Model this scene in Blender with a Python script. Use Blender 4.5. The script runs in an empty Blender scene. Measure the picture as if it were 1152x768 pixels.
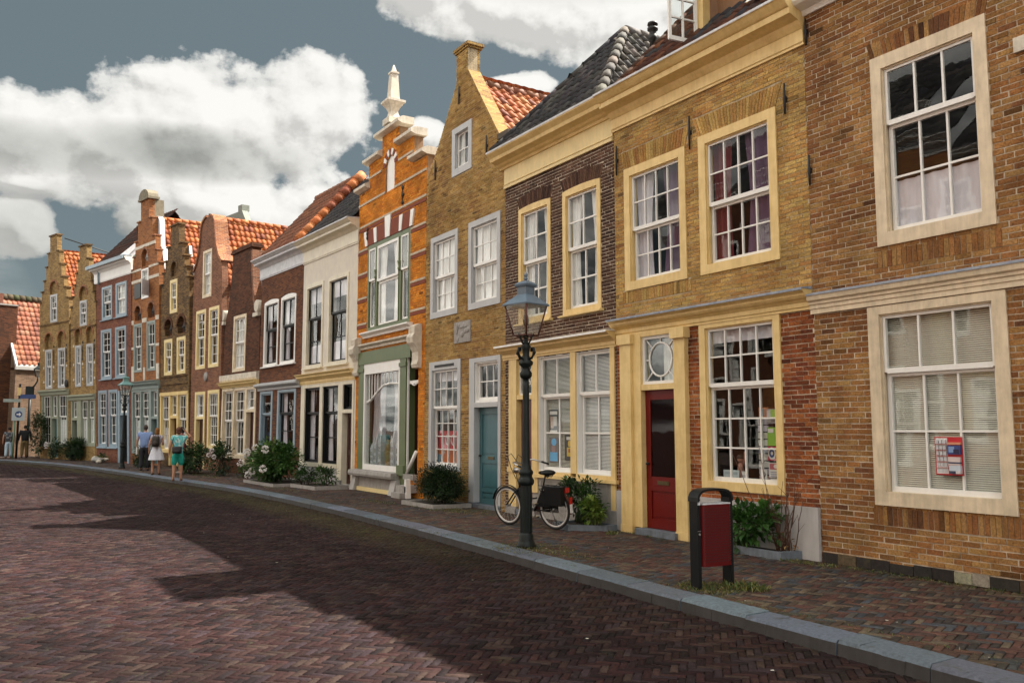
import bpy, bmesh, math, random
import numpy as np
from mathutils import Vector, Matrix
from mathutils.geometry import tessellate_polygon
PI = math.pi
R = math.radians
rnd = random.Random(7)
scene = bpy.context.scene
COL = scene.collection

# ---------------------------------------------------------------- materials
def new_mat(name):
    m = bpy.data.materials.new(name)
    m.use_nodes = True
    nt = m.node_tree
    for n in list(nt.nodes):
        nt.nodes.remove(n)
    out = nt.nodes.new('ShaderNodeOutputMaterial')
    b = nt.nodes.new('ShaderNodeBsdfPrincipled')
    nt.links.new(b.outputs[0], out.inputs[0])
    return m, nt, b, out

def N(nt, typ, **kw):
    n = nt.nodes.new(typ)
    for k, v in kw.items():
        if k.startswith('i_'):
            n.inputs[k[2:].replace('_', ' ')].default_value = v
        else:
            setattr(n, k, v)
    return n

def mixcol(nt, fac, a, b, blend='MIX'):
    n = nt.nodes.new('ShaderNodeMix')
    n.data_type = 'RGBA'
    n.blend_type = blend
    for sock, v in ((n.inputs[0], fac), (n.inputs[6], a), (n.inputs[7], b)):
        if hasattr(v, 'links') or hasattr(v, 'is_linked'):
            nt.links.new(v, sock)
        elif isinstance(v, (int, float)):
            sock.default_value = v
        else:
            sock.default_value = (*v, 1)
    return n.outputs[2]

def ramp(nt, fac, stops, interp='LINEAR'):
    r = nt.nodes.new('ShaderNodeValToRGB')
    cr = r.color_ramp
    cr.interpolation = interp
    while len(cr.elements) > 1:
        cr.elements.remove(cr.elements[-1])
    cr.elements[0].position = stops[0][0]
    c = stops[0][1]
    cr.elements[0].color = (*c, 1) if not isinstance(c, (int, float)) else (c, c, c, 1)
    for p, c in stops[1:]:
        e = cr.elements.new(p)
        e.color = (*c, 1) if not isinstance(c, (int, float)) else (c, c, c, 1)
    nt.links.new(fac, r.inputs[0])
    return r.outputs[0]

def math_n(nt, op, a, b=None, clamp=False):
    n = nt.nodes.new('ShaderNodeMath')
    n.operation = op
    n.use_clamp = clamp
    for i, v in enumerate((a, b)):
        if v is None:
            continue
        if isinstance(v, (int, float)):
            n.inputs[i].default_value = v
        else:
            nt.links.new(v, n.inputs[i])
    return n.outputs[0]

def noise(nt, vec, scale, detail=3, rough=.55):
    n = N(nt, 'ShaderNodeTexNoise', i_Scale=scale, i_Detail=detail, i_Roughness=rough)
    if vec is not None:
        nt.links.new(vec, n.inputs['Vector'])
    return n

def bump(nt, bsdf, h, strength=.5, dist=.01):
    b = N(nt, 'ShaderNodeBump', i_Strength=strength, i_Distance=dist)
    nt.links.new(h, b.inputs['Height'])
    nt.links.new(b.outputs[0], bsdf.inputs['Normal'])

def brick(name, cols, mortar, bw=.215, bh=.062, msize=.009, rot=False, rough=.86, wob=.006, grime=.35, patches=None):
    m, nt, b, out = new_mat(name)
    uv = N(nt, 'ShaderNodeUVMap')
    vec = uv.outputs[0]
    ob = N(nt, 'ShaderNodeTexCoord').outputs['Object']
    if rot:
        mp = N(nt, 'ShaderNodeMapping')
        mp.inputs['Rotation'].default_value = (0, 0, PI / 2)
        nt.links.new(vec, mp.inputs['Vector'])
        vec = mp.outputs[0]
    nz = noise(nt, vec, 4.0, 3)
    sub = N(nt, 'ShaderNodeVectorMath', operation='SUBTRACT')
    nt.links.new(nz.outputs['Color'], sub.inputs[0])
    sub.inputs[1].default_value = (.5, .5, .5)
    sc = N(nt, 'ShaderNodeVectorMath', operation='SCALE')
    nt.links.new(sub.outputs[0], sc.inputs[0])
    sc.inputs['Scale'].default_value = wob * 3.2
    ad = N(nt, 'ShaderNodeVectorMath', operation='ADD')
    nt.links.new(vec, ad.inputs[0])
    nt.links.new(sc.outputs[0], ad.inputs[1])
    nz2 = noise(nt, vec, 38.0, 2)
    sc2 = N(nt, 'ShaderNodeVectorMath', operation='SCALE')
    sub2 = N(nt, 'ShaderNodeVectorMath', operation='SUBTRACT')
    nt.links.new(nz2.outputs['Color'], sub2.inputs[0])
    sub2.inputs[1].default_value = (.5, .5, .5)
    nt.links.new(sub2.outputs[0], sc2.inputs[0])
    sc2.inputs['Scale'].default_value = wob * 2.6
    ad2 = N(nt, 'ShaderNodeVectorMath', operation='ADD')
    nt.links.new(ad.outputs[0], ad2.inputs[0])
    nt.links.new(sc2.outputs[0], ad2.inputs[1])
    br = N(nt, 'ShaderNodeTexBrick')
    br.offset = .5
    nt.links.new(ad2.outputs[0], br.inputs['Vector'])
    for k, v in (('Scale', 1), ('Mortar Size', msize), ('Mortar Smooth', .35), ('Bias', 0), ('Brick Width', bw), ('Row Height', bh)):
        br.inputs[k].default_value = v
    br.inputs['Color1'].default_value = (0, 0, 0, 1)
    br.inputs['Color2'].default_value = (1, 1, 1, 1)
    br.inputs['Mortar'].default_value = (.5, .5, .5, 1)
    big = noise(nt, ob, .8, 5, .6)
    f = math_n(nt, 'ADD', math_n(nt, 'ADD', math_n(nt, 'MULTIPLY', br.outputs['Color'], .62), .16), math_n(nt, 'MULTIPLY', math_n(nt, 'SUBTRACT', big.outputs[0], .5), 1.1), True)
    k = len(cols)
    c = ramp(nt, f, [((i + .5) / k, cols[i]) for i in range(k)])
    fine = noise(nt, vec, 55, 3, .7)
    c = mixcol(nt, .55, c, mixcol(nt, 1.0, c, ramp(nt, fine.outputs[0], [(.3, .35), (.7, 1.5)]), 'MULTIPLY'))
    if patches:
        pn = noise(nt, ob, patches[1], 4, .65)
        c = mixcol(nt, ramp(nt, pn.outputs[0], [(patches[2], 0), (patches[2] + .08, .75)]), c, mixcol(nt, .55, patches[0], c))
    mm = ramp(nt, fine.outputs[0], [(.2, tuple(x * .6 for x in mortar)), (.8, mortar)])
    c = mixcol(nt, br.outputs['Fac'], c, mm)
    g = noise(nt, ob, 1.7, 6, .7)
    c = mixcol(nt, ramp(nt, g.outputs[0], [(.48, 0), (.75, grime)]), c, (.035, .028, .02))
    nt.links.new(c, b.inputs['Base Color'])
    b.inputs['Roughness'].default_value = rough
    b.inputs['Specular IOR Level'].default_value = .25
    h = math_n(nt, 'ADD', math_n(nt, 'MULTIPLY', math_n(nt, 'SUBTRACT', 1, br.outputs['Fac']), .7),
               math_n(nt, 'ADD', math_n(nt, 'MULTIPLY', fine.outputs[0], .5), math_n(nt, 'MULTIPLY', br.outputs['Color'], .35)))
    bump(nt, b, h, .9, .016)
    return m

def paint(name, col, rough=.45, dirt=.25, dirtcol=None, scale=3.0, metal=0.0, bumps=.15, spec=.5):
    m, nt, b, out = new_mat(name)
    ob = N(nt, 'ShaderNodeTexCoord').outputs['Object']
    n1 = noise(nt, ob, scale, 5, .65)
    mp = N(nt, 'ShaderNodeMapping')
    mp.inputs['Scale'].default_value = (9, 9, 1.2)
    nt.links.new(ob, mp.inputs['Vector'])
    n2 = noise(nt, mp.outputs[0], 2.0, 4, .6)
    dc = dirtcol or tuple(x * .45 for x in col)
    f = ramp(nt, math_n(nt, 'ADD', math_n(nt, 'MULTIPLY', n1.outputs[0], .6), math_n(nt, 'MULTIPLY', n2.outputs[0], .4)), [(.4, 0), (.68, min(1, dirt*1.5))])
    c = mixcol(nt, f, col, dc)
    nt.links.new(c, b.inputs['Base Color'])
    b.inputs['Roughness'].default_value = rough
    b.inputs['Metallic'].default_value = metal
    b.inputs['Specular IOR Level'].default_value = spec
    if bumps:
        n3 = noise(nt, ob, 45, 3)
        bump(nt, b, n3.outputs[0], bumps, .004)
    return m

def vcol_mat(name, rough=.8, nscale=30, nlo=.6, nhi=1.3, spots=None, bumps=.4, spec=.3, trans=0, dist=.006, grime=None):
    m, nt, b, out = new_mat(name)
    at = N(nt, 'ShaderNodeAttribute', attribute_name='Col')
    ob = N(nt, 'ShaderNodeTexCoord').outputs['Object']
    n1 = noise(nt, ob, nscale, 4, .65)
    c = mixcol(nt, 1.0, at.outputs['Color'], ramp(nt, n1.outputs[0], [(.3, nlo), (.7, nhi)]), 'MULTIPLY')
    if grime:
        n4 = noise(nt, ob, grime[0], 6, .7)
        c = mixcol(nt, 1.0, c, ramp(nt, n4.outputs[0], [(.3, grime[1]), (.62, grime[2])]), 'MULTIPLY')
    if spots:
        n2 = noise(nt, ob, spots[1], 6, .75)
        c = mixcol(nt, ramp(nt, n2.outputs[0], [(spots[2], 0), (spots[2] + .1, spots[3])]), c, spots[0])
    nt.links.new(c, b.inputs['Base Color'])
    b.inputs['Roughness'].default_value = rough
    b.inputs['Specular IOR Level'].default_value = spec
    if bumps:
        bump(nt, b, n1.outputs[0], bumps, dist)
    if trans:
        t = N(nt, 'ShaderNodeBsdfTranslucent')
        nt.links.new(c, t.inputs['Color'])
        mx = N(nt, 'ShaderNodeMixShader')
        mx.inputs[0].default_value = trans
        nt.links.new(b.outputs[0], mx.inputs[1])
        nt.links.new(t.outputs[0], mx.inputs[2])
        nt.links.new(mx.outputs[0], out.inputs[0])
    return m

def glass_mat(name, ior=1.75, wave=.12, scale=2.2, tint=(.93, .95, .94)):
    m = bpy.data.materials.new(name)
    m.use_nodes = True
    nt = m.node_tree
    for n in list(nt.nodes):
        nt.nodes.remove(n)
    out = N(nt, 'ShaderNodeOutputMaterial')
    ob = N(nt, 'ShaderNodeTexCoord').outputs['Object']
    nz = noise(nt, ob, scale, 2, .5)
    bp = N(nt, 'ShaderNodeBump', i_Strength=wave, i_Distance=.12)
    nt.links.new(nz.outputs[0], bp.inputs['Height'])
    f0 = ((ior-1)/(ior+1))**2
    ge = N(nt, 'ShaderNodeNewGeometry'); dp = N(nt, 'ShaderNodeVectorMath', operation='DOT_PRODUCT')
    nt.links.new(ge.outputs['Normal'], dp.inputs[0]); nt.links.new(ge.outputs['Incoming'], dp.inputs[1])
    k1 = math_n(nt, 'POWER', math_n(nt, 'SUBTRACT', 1.0, math_n(nt, 'ABSOLUTE', dp.outputs['Value']), True), 4.5)
    fr = math_n(nt, 'ADD', math_n(nt, 'MULTIPLY', k1, 1-f0), f0)
    tr = N(nt, 'ShaderNodeBsdfTransparent')
    tr.inputs[0].default_value = (*tint, 1)
    gl = N(nt, 'ShaderNodeBsdfGlossy')
    gl.inputs['Roughness'].default_value = .015
    nt.links.new(bp.outputs[0], gl.inputs['Normal'])
    mx = N(nt, 'ShaderNodeMixShader')
    nt.links.new(fr, mx.inputs[0])
    nt.links.new(tr.outputs[0], mx.inputs[1])
    nt.links.new(gl.outputs[0], mx.inputs[2])
    nt.links.new(mx.outputs[0], out.inputs[0])
    return m

# ---------------------------------------------------------------- mesh builder
class MB:
    def __init__(s):
        s.v = []; s.f = []; s.m = []; s.c = []; s.sm = []
        s.col = None; s.smooth = False
    def face(s, idx, mat=0):
        s.f.append(tuple(idx)); s.m.append(mat); s.c.append(s.col); s.sm.append(s.smooth)
    def quad(s, a, b, c, d, mat=0):
        n = len(s.v); s.v += [tuple(a), tuple(b), tuple(c), tuple(d)]; s.face((n, n+1, n+2, n+3), mat)
    def tri(s, a, b, c, mat=0):
        n = len(s.v); s.v += [tuple(a), tuple(b), tuple(c)]; s.face((n, n+1, n+2), mat)
    def box(s, x0, x1, y0, y1, z0, z1, mat=0, M=None):
        n = len(s.v)
        p = [(x0,y0,z0),(x1,y0,z0),(x1,y1,z0),(x0,y1,z0),(x0,y0,z1),(x1,y0,z1),(x1,y1,z1),(x0,y1,z1)]
        if M is not None:
            p = [tuple(M @ Vector(q)) for q in p]
        s.v += p
        for q in ((3,2,1,0),(4,5,6,7),(0,1,5,4),(1,2,6,5),(2,3,7,6),(3,0,4,7)):
            s.face([n+i for i in q], mat)
        return s
    def extr(s, poly, y0, y1, mat=0, plane='xz', M=None):
        """extrude a 2D polygon; plane 'xz' -> along y, 'yz' -> along x, 'xy' -> along z"""
        def P(a, b, c):
            q = (a, c, b) if plane == 'xz' else ((c, a, b) if plane == 'yz' else (a, b, c))
            return tuple(M @ Vector(q)) if M is not None else q
        n = len(s.v); k = len(poly)
        s.v += [P(a, b, y0) for a, b in poly] + [P(a, b, y1) for a, b in poly]
        for i in range(k):
            j = (i+1) % k
            s.face((n+i, n+j, n+k+j, n+k+i), mat)
        s.face(range(n, n+k), mat)
        s.face(range(n+2*k-1, n+k-1, -1), mat)
        return s
    def slab(s, outline, holes, y0, y1, mat=0, back=True):
        """vertical slab (x,z) outline with rectangular/polygon holes, thickness y0..y1"""
        polys = [outline] + [h if isinstance(h, list) else [(h[0],h[2]),(h[1],h[2]),(h[1],h[3]),(h[0],h[3])] for h in holes]
        flat = [p for q in polys for p in q]
        tris = tessellate_polygon([[Vector((a, b, 0)) for a, b in q] for q in polys])
        for y in ((y0, y1) if back else (y0,)):
            n = len(s.v); s.v += [(a, y, b) for a, b in flat]
            for t in tris:
                s.face([n+i for i in t], mat)
        for q in polys:
            k = len(q)
            for i in range(k):
                a, b = q[i], q[(i+1) % k]
                s.quad((a[0],y0,a[1]),(b[0],y0,b[1]),(b[0],y1,b[1]),(a[0],y1,a[1]), mat)
        return s
    def tube(s, pts, r, n=8, mat=0, cap=True, closed=False, flat=1.0):
        pts = [Vector(p) for p in pts]; k = len(pts)
        rr = r if isinstance(r, (list, tuple)) else [r]*k
        base = len(s.v); prev = None
        for i, p in enumerate(pts):
            if closed:
                d = pts[(i+1) % k] - pts[i-1]
            else:
                d = pts[min(i+1, k-1)] - pts[max(i-1, 0)]
            d.normalize()
            if prev is None:
                a = d.cross(Vector((0,0,1)))
                if a.length < 1e-3: a = d.cross(Vector((1,0,0)))
            else:
                a = prev - d*prev.dot(d)
            a.normalize(); prev = a; b = d.cross(a)
            for j in range(n):
                t = 2*PI*j/n
                s.v.append(tuple(p + (a*math.cos(t) + b*math.sin(t)*flat)*rr[i]))
        old = s.smooth; s.smooth = True
        for i in range(k if closed else k-1):
            i2 = (i+1) % k
            for j in range(n):
                j2 = (j+1) % n
                s.face((base+i*n+j, base+i*n+j2, base+i2*n+j2, base+i2*n+j), mat)
        s.smooth = old
        if cap and not closed:
            s.face([base+j for j in range(n-1,-1,-1)], mat)
            s.face([base+(k-1)*n+j for j in range(n)], mat)
        return s
    def lathe(s, prof, n=16, c=(0,0,0), mat=0, sq=False):
        base = len(s.v); old = s.smooth; s.smooth = not sq
        for r, z in prof:
            for j in range(n):
                t = 2*PI*(j+.5)/n
                s.v.append((c[0]+r*math.cos(t), c[1]+r*math.sin(t), c[2]+z))
        for i in range(len(prof)-1):
            for j in range(n):
                j2 = (j+1) % n
                s.face((base+i*n+j, base+i*n+j2, base+(i+1)*n+j2, base+(i+1)*n+j), mat)
        s.smooth = old
        s.face([base+j for j in range(n-1,-1,-1)], mat)
        s.face([base+(len(prof)-1)*n+j for j in range(n)], mat)
        return s
    def ball(s, c, r, mat=0, nu=10, nv=7, M=None):
        base = len(s.v); rr = r if isinstance(r, (tuple, list)) else (r,r,r)
        old = s.smooth; s.smooth = True
        for i in range(nv+1):
            th = PI*i/nv
            for j in range(nu):
                t = 2*PI*j/nu
                p = Vector((rr[0]*math.sin(th)*math.cos(t), rr[1]*math.sin(th)*math.sin(t), rr[2]*math.cos(th)))
                if M is not None: p = M @ p
                s.v.append(tuple(p + Vector(c)))
        for i in range(nv):
            for j in range(nu):
                j2 = (j+1) % nu
                s.face((base+i*nu+j, base+(i+1)*nu+j, base+(i+1)*nu+j2, base+i*nu+j2), mat)
        s.smooth = old
        return s
    def build(s, name, mats, parent=None, loc=None, rot=None):
        me = bpy.data.meshes.new(name)
        v = np.array(s.v, dtype=np.float32)
        nf = len(s.f)
        lens = np.array([len(f) for f in s.f], dtype=np.int32)
        loops = np.fromiter((i for f in s.f for i in f), dtype=np.int32)
        starts = np.concatenate(([0], np.cumsum(lens)[:-1])).astype(np.int32)
        me.vertices.add(len(v)); me.vertices.foreach_set('co', v.ravel())
        me.loops.add(len(loops)); me.loops.foreach_set('vertex_index', loops)
        me.polygons.add(nf); me.polygons.foreach_set('loop_start', starts)
        me.polygons.foreach_set('material_index', np.array(s.m, dtype=np.int32))
        me.polygons.foreach_set('use_smooth', np.array(s.sm, dtype=bool))
        me.update(calc_edges=True); me.validate()
        if len(me.polygons) == nf:
            nrm = np.zeros(nf*3, dtype=np.float32); me.polygons.foreach_get('normal', nrm)
            nrm = np.repeat(np.abs(nrm.reshape(-1, 3)), lens, axis=0)
            p = v[loops]
            ax = np.argmax(nrm * np.array([1, 1.05, 1]), axis=1)
            uv = np.where((ax == 1)[:, None], p[:, [0, 2]], np.where((ax == 0)[:, None], p[:, [1, 2]], p[:, [0, 1]]))
            me.uv_layers.new(name='UVMap').data.foreach_set('uv', uv.astype(np.float32).ravel())
            if any(c is not None for c in s.c):
                ca = np.array([c if c is not None else (.5,.5,.5) for c in s.c], dtype=np.float32)
                ca = np.repeat(np.hstack([ca, np.ones((nf, 1), np.float32)]), lens, axis=0)
                at = me.color_attributes.new('Col', 'FLOAT_COLOR', 'CORNER')
                at.data.foreach_set('color', ca.ravel())
        for m in (mats if isinstance(mats, (list, tuple)) else [mats]):
            me.materials.append(m)
        o = bpy.data.objects.new(name, me)
        COL.objects.link(o)
        if parent is not None: o.parent = parent
        if loc is not None: o.location = loc
        if rot is not None: o.rotation_euler = rot
        return o

def thing(name, label, cat, loc=(0,0,0), rot=(0,0,0), group=None):
    o = bpy.data.objects.new(name, None); COL.objects.link(o)
    o.location = loc; o.rotation_euler = rot; o.empty_display_size = .2
    o['label'] = label; o['category'] = cat
    if group: o['group'] = group
    return o
def tag(o, label, cat, group=None):
    o['label'] = label; o['category'] = cat
    if group: o['group'] = group
    return o
def struct(o):
    o['kind'] = 'structure'; return o
def stuff(o):
    o['kind'] = 'stuff'; return o
def part(o, label=None):
    if label: o['label'] = label
    return o
def lerp(a, b, t): return a + (b-a)*t
def jit(c, k): 
    f = 1 + rnd.uniform(-k, k); return tuple(max(0, x*f*(1+rnd.uniform(-k*.3, k*.3))) for x in c)
# ---------------------------------------------------------------- palette
B_H1 = brick('brick_brown_ochre', [(.11,.036,.014),(.24,.08,.02),(.34,.135,.03),(.4,.19,.044),(.45,.25,.07)], (.5,.4,.3), .2, .064, .010, wob=.011, grime=.5, patches=((.25,.07,.02), .9, .56))
B_H2 = brick('brick_yellow', [(.24,.1,.025),(.36,.18,.04),(.46,.265,.062),(.54,.34,.09)], (.46,.36,.22), .2, .058, .008, wob=.007, grime=.25)
B_ORG = brick('brick_orange_red', [(.14,.04,.018),(.25,.075,.026),(.34,.12,.04),(.38,.17,.065)], (.42,.32,.24), .2, .06, .008, wob=.006, grime=.3)
B_H3 = brick('brick_dark_purple', [(.035,.02,.016),(.06,.032,.024),(.1,.05,.032),(.13,.068,.042)], (.38,.3,.23), .2, .06, .009, wob=.004, grime=.2)
B_H4 = brick('brick_mustard', [(.18,.085,.02),(.31,.175,.038),(.39,.235,.055),(.46,.29,.08)], (.36,.27,.15), .17, .05, .007, wob=.01, grime=.5)
B_H5 = brick('brick_bright_orange', [(.35,.105,.012),(.46,.15,.016),(.52,.19,.022),(.55,.22,.03)], (.32,.16,.06), .2, .06, .006, wob=.003, grime=.18)
B_RED5 = paint('brick_red_band', (.2,.04,.015), .8, .3)
B_H7 = brick('brick_dark_red', [(.065,.02,.01),(.11,.036,.015),(.16,.055,.021),(.2,.075,.03)], (.16,.1,.07), .2, .06, .007, grime=.35)
B_H8 = brick('brick_dark_brown', [(.04,.014,.007),(.07,.023,.01),(.11,.036,.014),(.14,.05,.02)], (.1,.06,.04), .2, .06, .006, grime=.4)
B_H9 = brick('brick_reddish', [(.12,.042,.022),(.19,.068,.034),(.25,.095,.048),(.29,.125,.065)], (.3,.22,.16), .2, .06, .008, grime=.35)
B_H10 = brick('brick_weathered_brown', [(.045,.024,.011),(.11,.055,.02),(.19,.1,.032),(.25,.15,.055)], (.22,.16,.09), .2, .06, .009, wob=.01, grime=.7)
B_H11 = brick('brick_orange', [(.19,.062,.022),(.29,.1,.03),(.36,.13,.037),(.4,.165,.05)], (.32,.22,.13), .2, .06, .007, grime=.35)
B_H12 = brick('brick_wine_red', [(.11,.033,.022),(.18,.055,.032),(.23,.075,.04),(.26,.1,.055)], (.22,.15,.12), .2, .06, .007, grime=.25)
B_H13 = brick('brick_sand', [(.17,.095,.032),(.28,.165,.055),(.35,.22,.075),(.4,.265,.1)], (.3,.22,.13), .2, .06, .008, grime=.5)
B_H15 = brick('brick_greybrown', [(.12,.068,.04),(.17,.1,.06),(.22,.135,.085),(.26,.165,.11)], (.26,.2,.15), .2, .06, .008, grime=.4)
B_SOLD2 = brick('brick_soldier_yellow', [(.2,.09,.027),(.32,.175,.047),(.42,.26,.072),(.5,.34,.1)], (.4,.31,.19), .22, .06, .008, rot=True, grime=.25)
B_SOLD1 = brick('brick_soldier_brown', [(.11,.04,.018),(.19,.08,.025),(.27,.135,.042),(.34,.2,.062)], (.38,.3,.22), .22, .062, .009, rot=True, grime=.45)
B_SOLD3 = brick('brick_soldier_dark', [(.075,.038,.024),(.11,.056,.034),(.16,.085,.05)], (.15,.11,.08), .22, .058, .006, rot=True, grime=.25)
M_BRICK = vcol_mat('brick_handmade', .88, 42, .5, 1.5, spots=((.36,.27,.17), 7.0, .66, .2), bumps=.9, spec=.2, dist=.01, grime=(1.1, .5, 1.12))
def mortar(name, c): return paint(name, c, .95, .55, tuple(x*.3 for x in c), 7, bumps=.5)
MO_LIGHT = mortar('mortar_light', (.6,.5,.38)); MO_PALE = mortar('mortar_pale', (.62,.53,.42)); MO_MID = mortar('mortar_mid', (.5,.4,.26)); MO_RED = mortar('mortar_red', (.3,.19,.11))
C_H1 = [(.13,.055,.024),(.2,.082,.03),(.25,.112,.037),(.29,.143,.048),(.33,.18,.065),(.24,.105,.036)]
C_H2 = [(.29,.14,.05),(.36,.19,.06),(.42,.25,.08),(.46,.3,.1),(.4,.23,.075)]
C_RED = [(.15,.042,.018),(.24,.07,.024),(.31,.1,.032),(.36,.14,.05)]
C_H3 = [(.05,.028,.02),(.075,.038,.026),(.1,.052,.034),(.13,.07,.044)]
C_H4 = [(.22,.115,.04),(.29,.165,.05),(.35,.21,.065),(.4,.26,.09),(.32,.19,.065)]
C_H5 = [(.47,.145,.014),(.55,.185,.018),(.6,.22,.024),(.52,.165,.016)]
P_CREAM = paint('paint_cream', (.73,.6,.42), .55, .5)
P_OCHRE = paint('paint_ochre', (.77,.57,.25), .5, .45, (.5,.33,.11))
P_OCHRE_D = paint('paint_dark_ochre', (.55,.33,.07), .45, .3, (.3,.17,.03))
P_PALE = paint('paint_pale_yellow', (.78,.62,.3), .5, .25)
P_WHITE = paint('paint_white', (.8,.79,.76), .4, .2, (.55,.52,.47))
P_IVORY = paint('paint_ivory', (.7,.64,.5), .45, .25)
P_BAND = paint('stone_band_cream', (.52,.44,.32), .7, .5, (.25,.2,.14), 5)
P_STONE = paint('stone_white', (.66,.6,.5), .7, .5, (.3,.26,.2), 5)
P_GREYF = paint('paint_light_grey', (.45,.46,.47), .5, .2)
P_TEAL = paint('paint_teal', (.045,.125,.145), .4, .2)
P_BLUE = paint('paint_grey_blue', (.26,.34,.4), .45, .25)
P_BGREEN = paint('paint_blue_green', (.25,.31,.29), .45, .25)
P_SAGE = paint('paint_sage', (.3,.32,.24), .5, .25)
P_GREEN = paint('paint_green', (.11,.145,.055), .45, .25)
P_RED = paint('paint_red', (.135,.006,.004), .4, .2, spec=.25)
P_REDD = paint('paint_dark_red', (.11,.018,.01), .4, .2)
P_MAROON = paint('paint_maroon', (.05,.012,.01), .4, .2)
P_BLACK = paint('paint_black', (.007,.008,.009), .4, .3, (.02,.02,.02), spec=.2)
P_LAV = paint('plaster_cream', (.66,.61,.51), .8, .3, (.4,.36,.37))
P_PLINTH = paint('plaster_grey', (.43,.41,.4), .85, .35, (.25,.24,.22), 2.5)
P_GREYPANEL = paint('paint_panel_grey', (.3,.28,.25), .6, .3)
P_LEAD = paint('lead_flashing', (.2,.235,.3), .5, .5, (.42,.45,.5), 6)
P_ZINC = paint('zinc_light', (.62,.63,.66), .5, .4, (.3,.3,.32), 6)
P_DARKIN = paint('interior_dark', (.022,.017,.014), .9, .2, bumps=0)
P_IRON = paint('wrought_iron', (.012,.011,.011), .6, .2)
P_LAMP = paint('lamp_green_black', (.006,.009,.009), .4, .3, (.02,.03,.03), 8, spec=.22)
P_LAMPTOP = paint('lamp_roof_bluegrey', (.12,.17,.23), .35, .35, (.05,.09,.11), 10)
P_LAMPTOP2 = paint('lamp_roof_verdigris', (.16,.32,.31), .4, .35, (.07,.15,.15), 10)
P_LAMPRED = paint('lamp_frame_rust', (.1,.035,.025), .5, .4)
P_KERB = paint('kerb_bluestone', (.15,.175,.21), .6, .6, (.07,.078,.085), 7, bumps=.4)
P_KERBF = paint('kerb_face_shade_grime', (.045,.042,.04), .8, .5, (.02,.018,.016), 6, bumps=.5)  # kerb front face: shade painted in as dark tone, together with grime
P_GSTONE = paint('stone_grey', (.33,.31,.29), .8, .5, (.17,.155,.14), 6, bumps=.5)
P_WOOD = paint('wood_brown', (.2,.09,.03), .6, .4)
P_CURTAIN = paint('curtain_white', (.86,.85,.84), .9, .2, bumps=0)
P_CURT2 = paint('curtain_lilac', (.66,.62,.68), .9, .2, bumps=0)
P_CURTP = paint('curtain_purple', (.13,.07,.13), .9, .2, bumps=0)
P_CURTR = paint('curtain_red', (.16,.02,.025), .9, .2, bumps=0)
P_BLIND = paint('blind_slats', (.62,.6,.52), .5, .15, bumps=0)
P_REDBAN = paint('banner_red', (.42,.012,.018), .6, .1, bumps=0)
P_ORBAN = paint('banner_orange', (.5,.12,.02), .6, .1, bumps=0)
P_MOSSROOF = paint('roof_ridge_dark', (.09,.06,.045), .8, .5, (.05,.055,.025), 8)
P_TAR = paint('roof_underlay', (.03,.022,.018), .9, .2, bumps=0)
P_SOIL = paint('soil', (.03,.022,.015), .95, .4, scale=20, bumps=.6)
P_STEEL = paint('steel', (.5,.5,.5), .3, .2, metal=.9, bumps=0)
P_CHALK = paint('statuette_white', (.68,.7,.74), .6, .3, (.42,.45,.52), 9)
G_OLD = glass_mat('glass_old', 1.62, .010, 2.2)
G_SHOP = glass_mat('glass_shop', 1.6, .010, 1.4)
G_FAR = glass_mat('glass_far', 1.5, .03, 2.0)
G_DOOR = glass_mat('glass_door', 1.22, .02, 1.0, (.5,.5,.5))
G_LAMP = glass_mat('glass_lamp', 1.6, .02, 2.0)
T_ORANGE = vcol_mat('pantile_orange', .7, 24, .7, 1.25, spots=((.11,.045,.022), 9, .56, .8), bumps=.3)
T_DARK = vcol_mat('pantile_glazed_dark', .75, 24, .7, 1.25, spots=((.16,.15,.14), 10, .6, .5), bumps=.2, spec=.12)
M_PAVE = vcol_mat('clinker_paving', .78, 26, .6, 1.35, spots=((.06,.06,.03), 3.0, .6, .45), bumps=.7, spec=.12, dist=.008, grime=(.55, .7, 1.2))
M_WALK = vcol_mat('sidewalk_paving', .76, 26, .55, 1.4, spots=((.07,.065,.025), 2.4, .6, .4), bumps=.7, spec=.3, dist=.008)
M_KERB = vcol_mat('kerb_bluestone_blocks', .7, 30, .7, 1.25, spots=((.06,.06,.055), 5.0, .54, .7), bumps=.6, spec=.25)
M_LEAF = vcol_mat('leaf', .5, 12, .75, 1.25, bumps=0, spec=.4, trans=.25)
M_FLOWER = vcol_mat('petal', .6, 40, .85, 1.1, bumps=.1, trans=.25)
M_CLOTH = vcol_mat('cloth', .85, 30, .85, 1.15, bumps=.2)
M_PRINT = vcol_mat('printed_paper', .4, 5, .97, 1.03, bumps=0, spec=.4)
M_SKIN = vcol_mat('skin', .55, 20, .9, 1.1, bumps=0)
ORANGES = [(.4,.11,.03),(.44,.135,.038),(.36,.09,.024),(.43,.155,.055),(.29,.072,.024),(.4,.12,.036),(.22,.058,.026)]
DARKS = [(.035,.035,.038),(.055,.052,.05),(.045,.042,.048),(.075,.07,.068),(.03,.03,.032)]
REDTILES = [(.26,.085,.045),(.31,.115,.06),(.22,.07,.04),(.28,.13,.08),(.17,.055,.035)]

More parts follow.
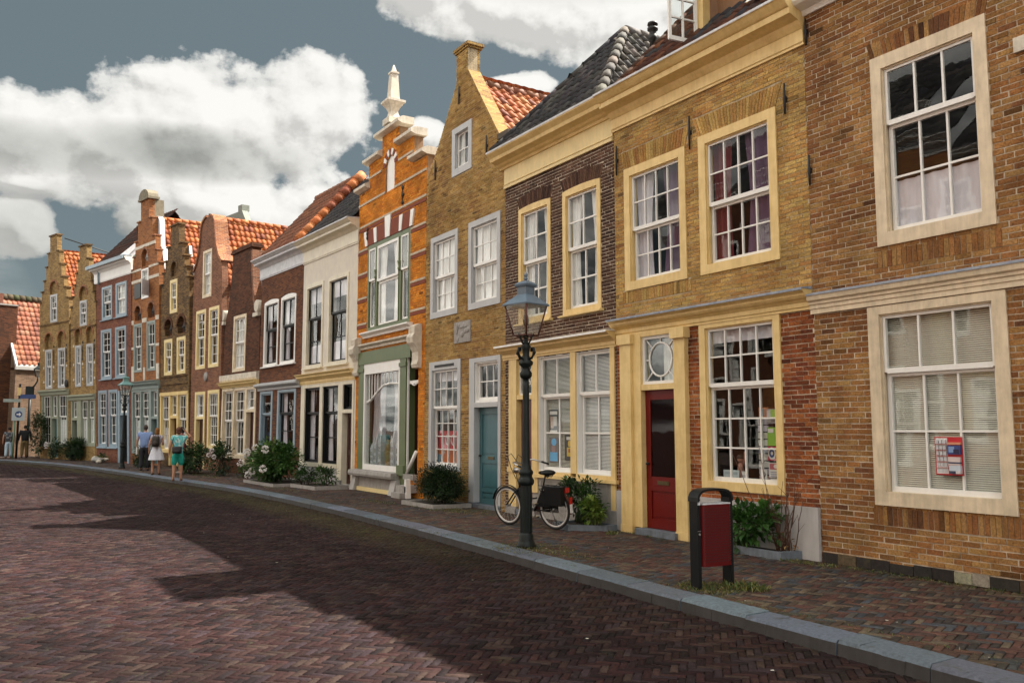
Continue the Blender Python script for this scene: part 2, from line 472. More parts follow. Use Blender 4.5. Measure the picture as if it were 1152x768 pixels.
_nt = G_LAMP.node_tree; _o = [n for n in _nt.nodes if n.type == 'OUTPUT_MATERIAL'][0]; _src = _o.inputs[0].links[0].from_socket
_tl = N(_nt, 'ShaderNodeBsdfTranslucent'); _tl.inputs[0].default_value = (.8,.8,.76,1); _df = N(_nt, 'ShaderNodeBsdfDiffuse'); _df.inputs[0].default_value = (.7,.7,.66,1)
_m1 = N(_nt, 'ShaderNodeMixShader'); _m1.inputs[0].default_value = .5; _nt.links.new(_tl.outputs[0], _m1.inputs[1]); _nt.links.new(_df.outputs[0], _m1.inputs[2])
_m2 = N(_nt, 'ShaderNodeMixShader'); _nz = noise(_nt, N(_nt, 'ShaderNodeTexCoord').outputs['Object'], 6, 4); _nt.links.new(ramp(_nt, _nz.outputs[0], [(.35,.08),(.7,.32)]), _m2.inputs[0]); _nt.links.new(_src, _m2.inputs[1]); _nt.links.new(_m1.outputs[0], _m2.inputs[2]); _nt.links.new(_m2.outputs[0], _o.inputs[0])
# ---------------------------------------------------------------- architecture helpers
BASE = [(9.08,1.2),(9.08,7.16),(9.08,11.16),(9.08,14.71),(9.08,18.38),(9.08,22.74),(8.86,26.87),(8.59,30.75),(8.20,34.52),
        (7.74,37.78),(7.16,41.08),(6.48,44.27),(5.42,48.51),(4.49,51.77),(3.28,55.48)]

def arc(u0, u1, z, rise, n=8):
    """points from (u1,z) over the crown to (u0,z)"""
    c = (u0+u1)/2; hw = (u1-u0)/2
    return [(c+hw*math.cos(PI*i/n), z+rise*math.sin(PI*i/n)) for i in range(n+1)]

def seg(u0, u1, z, rise, n=6):
    return [(lerp(u1, u0, i/n), z+rise*4*(i/n)*(1-i/n)) for i in range(n+1)]

def drape(mb, u0, u1, z0, z1, y, amp=.03, waves=5, taper=0.0, n=None, lean=0.0):
    n = n or max(8, int(waves*6)); rows = 6; base = len(mb.v)
    ph = rnd.uniform(0, 6)
    for j in range(rows+1):
        t = j/rows
        for i in range(n+1):
            s = i/n
            k = 1 - taper*math.sin(PI*min(1, t*1.0))**1.5
            uu = lerp(u0, u1, .5+(s-.5)*k) + lean*t
            mb.v.append((uu, y+amp*math.sin(ph+s*waves*2*PI+.6*math.sin(t*3+s*4)), lerp(z1, z0, t)))
    mb.smooth = True
    for j in range(rows):
        for i in range(n):
            a = base+j*(n+1)+i
            mb.face((a, a+1, a+n+2, a+n+1))
    mb.smooth = False

def spans(poly, z):
    xs = []
    for i in range(len(poly)):
        (xa, za), (xb, zb) = poly[i], poly[i-1]
        if (za > z) != (zb > z): xs.append(xa+(xb-xa)*(z-za)/(zb-za))
    xs.sort(); return [(xs[i], xs[i+1]) for i in range(0, len(xs)-1, 2)]
def poly_of(h): return h if isinstance(h, list) else [(h[0],h[2]),(h[1],h[2]),(h[1],h[3]),(h[0],h[3])]
def one_brick(m, a, b, z0, z1, y, depth=.03, rough=.0018):
    n = len(m.v); t = rnd.uniform(-.0012,.0012); r = lambda: rnd.uniform(-rough, rough)
    for yy, k in ((y,1),(y+depth,0)):
        for (u, z, s) in ((a,z0,-1),(b,z0,1),(b,z1,1),(a,z1,-1)):
            m.v.append((u+r()*k, yy+(t*s+r())*k, z+r()*k))
    for q in ((0,1,2,3),(0,4,5,1),(1,5,6,2),(2,6,7,3),(3,7,4,0)): m.face([n+i for i in q])
from mathutils import noise as mnoise
def tone(pal, u, z, seed, spread=.5):
    v = .5+.42*mnoise.noise(Vector((u*.7+seed*7, z*.9, seed)))+.2*mnoise.noise(Vector((u*2.3, z*3.1, seed+3)))+rnd.uniform(-.5,.5)*spread
    v = min(.999, max(0, v)); c = Vector(pal[int(v*len(pal))])
    if rnd.random() < .025: c = c*rnd.uniform(.4,.65)
    return jit(c, .13)
def lay(m, outline, holes, pal, bw, bh, j, seed, y=0.0):
    zs = [p[1] for p in outline]; z = min(zs); top = max(zs); row = 0
    H = [poly_of(h) for h in holes]
    while z < top-.01:
        zm = z+bh*.5; iv = spans(outline, min(zm, top-.005))
        for h in H:
            for (a, b) in spans(h, zm):
                nv = []
                for (c, d) in iv:
                    if b <= c or a >= d: nv.append((c, d)); continue
                    if a > c: nv.append((c, a))
                    if b < d: nv.append((b, d))
                iv = nv
        off = (row % 2)*bw/2+rnd.uniform(-.02,.02); sag = rnd.uniform(-.002,.002)
        for (c, d) in iv:
            u = math.floor((c-off)/bw)*bw+off
            while u < d:
                w_ = bw+rnd.uniform(-.008,.006); a, b = max(c+.001, u), min(d-.001, u+w_-j)
                if b-a > .018:
                    wz = .004*math.sin(u*1.3+seed)+.003*math.sin(u*3.1+z*.6)+sag
                    m.col = tone(pal, u, z, seed)
                    one_brick(m, a, b, z+wz, min(z+bh-j+rnd.uniform(-.002,.002)+wz, top), y+rnd.uniform(-.003,.002))
                u += bw
        z += bh; row += 1
class House:
    def __init__(s, i, label, name='brick_house', lean=0, eave=7, depth=7.5, A=None, Bp=None, group='old houses along the street'):
        A = Vector(A or BASE[i]); Bp = Vector(Bp or BASE[i-1])
        d = Bp - A; s.w = d.length; s.eave = eave; s.depth = depth
        s.root = thing(name, label, 'house', (A.x, A.y, 0), (R(lean), 0, math.atan2(d.y, d.x)), group)
        s.holes = []; s.soldiers = []
        s.glass = G_OLD if i <= 5 else G_FAR
    def put(s, mb, name, mats, parent=None, label=None):
        return part(mb.build(name, mats, parent or s.root), label)
    def world(s, u, y, z):
        bpy.context.view_layer.update()
        return s.root.matrix_world @ Vector((u, y, z))
    def window(s, u0, u1, z0, z1, fm, sm, cols=2, up=2, lo=2, rail=None, f=(.1,.1,.1), cur=(), proud=.02, name='window',
               rise=0, sill=None, glass=None, sw=.05, bar=.024, hole=True, y=0.0, label=None):
        fs, ft, fb = f
        a0, a1, b0, b1 = u0+fs, u1-fs, z0+fb, z1-ft
        m = MB()
        m.box(u0, a0, y-proud, y+.15, z0, z1 if not rise else b1); m.box(a1, u1, y-proud, y+.15, z0, z1 if not rise else b1)
        if rise:
            m.extr([(u0,b1),(u1,b1)] + seg(u0, u1, z1, rise), y-proud, y+.15)
            s.holes.append([(u0,z0),(u1,z0)] + seg(u0, u1, z1, rise)) if hole else None
        else:
            m.box(a0, a1, y-proud, y+.15, b1, z1)
            if hole: s.holes.append((u0, u1, z0, z1))
        m.box(a0, a1, y-proud-.001, y+.15, z0, b0)
        if fs > .05:   # inner bead
            bd = .018
            m.box(a0, a0+bd, y+.01, y+.03, b0, b1); m.box(a1-bd, a1, y+.01, y+.03, b0, b1); m.box(a0+bd, a1-bd, y+.01, y+.03, b1-bd, b1)
        w = s.put(m, name, fm, None, label)
        rail = rail if rail is not None else (b0+b1)/2
        g = MB(); sa = MB()
        segs = [(rail, b1, up, y+.032, 0)] + ([(b0, rail, lo, y+.082, .012)] if lo else [])
        if not lo: segs = [(b0, b1, up, y+.05, 0)]
        for (c0, c1, rows, yy, ins) in segs:
            x0, x1 = a0+ins, a1-ins
            bot = .075 if c0 == b0 else .06
            sa.box(x0, x0+sw, yy, yy+.045, c0, c1); sa.box(x1-sw, x1, yy, yy+.045, c0, c1)
            sa.box(x0+sw, x1-sw, yy-.001, yy+.046, c0-(.012 if c0 != b0 else 0), c0+bot-.012); sa.box(x0+sw, x1-sw, yy, yy+.045, c1-sw, c1)
            X0, X1, Z0, Z1 = x0+sw, x1-sw, c0+bot-.012, c1-sw
            for k in range(1, cols):
                x = lerp(X0, X1, k/cols); sa.box(x-bar/2, x+bar/2, yy+.006, yy+.038, Z0, Z1)
            for k in range(1, rows):
                z = lerp(Z0, Z1, k/rows); sa.box(X0, X1, yy+.009, yy+.035, z-bar/2, z+bar/2)
            for i in range(cols):
                for j in range(rows):
                    p = [(lerp(X0,X1,i/cols), lerp(Z0,Z1,j/rows)), (lerp(X0,X1,(i+1)/cols), lerp(Z0,Z1,j/rows)),
                         (lerp(X0,X1,(i+1)/cols), lerp(Z0,Z1,(j+1)/rows)), (lerp(X0,X1,i/cols), lerp(Z0,Z1,(j+1)/rows))]
                    ta, tb = rnd.uniform(-.006,.006), rnd.uniform(-.006,.006)
                    ys = [yy+.022-ta-tb, yy+.022+ta-tb, yy+.022+ta+tb, yy+.022-ta+tb]
                    g.quad(*[(q[0], h, q[1]) for q, h in zip(p, ys)])
        s.put(sa, 'sash', sm, w)
        s.put(g, 'pane', glass or s.glass, w)
        for c in cur:
            kind, mat = c[0], c[1]; cm = MB(); nm = 'curtain'
            W, Hh = a1-a0, b1-b0; yy = y+.14
            if kind == 'net': drape(cm, a0-.02, a1+.02, b0-.03, b1+.03, yy, .018, max(4, W*8))
            elif kind == 'sides':
                drape(cm, a0-.02, a0+W*.34, b0-.03, b1+.03, yy, .025, 3, .35, lean=-.05); drape(cm, a1-W*.34, a1+.02, b0-.03, b1+.03, yy, .025, 3, .35, lean=.05)
            elif kind == 'left': drape(cm, a0-.02, a0+W*c[2], b0-.03, b1+.03, yy+.03, .025, 3, .3)
            elif kind == 'right': drape(cm, a1-W*c[2], a1+.02, b0-.03, b1+.03, yy+.03, .025, 3, .3)
            elif kind == 'low': drape(cm, a0-.02, a1+.02, b0-.03, b0+Hh*c[2], yy, .012, max(4, W*6))
            elif kind == 'top': drape(cm, a0-.02, a1+.02, b1-Hh*c[2], b1+.03, yy, .012, max(4, W*6))
            elif kind == 'blind':
                nm = 'blind'; z = b0-.01; M0 = Matrix.Rotation(R(c[2] if len(c) > 2 else 35), 4, 'X')
                while z < b1:
                    cm.box(a0-.01, a1+.01, -.011, .011, -.0006, .0006, M=Matrix.Translation((0, yy-.01+rnd.uniform(-.001,.001), z)) @ M0); z += .0235
            s.put(cm, nm, mat, w)
        if sill:
            sm_ = MB(); ov, pj, hh = sill[:3]
            sm_.extr([(y-pj, z0-hh), (y-pj, z0-.025), (y-proud-.003, z0-.002), (y+.1, z0-.002), (y+.1, z0-hh)], u0-ov, u1+ov, plane='yz')
            s.put(sm_, 'sill', sill[3], w)
        return w
    def profile(s, name, u0, u1, prof, mat, label=None, parent=None):
        m = MB(); m.extr(prof, u0, u1, plane='yz'); return s.put(m, name, mat, parent, label)
    def cornice(s, u0, u1, z0, z1, pj, mat, lead=None, frieze=.45, name='cornice', label=None):
        h = z1-z0; zf = z0+h*frieze; k = h-h*frieze
        prof = [(.05,z0), (-.03,z0), (-.03,z0+.03), (-.045,z0+.045), (-.045,zf-.03), (-.06,zf-.02), (-.075,zf), (-.1,zf+k*.1), (-.12,zf+k*.22),
                (-pj*.62,zf+k*.34), (-pj*.7,zf+k*.36), (-pj*.72,zf+k*.6), (-pj*.78,zf+k*.64), (-pj*.86,zf+k*.74), (-pj*.97,zf+k*.9), (-pj,zf+k*.92), (-pj,z1), (.05,z1)]
        c = s.profile(name, u0, u1, prof, mat, label)
        if lead is not None:
            l = MB(); l.extr([(-pj-.012,z1-.02), (-pj-.012,z1+.014), (.0,z1+.045), (.0,z1+.002), (-pj+.002,z1+.002), (-pj-.002,z1-.02)], u0-.01, u1+.01, plane='yz')
            s.put(l, 'flashing', lead, c)
        return c
    def panel_door(s, u0, u1, z0, z1, mat, y=.1, glass=None, panels=((.08,.35),(.42,.94)), knob='r', letter=None, label=None, name='door'):
        m = MB(); W = u1-u0; Hh = z1-z0
        m.box(u0, u1, y+.02, y+.06, z0, z1)
        st = .11
        zs = [z0] + [v for a, b in panels for v in (z0+a*Hh, z0+b*Hh)] + [z1]
        m.box(u0, u0+st, y, y+.02, z0, z1); m.box(u1-st, u1, y, y+.02, z0, z1)
        for k in range(0, len(zs), 2):
            m.box(u0+st, u1-st, y, y+.02, zs[k], zs[k+1])
        for a, b in panels:
            if glass is not None and a > .3: continue
            m.box(u0+st+.04, u1-st-.04, y+.008, y+.02, z0+a*Hh+.04, z0+b*Hh-.04)
        d = s.put(m, name, mat, None, label)
        if glass is not None:
            a, b = panels[-1]; g = MB()
            g.box(u0+st+.004, u1-st-.004, y+.014, y+.018, z0+a*Hh+.004, z0+b*Hh-.004); s.put(g, 'pane', glass, d)
        k = MB(); x = u1-.06 if knob == 'r' else u0+.06
        k.ball((x, y-.035, z0+1.0), .026); k.tube([(x,y,z0+1.0),(x,y-.03,z0+1.0)], .012); s.put(k, 'handle', P_STEEL if letter is None else P_IRON, d)
        if letter:
            l = MB(); l.box((u0+u1)/2-.13, (u0+u1)/2+.13, y-.012, y-.001, z0+letter, z0+letter+.06); l.box((u0+u1)/2-.1, (u0+u1)/2+.1, y-.016, y-.013, z0+letter+.015, z0+letter+.045)
            s.put(l, 'letterbox', paint('brass', (.12,.09,.04), .4, .3, metal=.6, bumps=0) if not bpy.data.materials.get('brass') else bpy.data.materials['brass'], d)
        return d
    def lintel(s, u0, u1, z, h, mat, splay=.12, rise=0, name='lintel'):
        if isinstance(mat, tuple):      # real soldier bricks
            pal, seed = mat; m = MB(); n = int((u1-u0+splay*2)/.062); bt = []
            for k in range(n):
                t0, t1 = k/n, (k+1)/n; bu0, bu1 = lerp(u0,u1,t0), lerp(u0,u1,t1); tu0, tu1 = lerp(u0-splay,u1+splay,t0), lerp(u0-splay,u1+splay,t1)
                r0 = 4*rise*t0*(1-t0); nn = len(m.v); dy = rnd.uniform(-.003,.003)-.003; dz = rnd.uniform(-.006,.004); m.col = tone(pal, bu0, z, seed, .8)
                for yy in (dy, .03):
                    for (u, zz) in ((bu0+.004,z+r0),(bu1-.004,z+r0),(tu1-.004,z+h+r0+dz),(tu0+.004,z+h+r0+dz)): m.v.append((u+rnd.uniform(-.0015,.0015), yy, zz))
                for q in ((0,1,2,3),(0,4,5,1),(1,5,6,2),(2,6,7,3),(3,7,4,0)): m.face([nn+i for i in q])
            lo = seg(u0, u1, z, rise) if rise else [(u1,z),(u0,z)]; up = seg(u0-splay, u1+splay, z+h, rise) if rise else [(u1+splay,z+h),(u0-splay,z+h)]
            s.soldiers.append(lo + up[::-1])
            return s.put(m, name, M_BRICK)
        m = MB(); lo = seg(u0, u1, z, rise) if rise else [(u1,z),(u0,z)]
        up = seg(u0-splay, u1+splay, z+h, rise) if rise else [(u1+splay,z+h),(u0-splay,z+h)]
        m.extr(lo + up[::-1], -.012, .05)
        return s.put(m, name, mat)
    def pieces(s, name, mat, boxes, parent=None):
        for b in boxes:
            m = MB(); m.box(*b); s.put(m, name, mat, parent)
    def anchor(s, u, z0, z1, fancy=False):
        m = MB(); m.tube([(u,-.03,z0),(u,-.035,(z0+z1)/2),(u,-.03,z1)], [.014,.02,.012], 6)
        m.box(u-.02, u+.02, -.04, .01, (z0+z1)/2-.03, (z0+z1)/2+.03)
        if fancy:
            for k in (z0, z1, (z0+z1)/2):
                m.ball((u,-.03,k), (.06,.02,.06), nu=8, nv=5)
        s.put(m, 'wall_anchor', P_IRON)
    def arch_niche(s, u0, u1, z0, z1, rim, fill, depth=.12, deco=None, rw=.12):
        """blind arch over a window: recess z0..z1 (round top), brick rim, fill at depth"""
        hw = (u1-u0)/2
        hole = [(u0,z0),(u1,z0)] + arc(u0, u1, z1-hw, hw, 8)
        s.holes.append(hole)
        m = MB(); n = 10; c = (u0+u1)/2
        inner = arc(u0, u1, z1-hw, hw, n); outer = arc(u0-rw, u1+rw, z1-hw, hw+rw, n)
        m.extr(outer + inner[::-1], -.035, .04)
        o = s.put(m, 'arch', rim)
        b = MB(); b.extr(hole, depth, depth+.02); 
        s.put(b, 'infill', fill, o)
        if deco:
            d = MB(); d.ball((c, depth-.02, z1-hw), (hw*.5,.06,hw*.55), nu=10, nv=6); d.lathe([(.0,0),(hw*.3,.02),(hw*.1,.1)], 8, (c, depth-.05, z1-hw-hw*.2)); s.put(d, 'medallion', deco, o)
    def finish(s, outline, wm, wall2=None, zsplit=None, base=None, sides=True, thick=.25, real=None, real2=None):
        ys = .0055 if real else 0
        e = .003; w = s.w
        outline = [(min(max(u, e), w-e), z) for u, z in outline]
        m = MB()
        if zsplit is None:
            m.slab(outline, s.holes, ys, thick, mat=1 if real else 0)
        else:
            up = [(min(max(u,e),w-e), max(z, zsplit)) for u, z in outline]
            m.slab(up, [h for h in s.holes if (h[2] if not isinstance(h, list) else h[0][1]) >= zsplit], ys, thick, mat=1 if real else 0)
            g = MB(); g.slab([(e,0),(w-e,0),(w-e,zsplit-.004),(e,zsplit-.004)], [h for h in s.holes if (h[2] if not isinstance(h, list) else h[0][1]) < zsplit], .006+ys, thick, mat=1 if real2 else 0)
            if real2: lay(g, [(e,0),(w-e,0),(w-e,zsplit-.004),(e,zsplit-.004)], s.holes+s.soldiers, *real2[1:], y=.006)
            s.put(g, 'ground_floor_wall', [M_BRICK, wall2] if real2 else wall2)
        if sides:
            for a, b in ((e, .12), (w-.12, w-e)):
                m.box(a, b, thick+.002, s.depth, 0, s.eave, mat=1 if real else 0)
            m.box(.121, w-.121, s.depth-.2, s.depth-.004, 0, s.eave, mat=1 if real else 0)
        if real: lay(m, outline if zsplit is None else up, s.holes+s.soldiers, *real[1:])
        wl = s.put(m, 'wall', [M_BRICK, wm] if real else wm)
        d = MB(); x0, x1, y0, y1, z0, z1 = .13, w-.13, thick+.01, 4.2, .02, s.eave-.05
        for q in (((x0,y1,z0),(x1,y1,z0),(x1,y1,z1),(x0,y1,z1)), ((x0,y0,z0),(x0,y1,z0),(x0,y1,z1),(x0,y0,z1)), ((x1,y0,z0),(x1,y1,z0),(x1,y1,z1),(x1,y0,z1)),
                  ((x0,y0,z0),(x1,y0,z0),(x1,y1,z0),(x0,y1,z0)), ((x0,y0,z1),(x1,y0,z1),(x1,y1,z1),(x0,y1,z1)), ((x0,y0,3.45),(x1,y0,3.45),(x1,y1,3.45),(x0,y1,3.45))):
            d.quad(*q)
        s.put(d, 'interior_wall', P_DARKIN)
        return wl
    def tiles(s, quad, mat, cols, name='roof', tw=.23, row=.3, parent=None):
        """pantiles on a planar polygon: quad = eave left, eave right, ridge right, ridge left (local)"""
        E0, E1 = Vector(quad[0]), Vector(quad[1])
        ex = (E1-E0); W = ex.length; ex.normalize()
        nrm = ex.cross(Vector(quad[2])-E0).normalized(); 
        if nrm.z < 0: nrm = -nrm
        ey = nrm.cross(ex)
        if ey.z < 0: ey = -ey
        P2 = [((Vector(q)-E0).dot(ex), (Vector(q)-E0).dot(ey)) for q in quad]
        def inside(x, y):
            c = False; k = len(P2)
            for i in range(k):
                (xa, ya), (xb, yb) = P2[i], P2[i-1]
                if (ya > y) != (yb > y) and x < (xb-xa)*(y-ya)/(yb-ya)+xa: c = not c
            return c
        xs = [p[0] for p in P2]; H = max(p[1] for p in P2)
        m = MB(); m.smooth = True
        prof = [(0,.0),(.18,.035),(.38,.05),(.56,.032),(.74,.004),(1.0,.0)]
        x = min(xs); nx = int((max(xs)-x)/tw)+1; ny = int(H/row)+1
        for j in range(ny):
            wav = rnd.uniform(-.004, .004)
            for i in range(nx):
                cx, cy = x+(i+.5)*tw, (j+.5)*row
                if not inside(cx, min(cy, H-.02)): continue
                m.col = jit(cols[min(len(cols)-1, int(rnd.random()**1.3*len(cols)))], .16)
                lift = rnd.uniform(0, .008)+wav; b = len(m.v)
                for (dy, dz) in ((-.045, -.012), (-.045, .026), (row, .0)):
                    for (px, pz) in prof:
                        q = E0 + ex*(x+i*tw+px*tw*1.06) + ey*(j*row+dy) + nrm*(pz+dz+lift)
                        m.v.append(tuple(q))
                for r_ in range(2):
                    for k in range(5):
                        a = b+r_*6+k; m.face((a, a+1, a+7, a+6))
        m.smooth = False; m.col = (.03,.02,.016)
        m.quad(*[tuple(Vector(q)-nrm*.03) for q in quad]) if len(quad) == 4 else m.tri(*[tuple(Vector(q)-nrm*.03) for q in quad])
        return s.put(m, name, mat, parent)
    def ridge(s, p0, p1, mat, cols, r=.11, parent=None, name='ridge_cap'):
        p0, p1 = Vector(p0), Vector(p1); n = max(1, int((p1-p0).length/.36)); m = MB()
        for i in range(n):
            a, b = p0.lerp(p1, i/n), p0.lerp(p1, (i+1.12)/n if i < n-1 else 1)
            m.col = jit(rnd.choice(cols), .15); m.tube([a, b], [r*1.08, r*.92], 8)
        return s.put(m, name, mat, parent)
    def gable_roof(s, zr, ze, mat, cols, uc=None, y0=.26, y1=None, ridge_cols=None):
        uc = uc if uc is not None else s.w/2; y1 = y1 or s.depth
        a = s.tiles([(uc*2 if uc*2 < s.w+.6 else s.w, y0, ze), (s.w+.0, y1, ze), (uc, y1, zr), (uc, y0, zr)], mat, cols) if False else \
            s.tiles([(s.w+.02, y0, ze), (s.w+.02, y1, ze), (uc, y1, zr), (uc, y0, zr)], mat, cols)
        s.tiles([(-.02, y1, ze), (-.02, y0, ze), (uc, y0, zr), (uc, y1, zr)], mat, cols)
        s.ridge((uc, y0, zr+.02), (uc, y1, zr+.02), mat, ridge_cols or cols, parent=a)
        return a
    def steps(s, c, levels, thick=.25, cap=None, ov=.05, ch=.07):
        """stepped gable outline from (half width, top z) pairs, widest first; returns outline (upper part)"""
        L = []; Rr = []
        for hw, z in levels:
            L.append((c-hw, z)); Rr.append((c+hw, z))
        out = []
        z_prev = None
        right = []
        for k, (hw, z) in enumerate(levels):
            if k: right.append((c+hw, levels[k-1][1]))
            right.append((c+hw, z))
        left = [(2*c-u, z) for u, z in right][::-1]
        if cap is not None:
            bx = []
            for k, (hw, z) in enumerate(levels):
                nx = levels[k+1][0] if k+1 < len(levels) else None
                if nx is None: bx.append((c-hw-ov, c+hw+ov, -.06, thick+.04, z-.002, z+ch))
                else: bx += [(c-hw-ov, c-nx+.002, -.06, thick+.04, z+.002, z+ch), (c+nx-.002, c+hw+ov, -.06, thick+.04, z+.002, z+ch)]
            s.pieces('coping', cap, bx)
        return right + left
def bell(c, pts):
    """mirror a right-hand outline [(du,z)...] bottom->top about c"""
    r = [(c+a, z) for a, z in pts]
    return r + [(c-a, z) for a, z in pts][::-1]
# ================================================================ the row of houses, from the near (right) end
# ---- 1: brown-ochre brick house
h = House(1, 'brown ochre brick house with big cream framed windows and lowered blinds', eave=7.1)
W = h.w
h.window(.97, 2.38, 3.81, 6.14, P_CREAM, P_WHITE, 3, 1, 2, 5.28, (.14,.16,.16), [('low', P_CURT2, .31), ('right', P_CURTR, .1)], name='window', sill=(.0,.05,.0,P_CREAM) and None)
h.window(.79, 2.43, .76, 3.10, P_CREAM, P_WHITE, 3, 1, 2, 2.31, (.15,.1,.16), [('blind', P_BLIND, 58)])
h.window(3.3, 4.9, .76, 3.10, P_CREAM, P_WHITE, 3, 1, 2, 2.31, (.15,.1,.16), [('blind', P_BLIND, 28)])
h.window(3.5, 4.9, 3.81, 6.14, P_CREAM, P_WHITE, 3, 1, 2, 5.28, (.14,.16,.16), [('low', P_CURT2, .31)])
h.lintel(.97, 2.38, 6.145, .2, (C_H1,1), .05); h.lintel(.95, 2.42, 3.56, .2, (C_H1,1), .0); h.lintel(.75, 2.5, .53, .21, (C_H1,1), .0)
h.profile('string_course', -.02, W, [(.02,3.11),(-.035,3.11),(-.035,3.17),(-.05,3.175),(-.05,3.22),(-.07,3.23),(-.07,3.26),(-.1,3.28),(-.11,3.33),(-.11,3.35),(.02,3.35)], P_CREAM)
h.profile('flashing', -.02, W, [(.02,3.352),(-.125,3.34),(-.125,3.36),(.02,3.4)], P_LEAD)
m = MB(); m.box(2.67, 2.95, -.04, .05, 5.57, 5.73); h.put(m, 'stone_block', P_STONE)
h.anchor(.06, 6.69, 7.05); h.anchor(.04, 4.8, 5.2)
h.profile('gutter', .0, W, [(.02,7.1),(-.03,7.1),(-.06,7.16),(-.2,7.2),(-.24,7.24),(-.24,7.36),(.02,7.36)], P_WHITE)
m = MB(); u = 0.02; PK = [0,1,0,0,0,0,0,3,4,0,2,0,0]
for k in range(22):
    l = [.22,.26,.2,.24,.3,.22,.25,.2,.19,.3,.28,.26,.24][k % 13]; m.col = jit([(.028,.023,.02),(.11,.07,.04),(.07,.045,.025),(.3,.26,.2),(.34,.29,.22)][PK[k % 13]], .25)
    if u+l < W: m.box(u+.004, u+l-.004, -.02+rnd.uniform(-.004,.004), .02, 0, rnd.uniform(.1,.125))
    u += l
h.put(m, 'plinth', M_WALK)
h.finish([(0,0),(W,0),(W,7.12),(0,7.12)], MO_LIGHT, real=(0,C_H1,.2,.066,.012,1))
h.tiles([(0,-.15,7.38),(W,-.15,7.38),(W,3.2,10.5),(0,3.2,10.5)], T_DARK, DARKS+[(.1,.045,.03)])

# ---- 2: yellow brick house with the ochre cornice
h = House(2, 'yellow brick house with heavy ochre cornice, dark red door and round barred fanlight', eave=7.1)
W = h.w
h.window(2.02, 3.50, 3.92, 6.04, P_OCHRE, P_WHITE, 4, 2, 2, 4.94, (.14,.14,.14), [('left', P_CURTR, .32), ('right', P_CURTP, .5)], bar=.022)
h.window(.27, 1.73, 3.92, 5.99, P_OCHRE, P_WHITE, 4, 2, 2, 4.92, (.14,.14,.14), [('left', P_CURT2, .35), ('right', P_CURTP, .45)], bar=.022)
h.lintel(2.02, 3.5, 6.045, .3, (C_H2,2), .12); h.lintel(.27, 1.73, 5.995, .3, (C_H2,2), .1)
h.lintel(.2, 1.8, 3.72, .19, (C_H2,2), 0)
for u, a, b in ((3.68,5.87,6.3),(1.86,5.9,6.42),(.1,5.94,6.45)): h.anchor(u, a, b)
h.cornice(-.02, W+.02, 6.72, 7.3, .42, P_OCHRE, P_ZINC, .42)
# ground floor cornice with lead top
h.cornice(-.02, W-.02, 3.18, 3.44, .2, P_OCHRE, P_LEAD, .5, 'string_course')
pl = MB(); pl.box(.2, .47, -.1, .1, .12, 3.18); pl.box(.16, .5, -.13, .05, 3.02, 3.179); pl.box(.19, .48, -.11, .08, .0, .12)
h.put(pl, 'pilaster', P_OCHRE)
pl = MB(); pl.box(1.46, 1.7, -.08, .1, .12, 3.18); pl.box(1.43, 1.74, -.13, .05, 3.02, 3.179); pl.box(1.45, 1.71, -.09, .08, .0, .12)
h.put(pl, 'pilaster', P_OCHRE)
m = MB(); m.box(.47, .66, -.05, .15, .1, 3.18); m.box(.66, 1.46, -.04, .15, 2.26, 2.35); m.box(.66, 1.46, -.04, .15, 3.12, 3.18)
h.put(m, 'door_frame', P_OCHRE); h.holes.append((.3, 1.6, .02, 3.15))
h.panel_door(.67, 1.455, .1, 2.26, P_RED, .04, G_DOOR, ((.07,.27),(.37,.93)), 'l', .68)
m = MB(); m.box(.6, 1.5, -.16, .02, 0, .095); h.put(m, 'doorstep', P_KERB)
m = MB(); x0,x1,z0,z1 = .66,1.46,2.35,3.12; c=((x0+x1)/2,(z0+z1)/2); r_=.26
m.box(x0,x0+.05,.0,.06,z0,z1); m.box(x1-.05,x1,.0,.06,z0,z1); m.box(x0+.05,x1-.05,-.001,.061,z0,z0+.05); m.box(x0+.05,x1-.05,-.001,.061,z1-.05,z1)
m.tube([(c[0]+r_*math.cos(t*PI/14), .03, c[1]+r_*1.02*math.sin(t*PI/14)) for t in range(28)], .017, 6, closed=True)
for t in range(8):
    a = t*PI/4; d = Vector((math.cos(a),0,math.sin(a))); k = .345/max(abs(d.x),.001); k2 = .34/max(abs(d.z),.001)
    m.tube([Vector((c[0],.03,c[1]))+d*r_, Vector((c[0],.03,c[1]))+d*min(k,k2)], .012, 5)
t_ = h.put(m, 'fanlight', P_WHITE)
g = MB(); g.box(x0+.04,x1-.04,.035,.04,z0+.04,z1-.04); h.put(g, 'pane', G_OLD, t_)
g = MB(); drape(g, c[0]-.1, c[0]+.25, z0, z1, .2, .02, 4); h.put(g, 'curtain', P_CURTAIN, t_)
h.window(1.95, 3.46, .78, 3.178, P_OCHRE, P_WHITE, 4, 2, 3, 2.26, (.12,.06,.12), [('top', P_CURT2, .1)], glass=G_SHOP, bar=.022)
m = MB(); m.box(1.72, W-.004, -.05, .0, 0, .66); h.put(m, 'plinth', P_PLINTH)
m = MB(); m.box(.0, .18, -.04, .0, 0, .64); h.put(m, 'plinth', P_PLINTH)
h.finish([(0,0),(W,0),(W,6.9),(0,6.9)], MO_MID, MO_LIGHT, 3.3, real=(0,C_H2,.2,.058,.010,2), real2=(0,C_RED,.2,.06,.010,7))
rf = h.tiles([(0,-.12,7.34),(W,-.12,7.34),(W,3.1,10.6),(0,3.1,10.6)], T_DARK, [(.06,.026,.018),(.1,.04,.022),(.05,.03,.025),(.14,.055,.026),(.035,.035,.04)])
h.ridge((0.02,-.05,7.42),(0.02,3.1,10.64), T_DARK, [(.1,.035,.02),(.06,.03,.02)], .09, rf)
m = MB(); Y0=.6
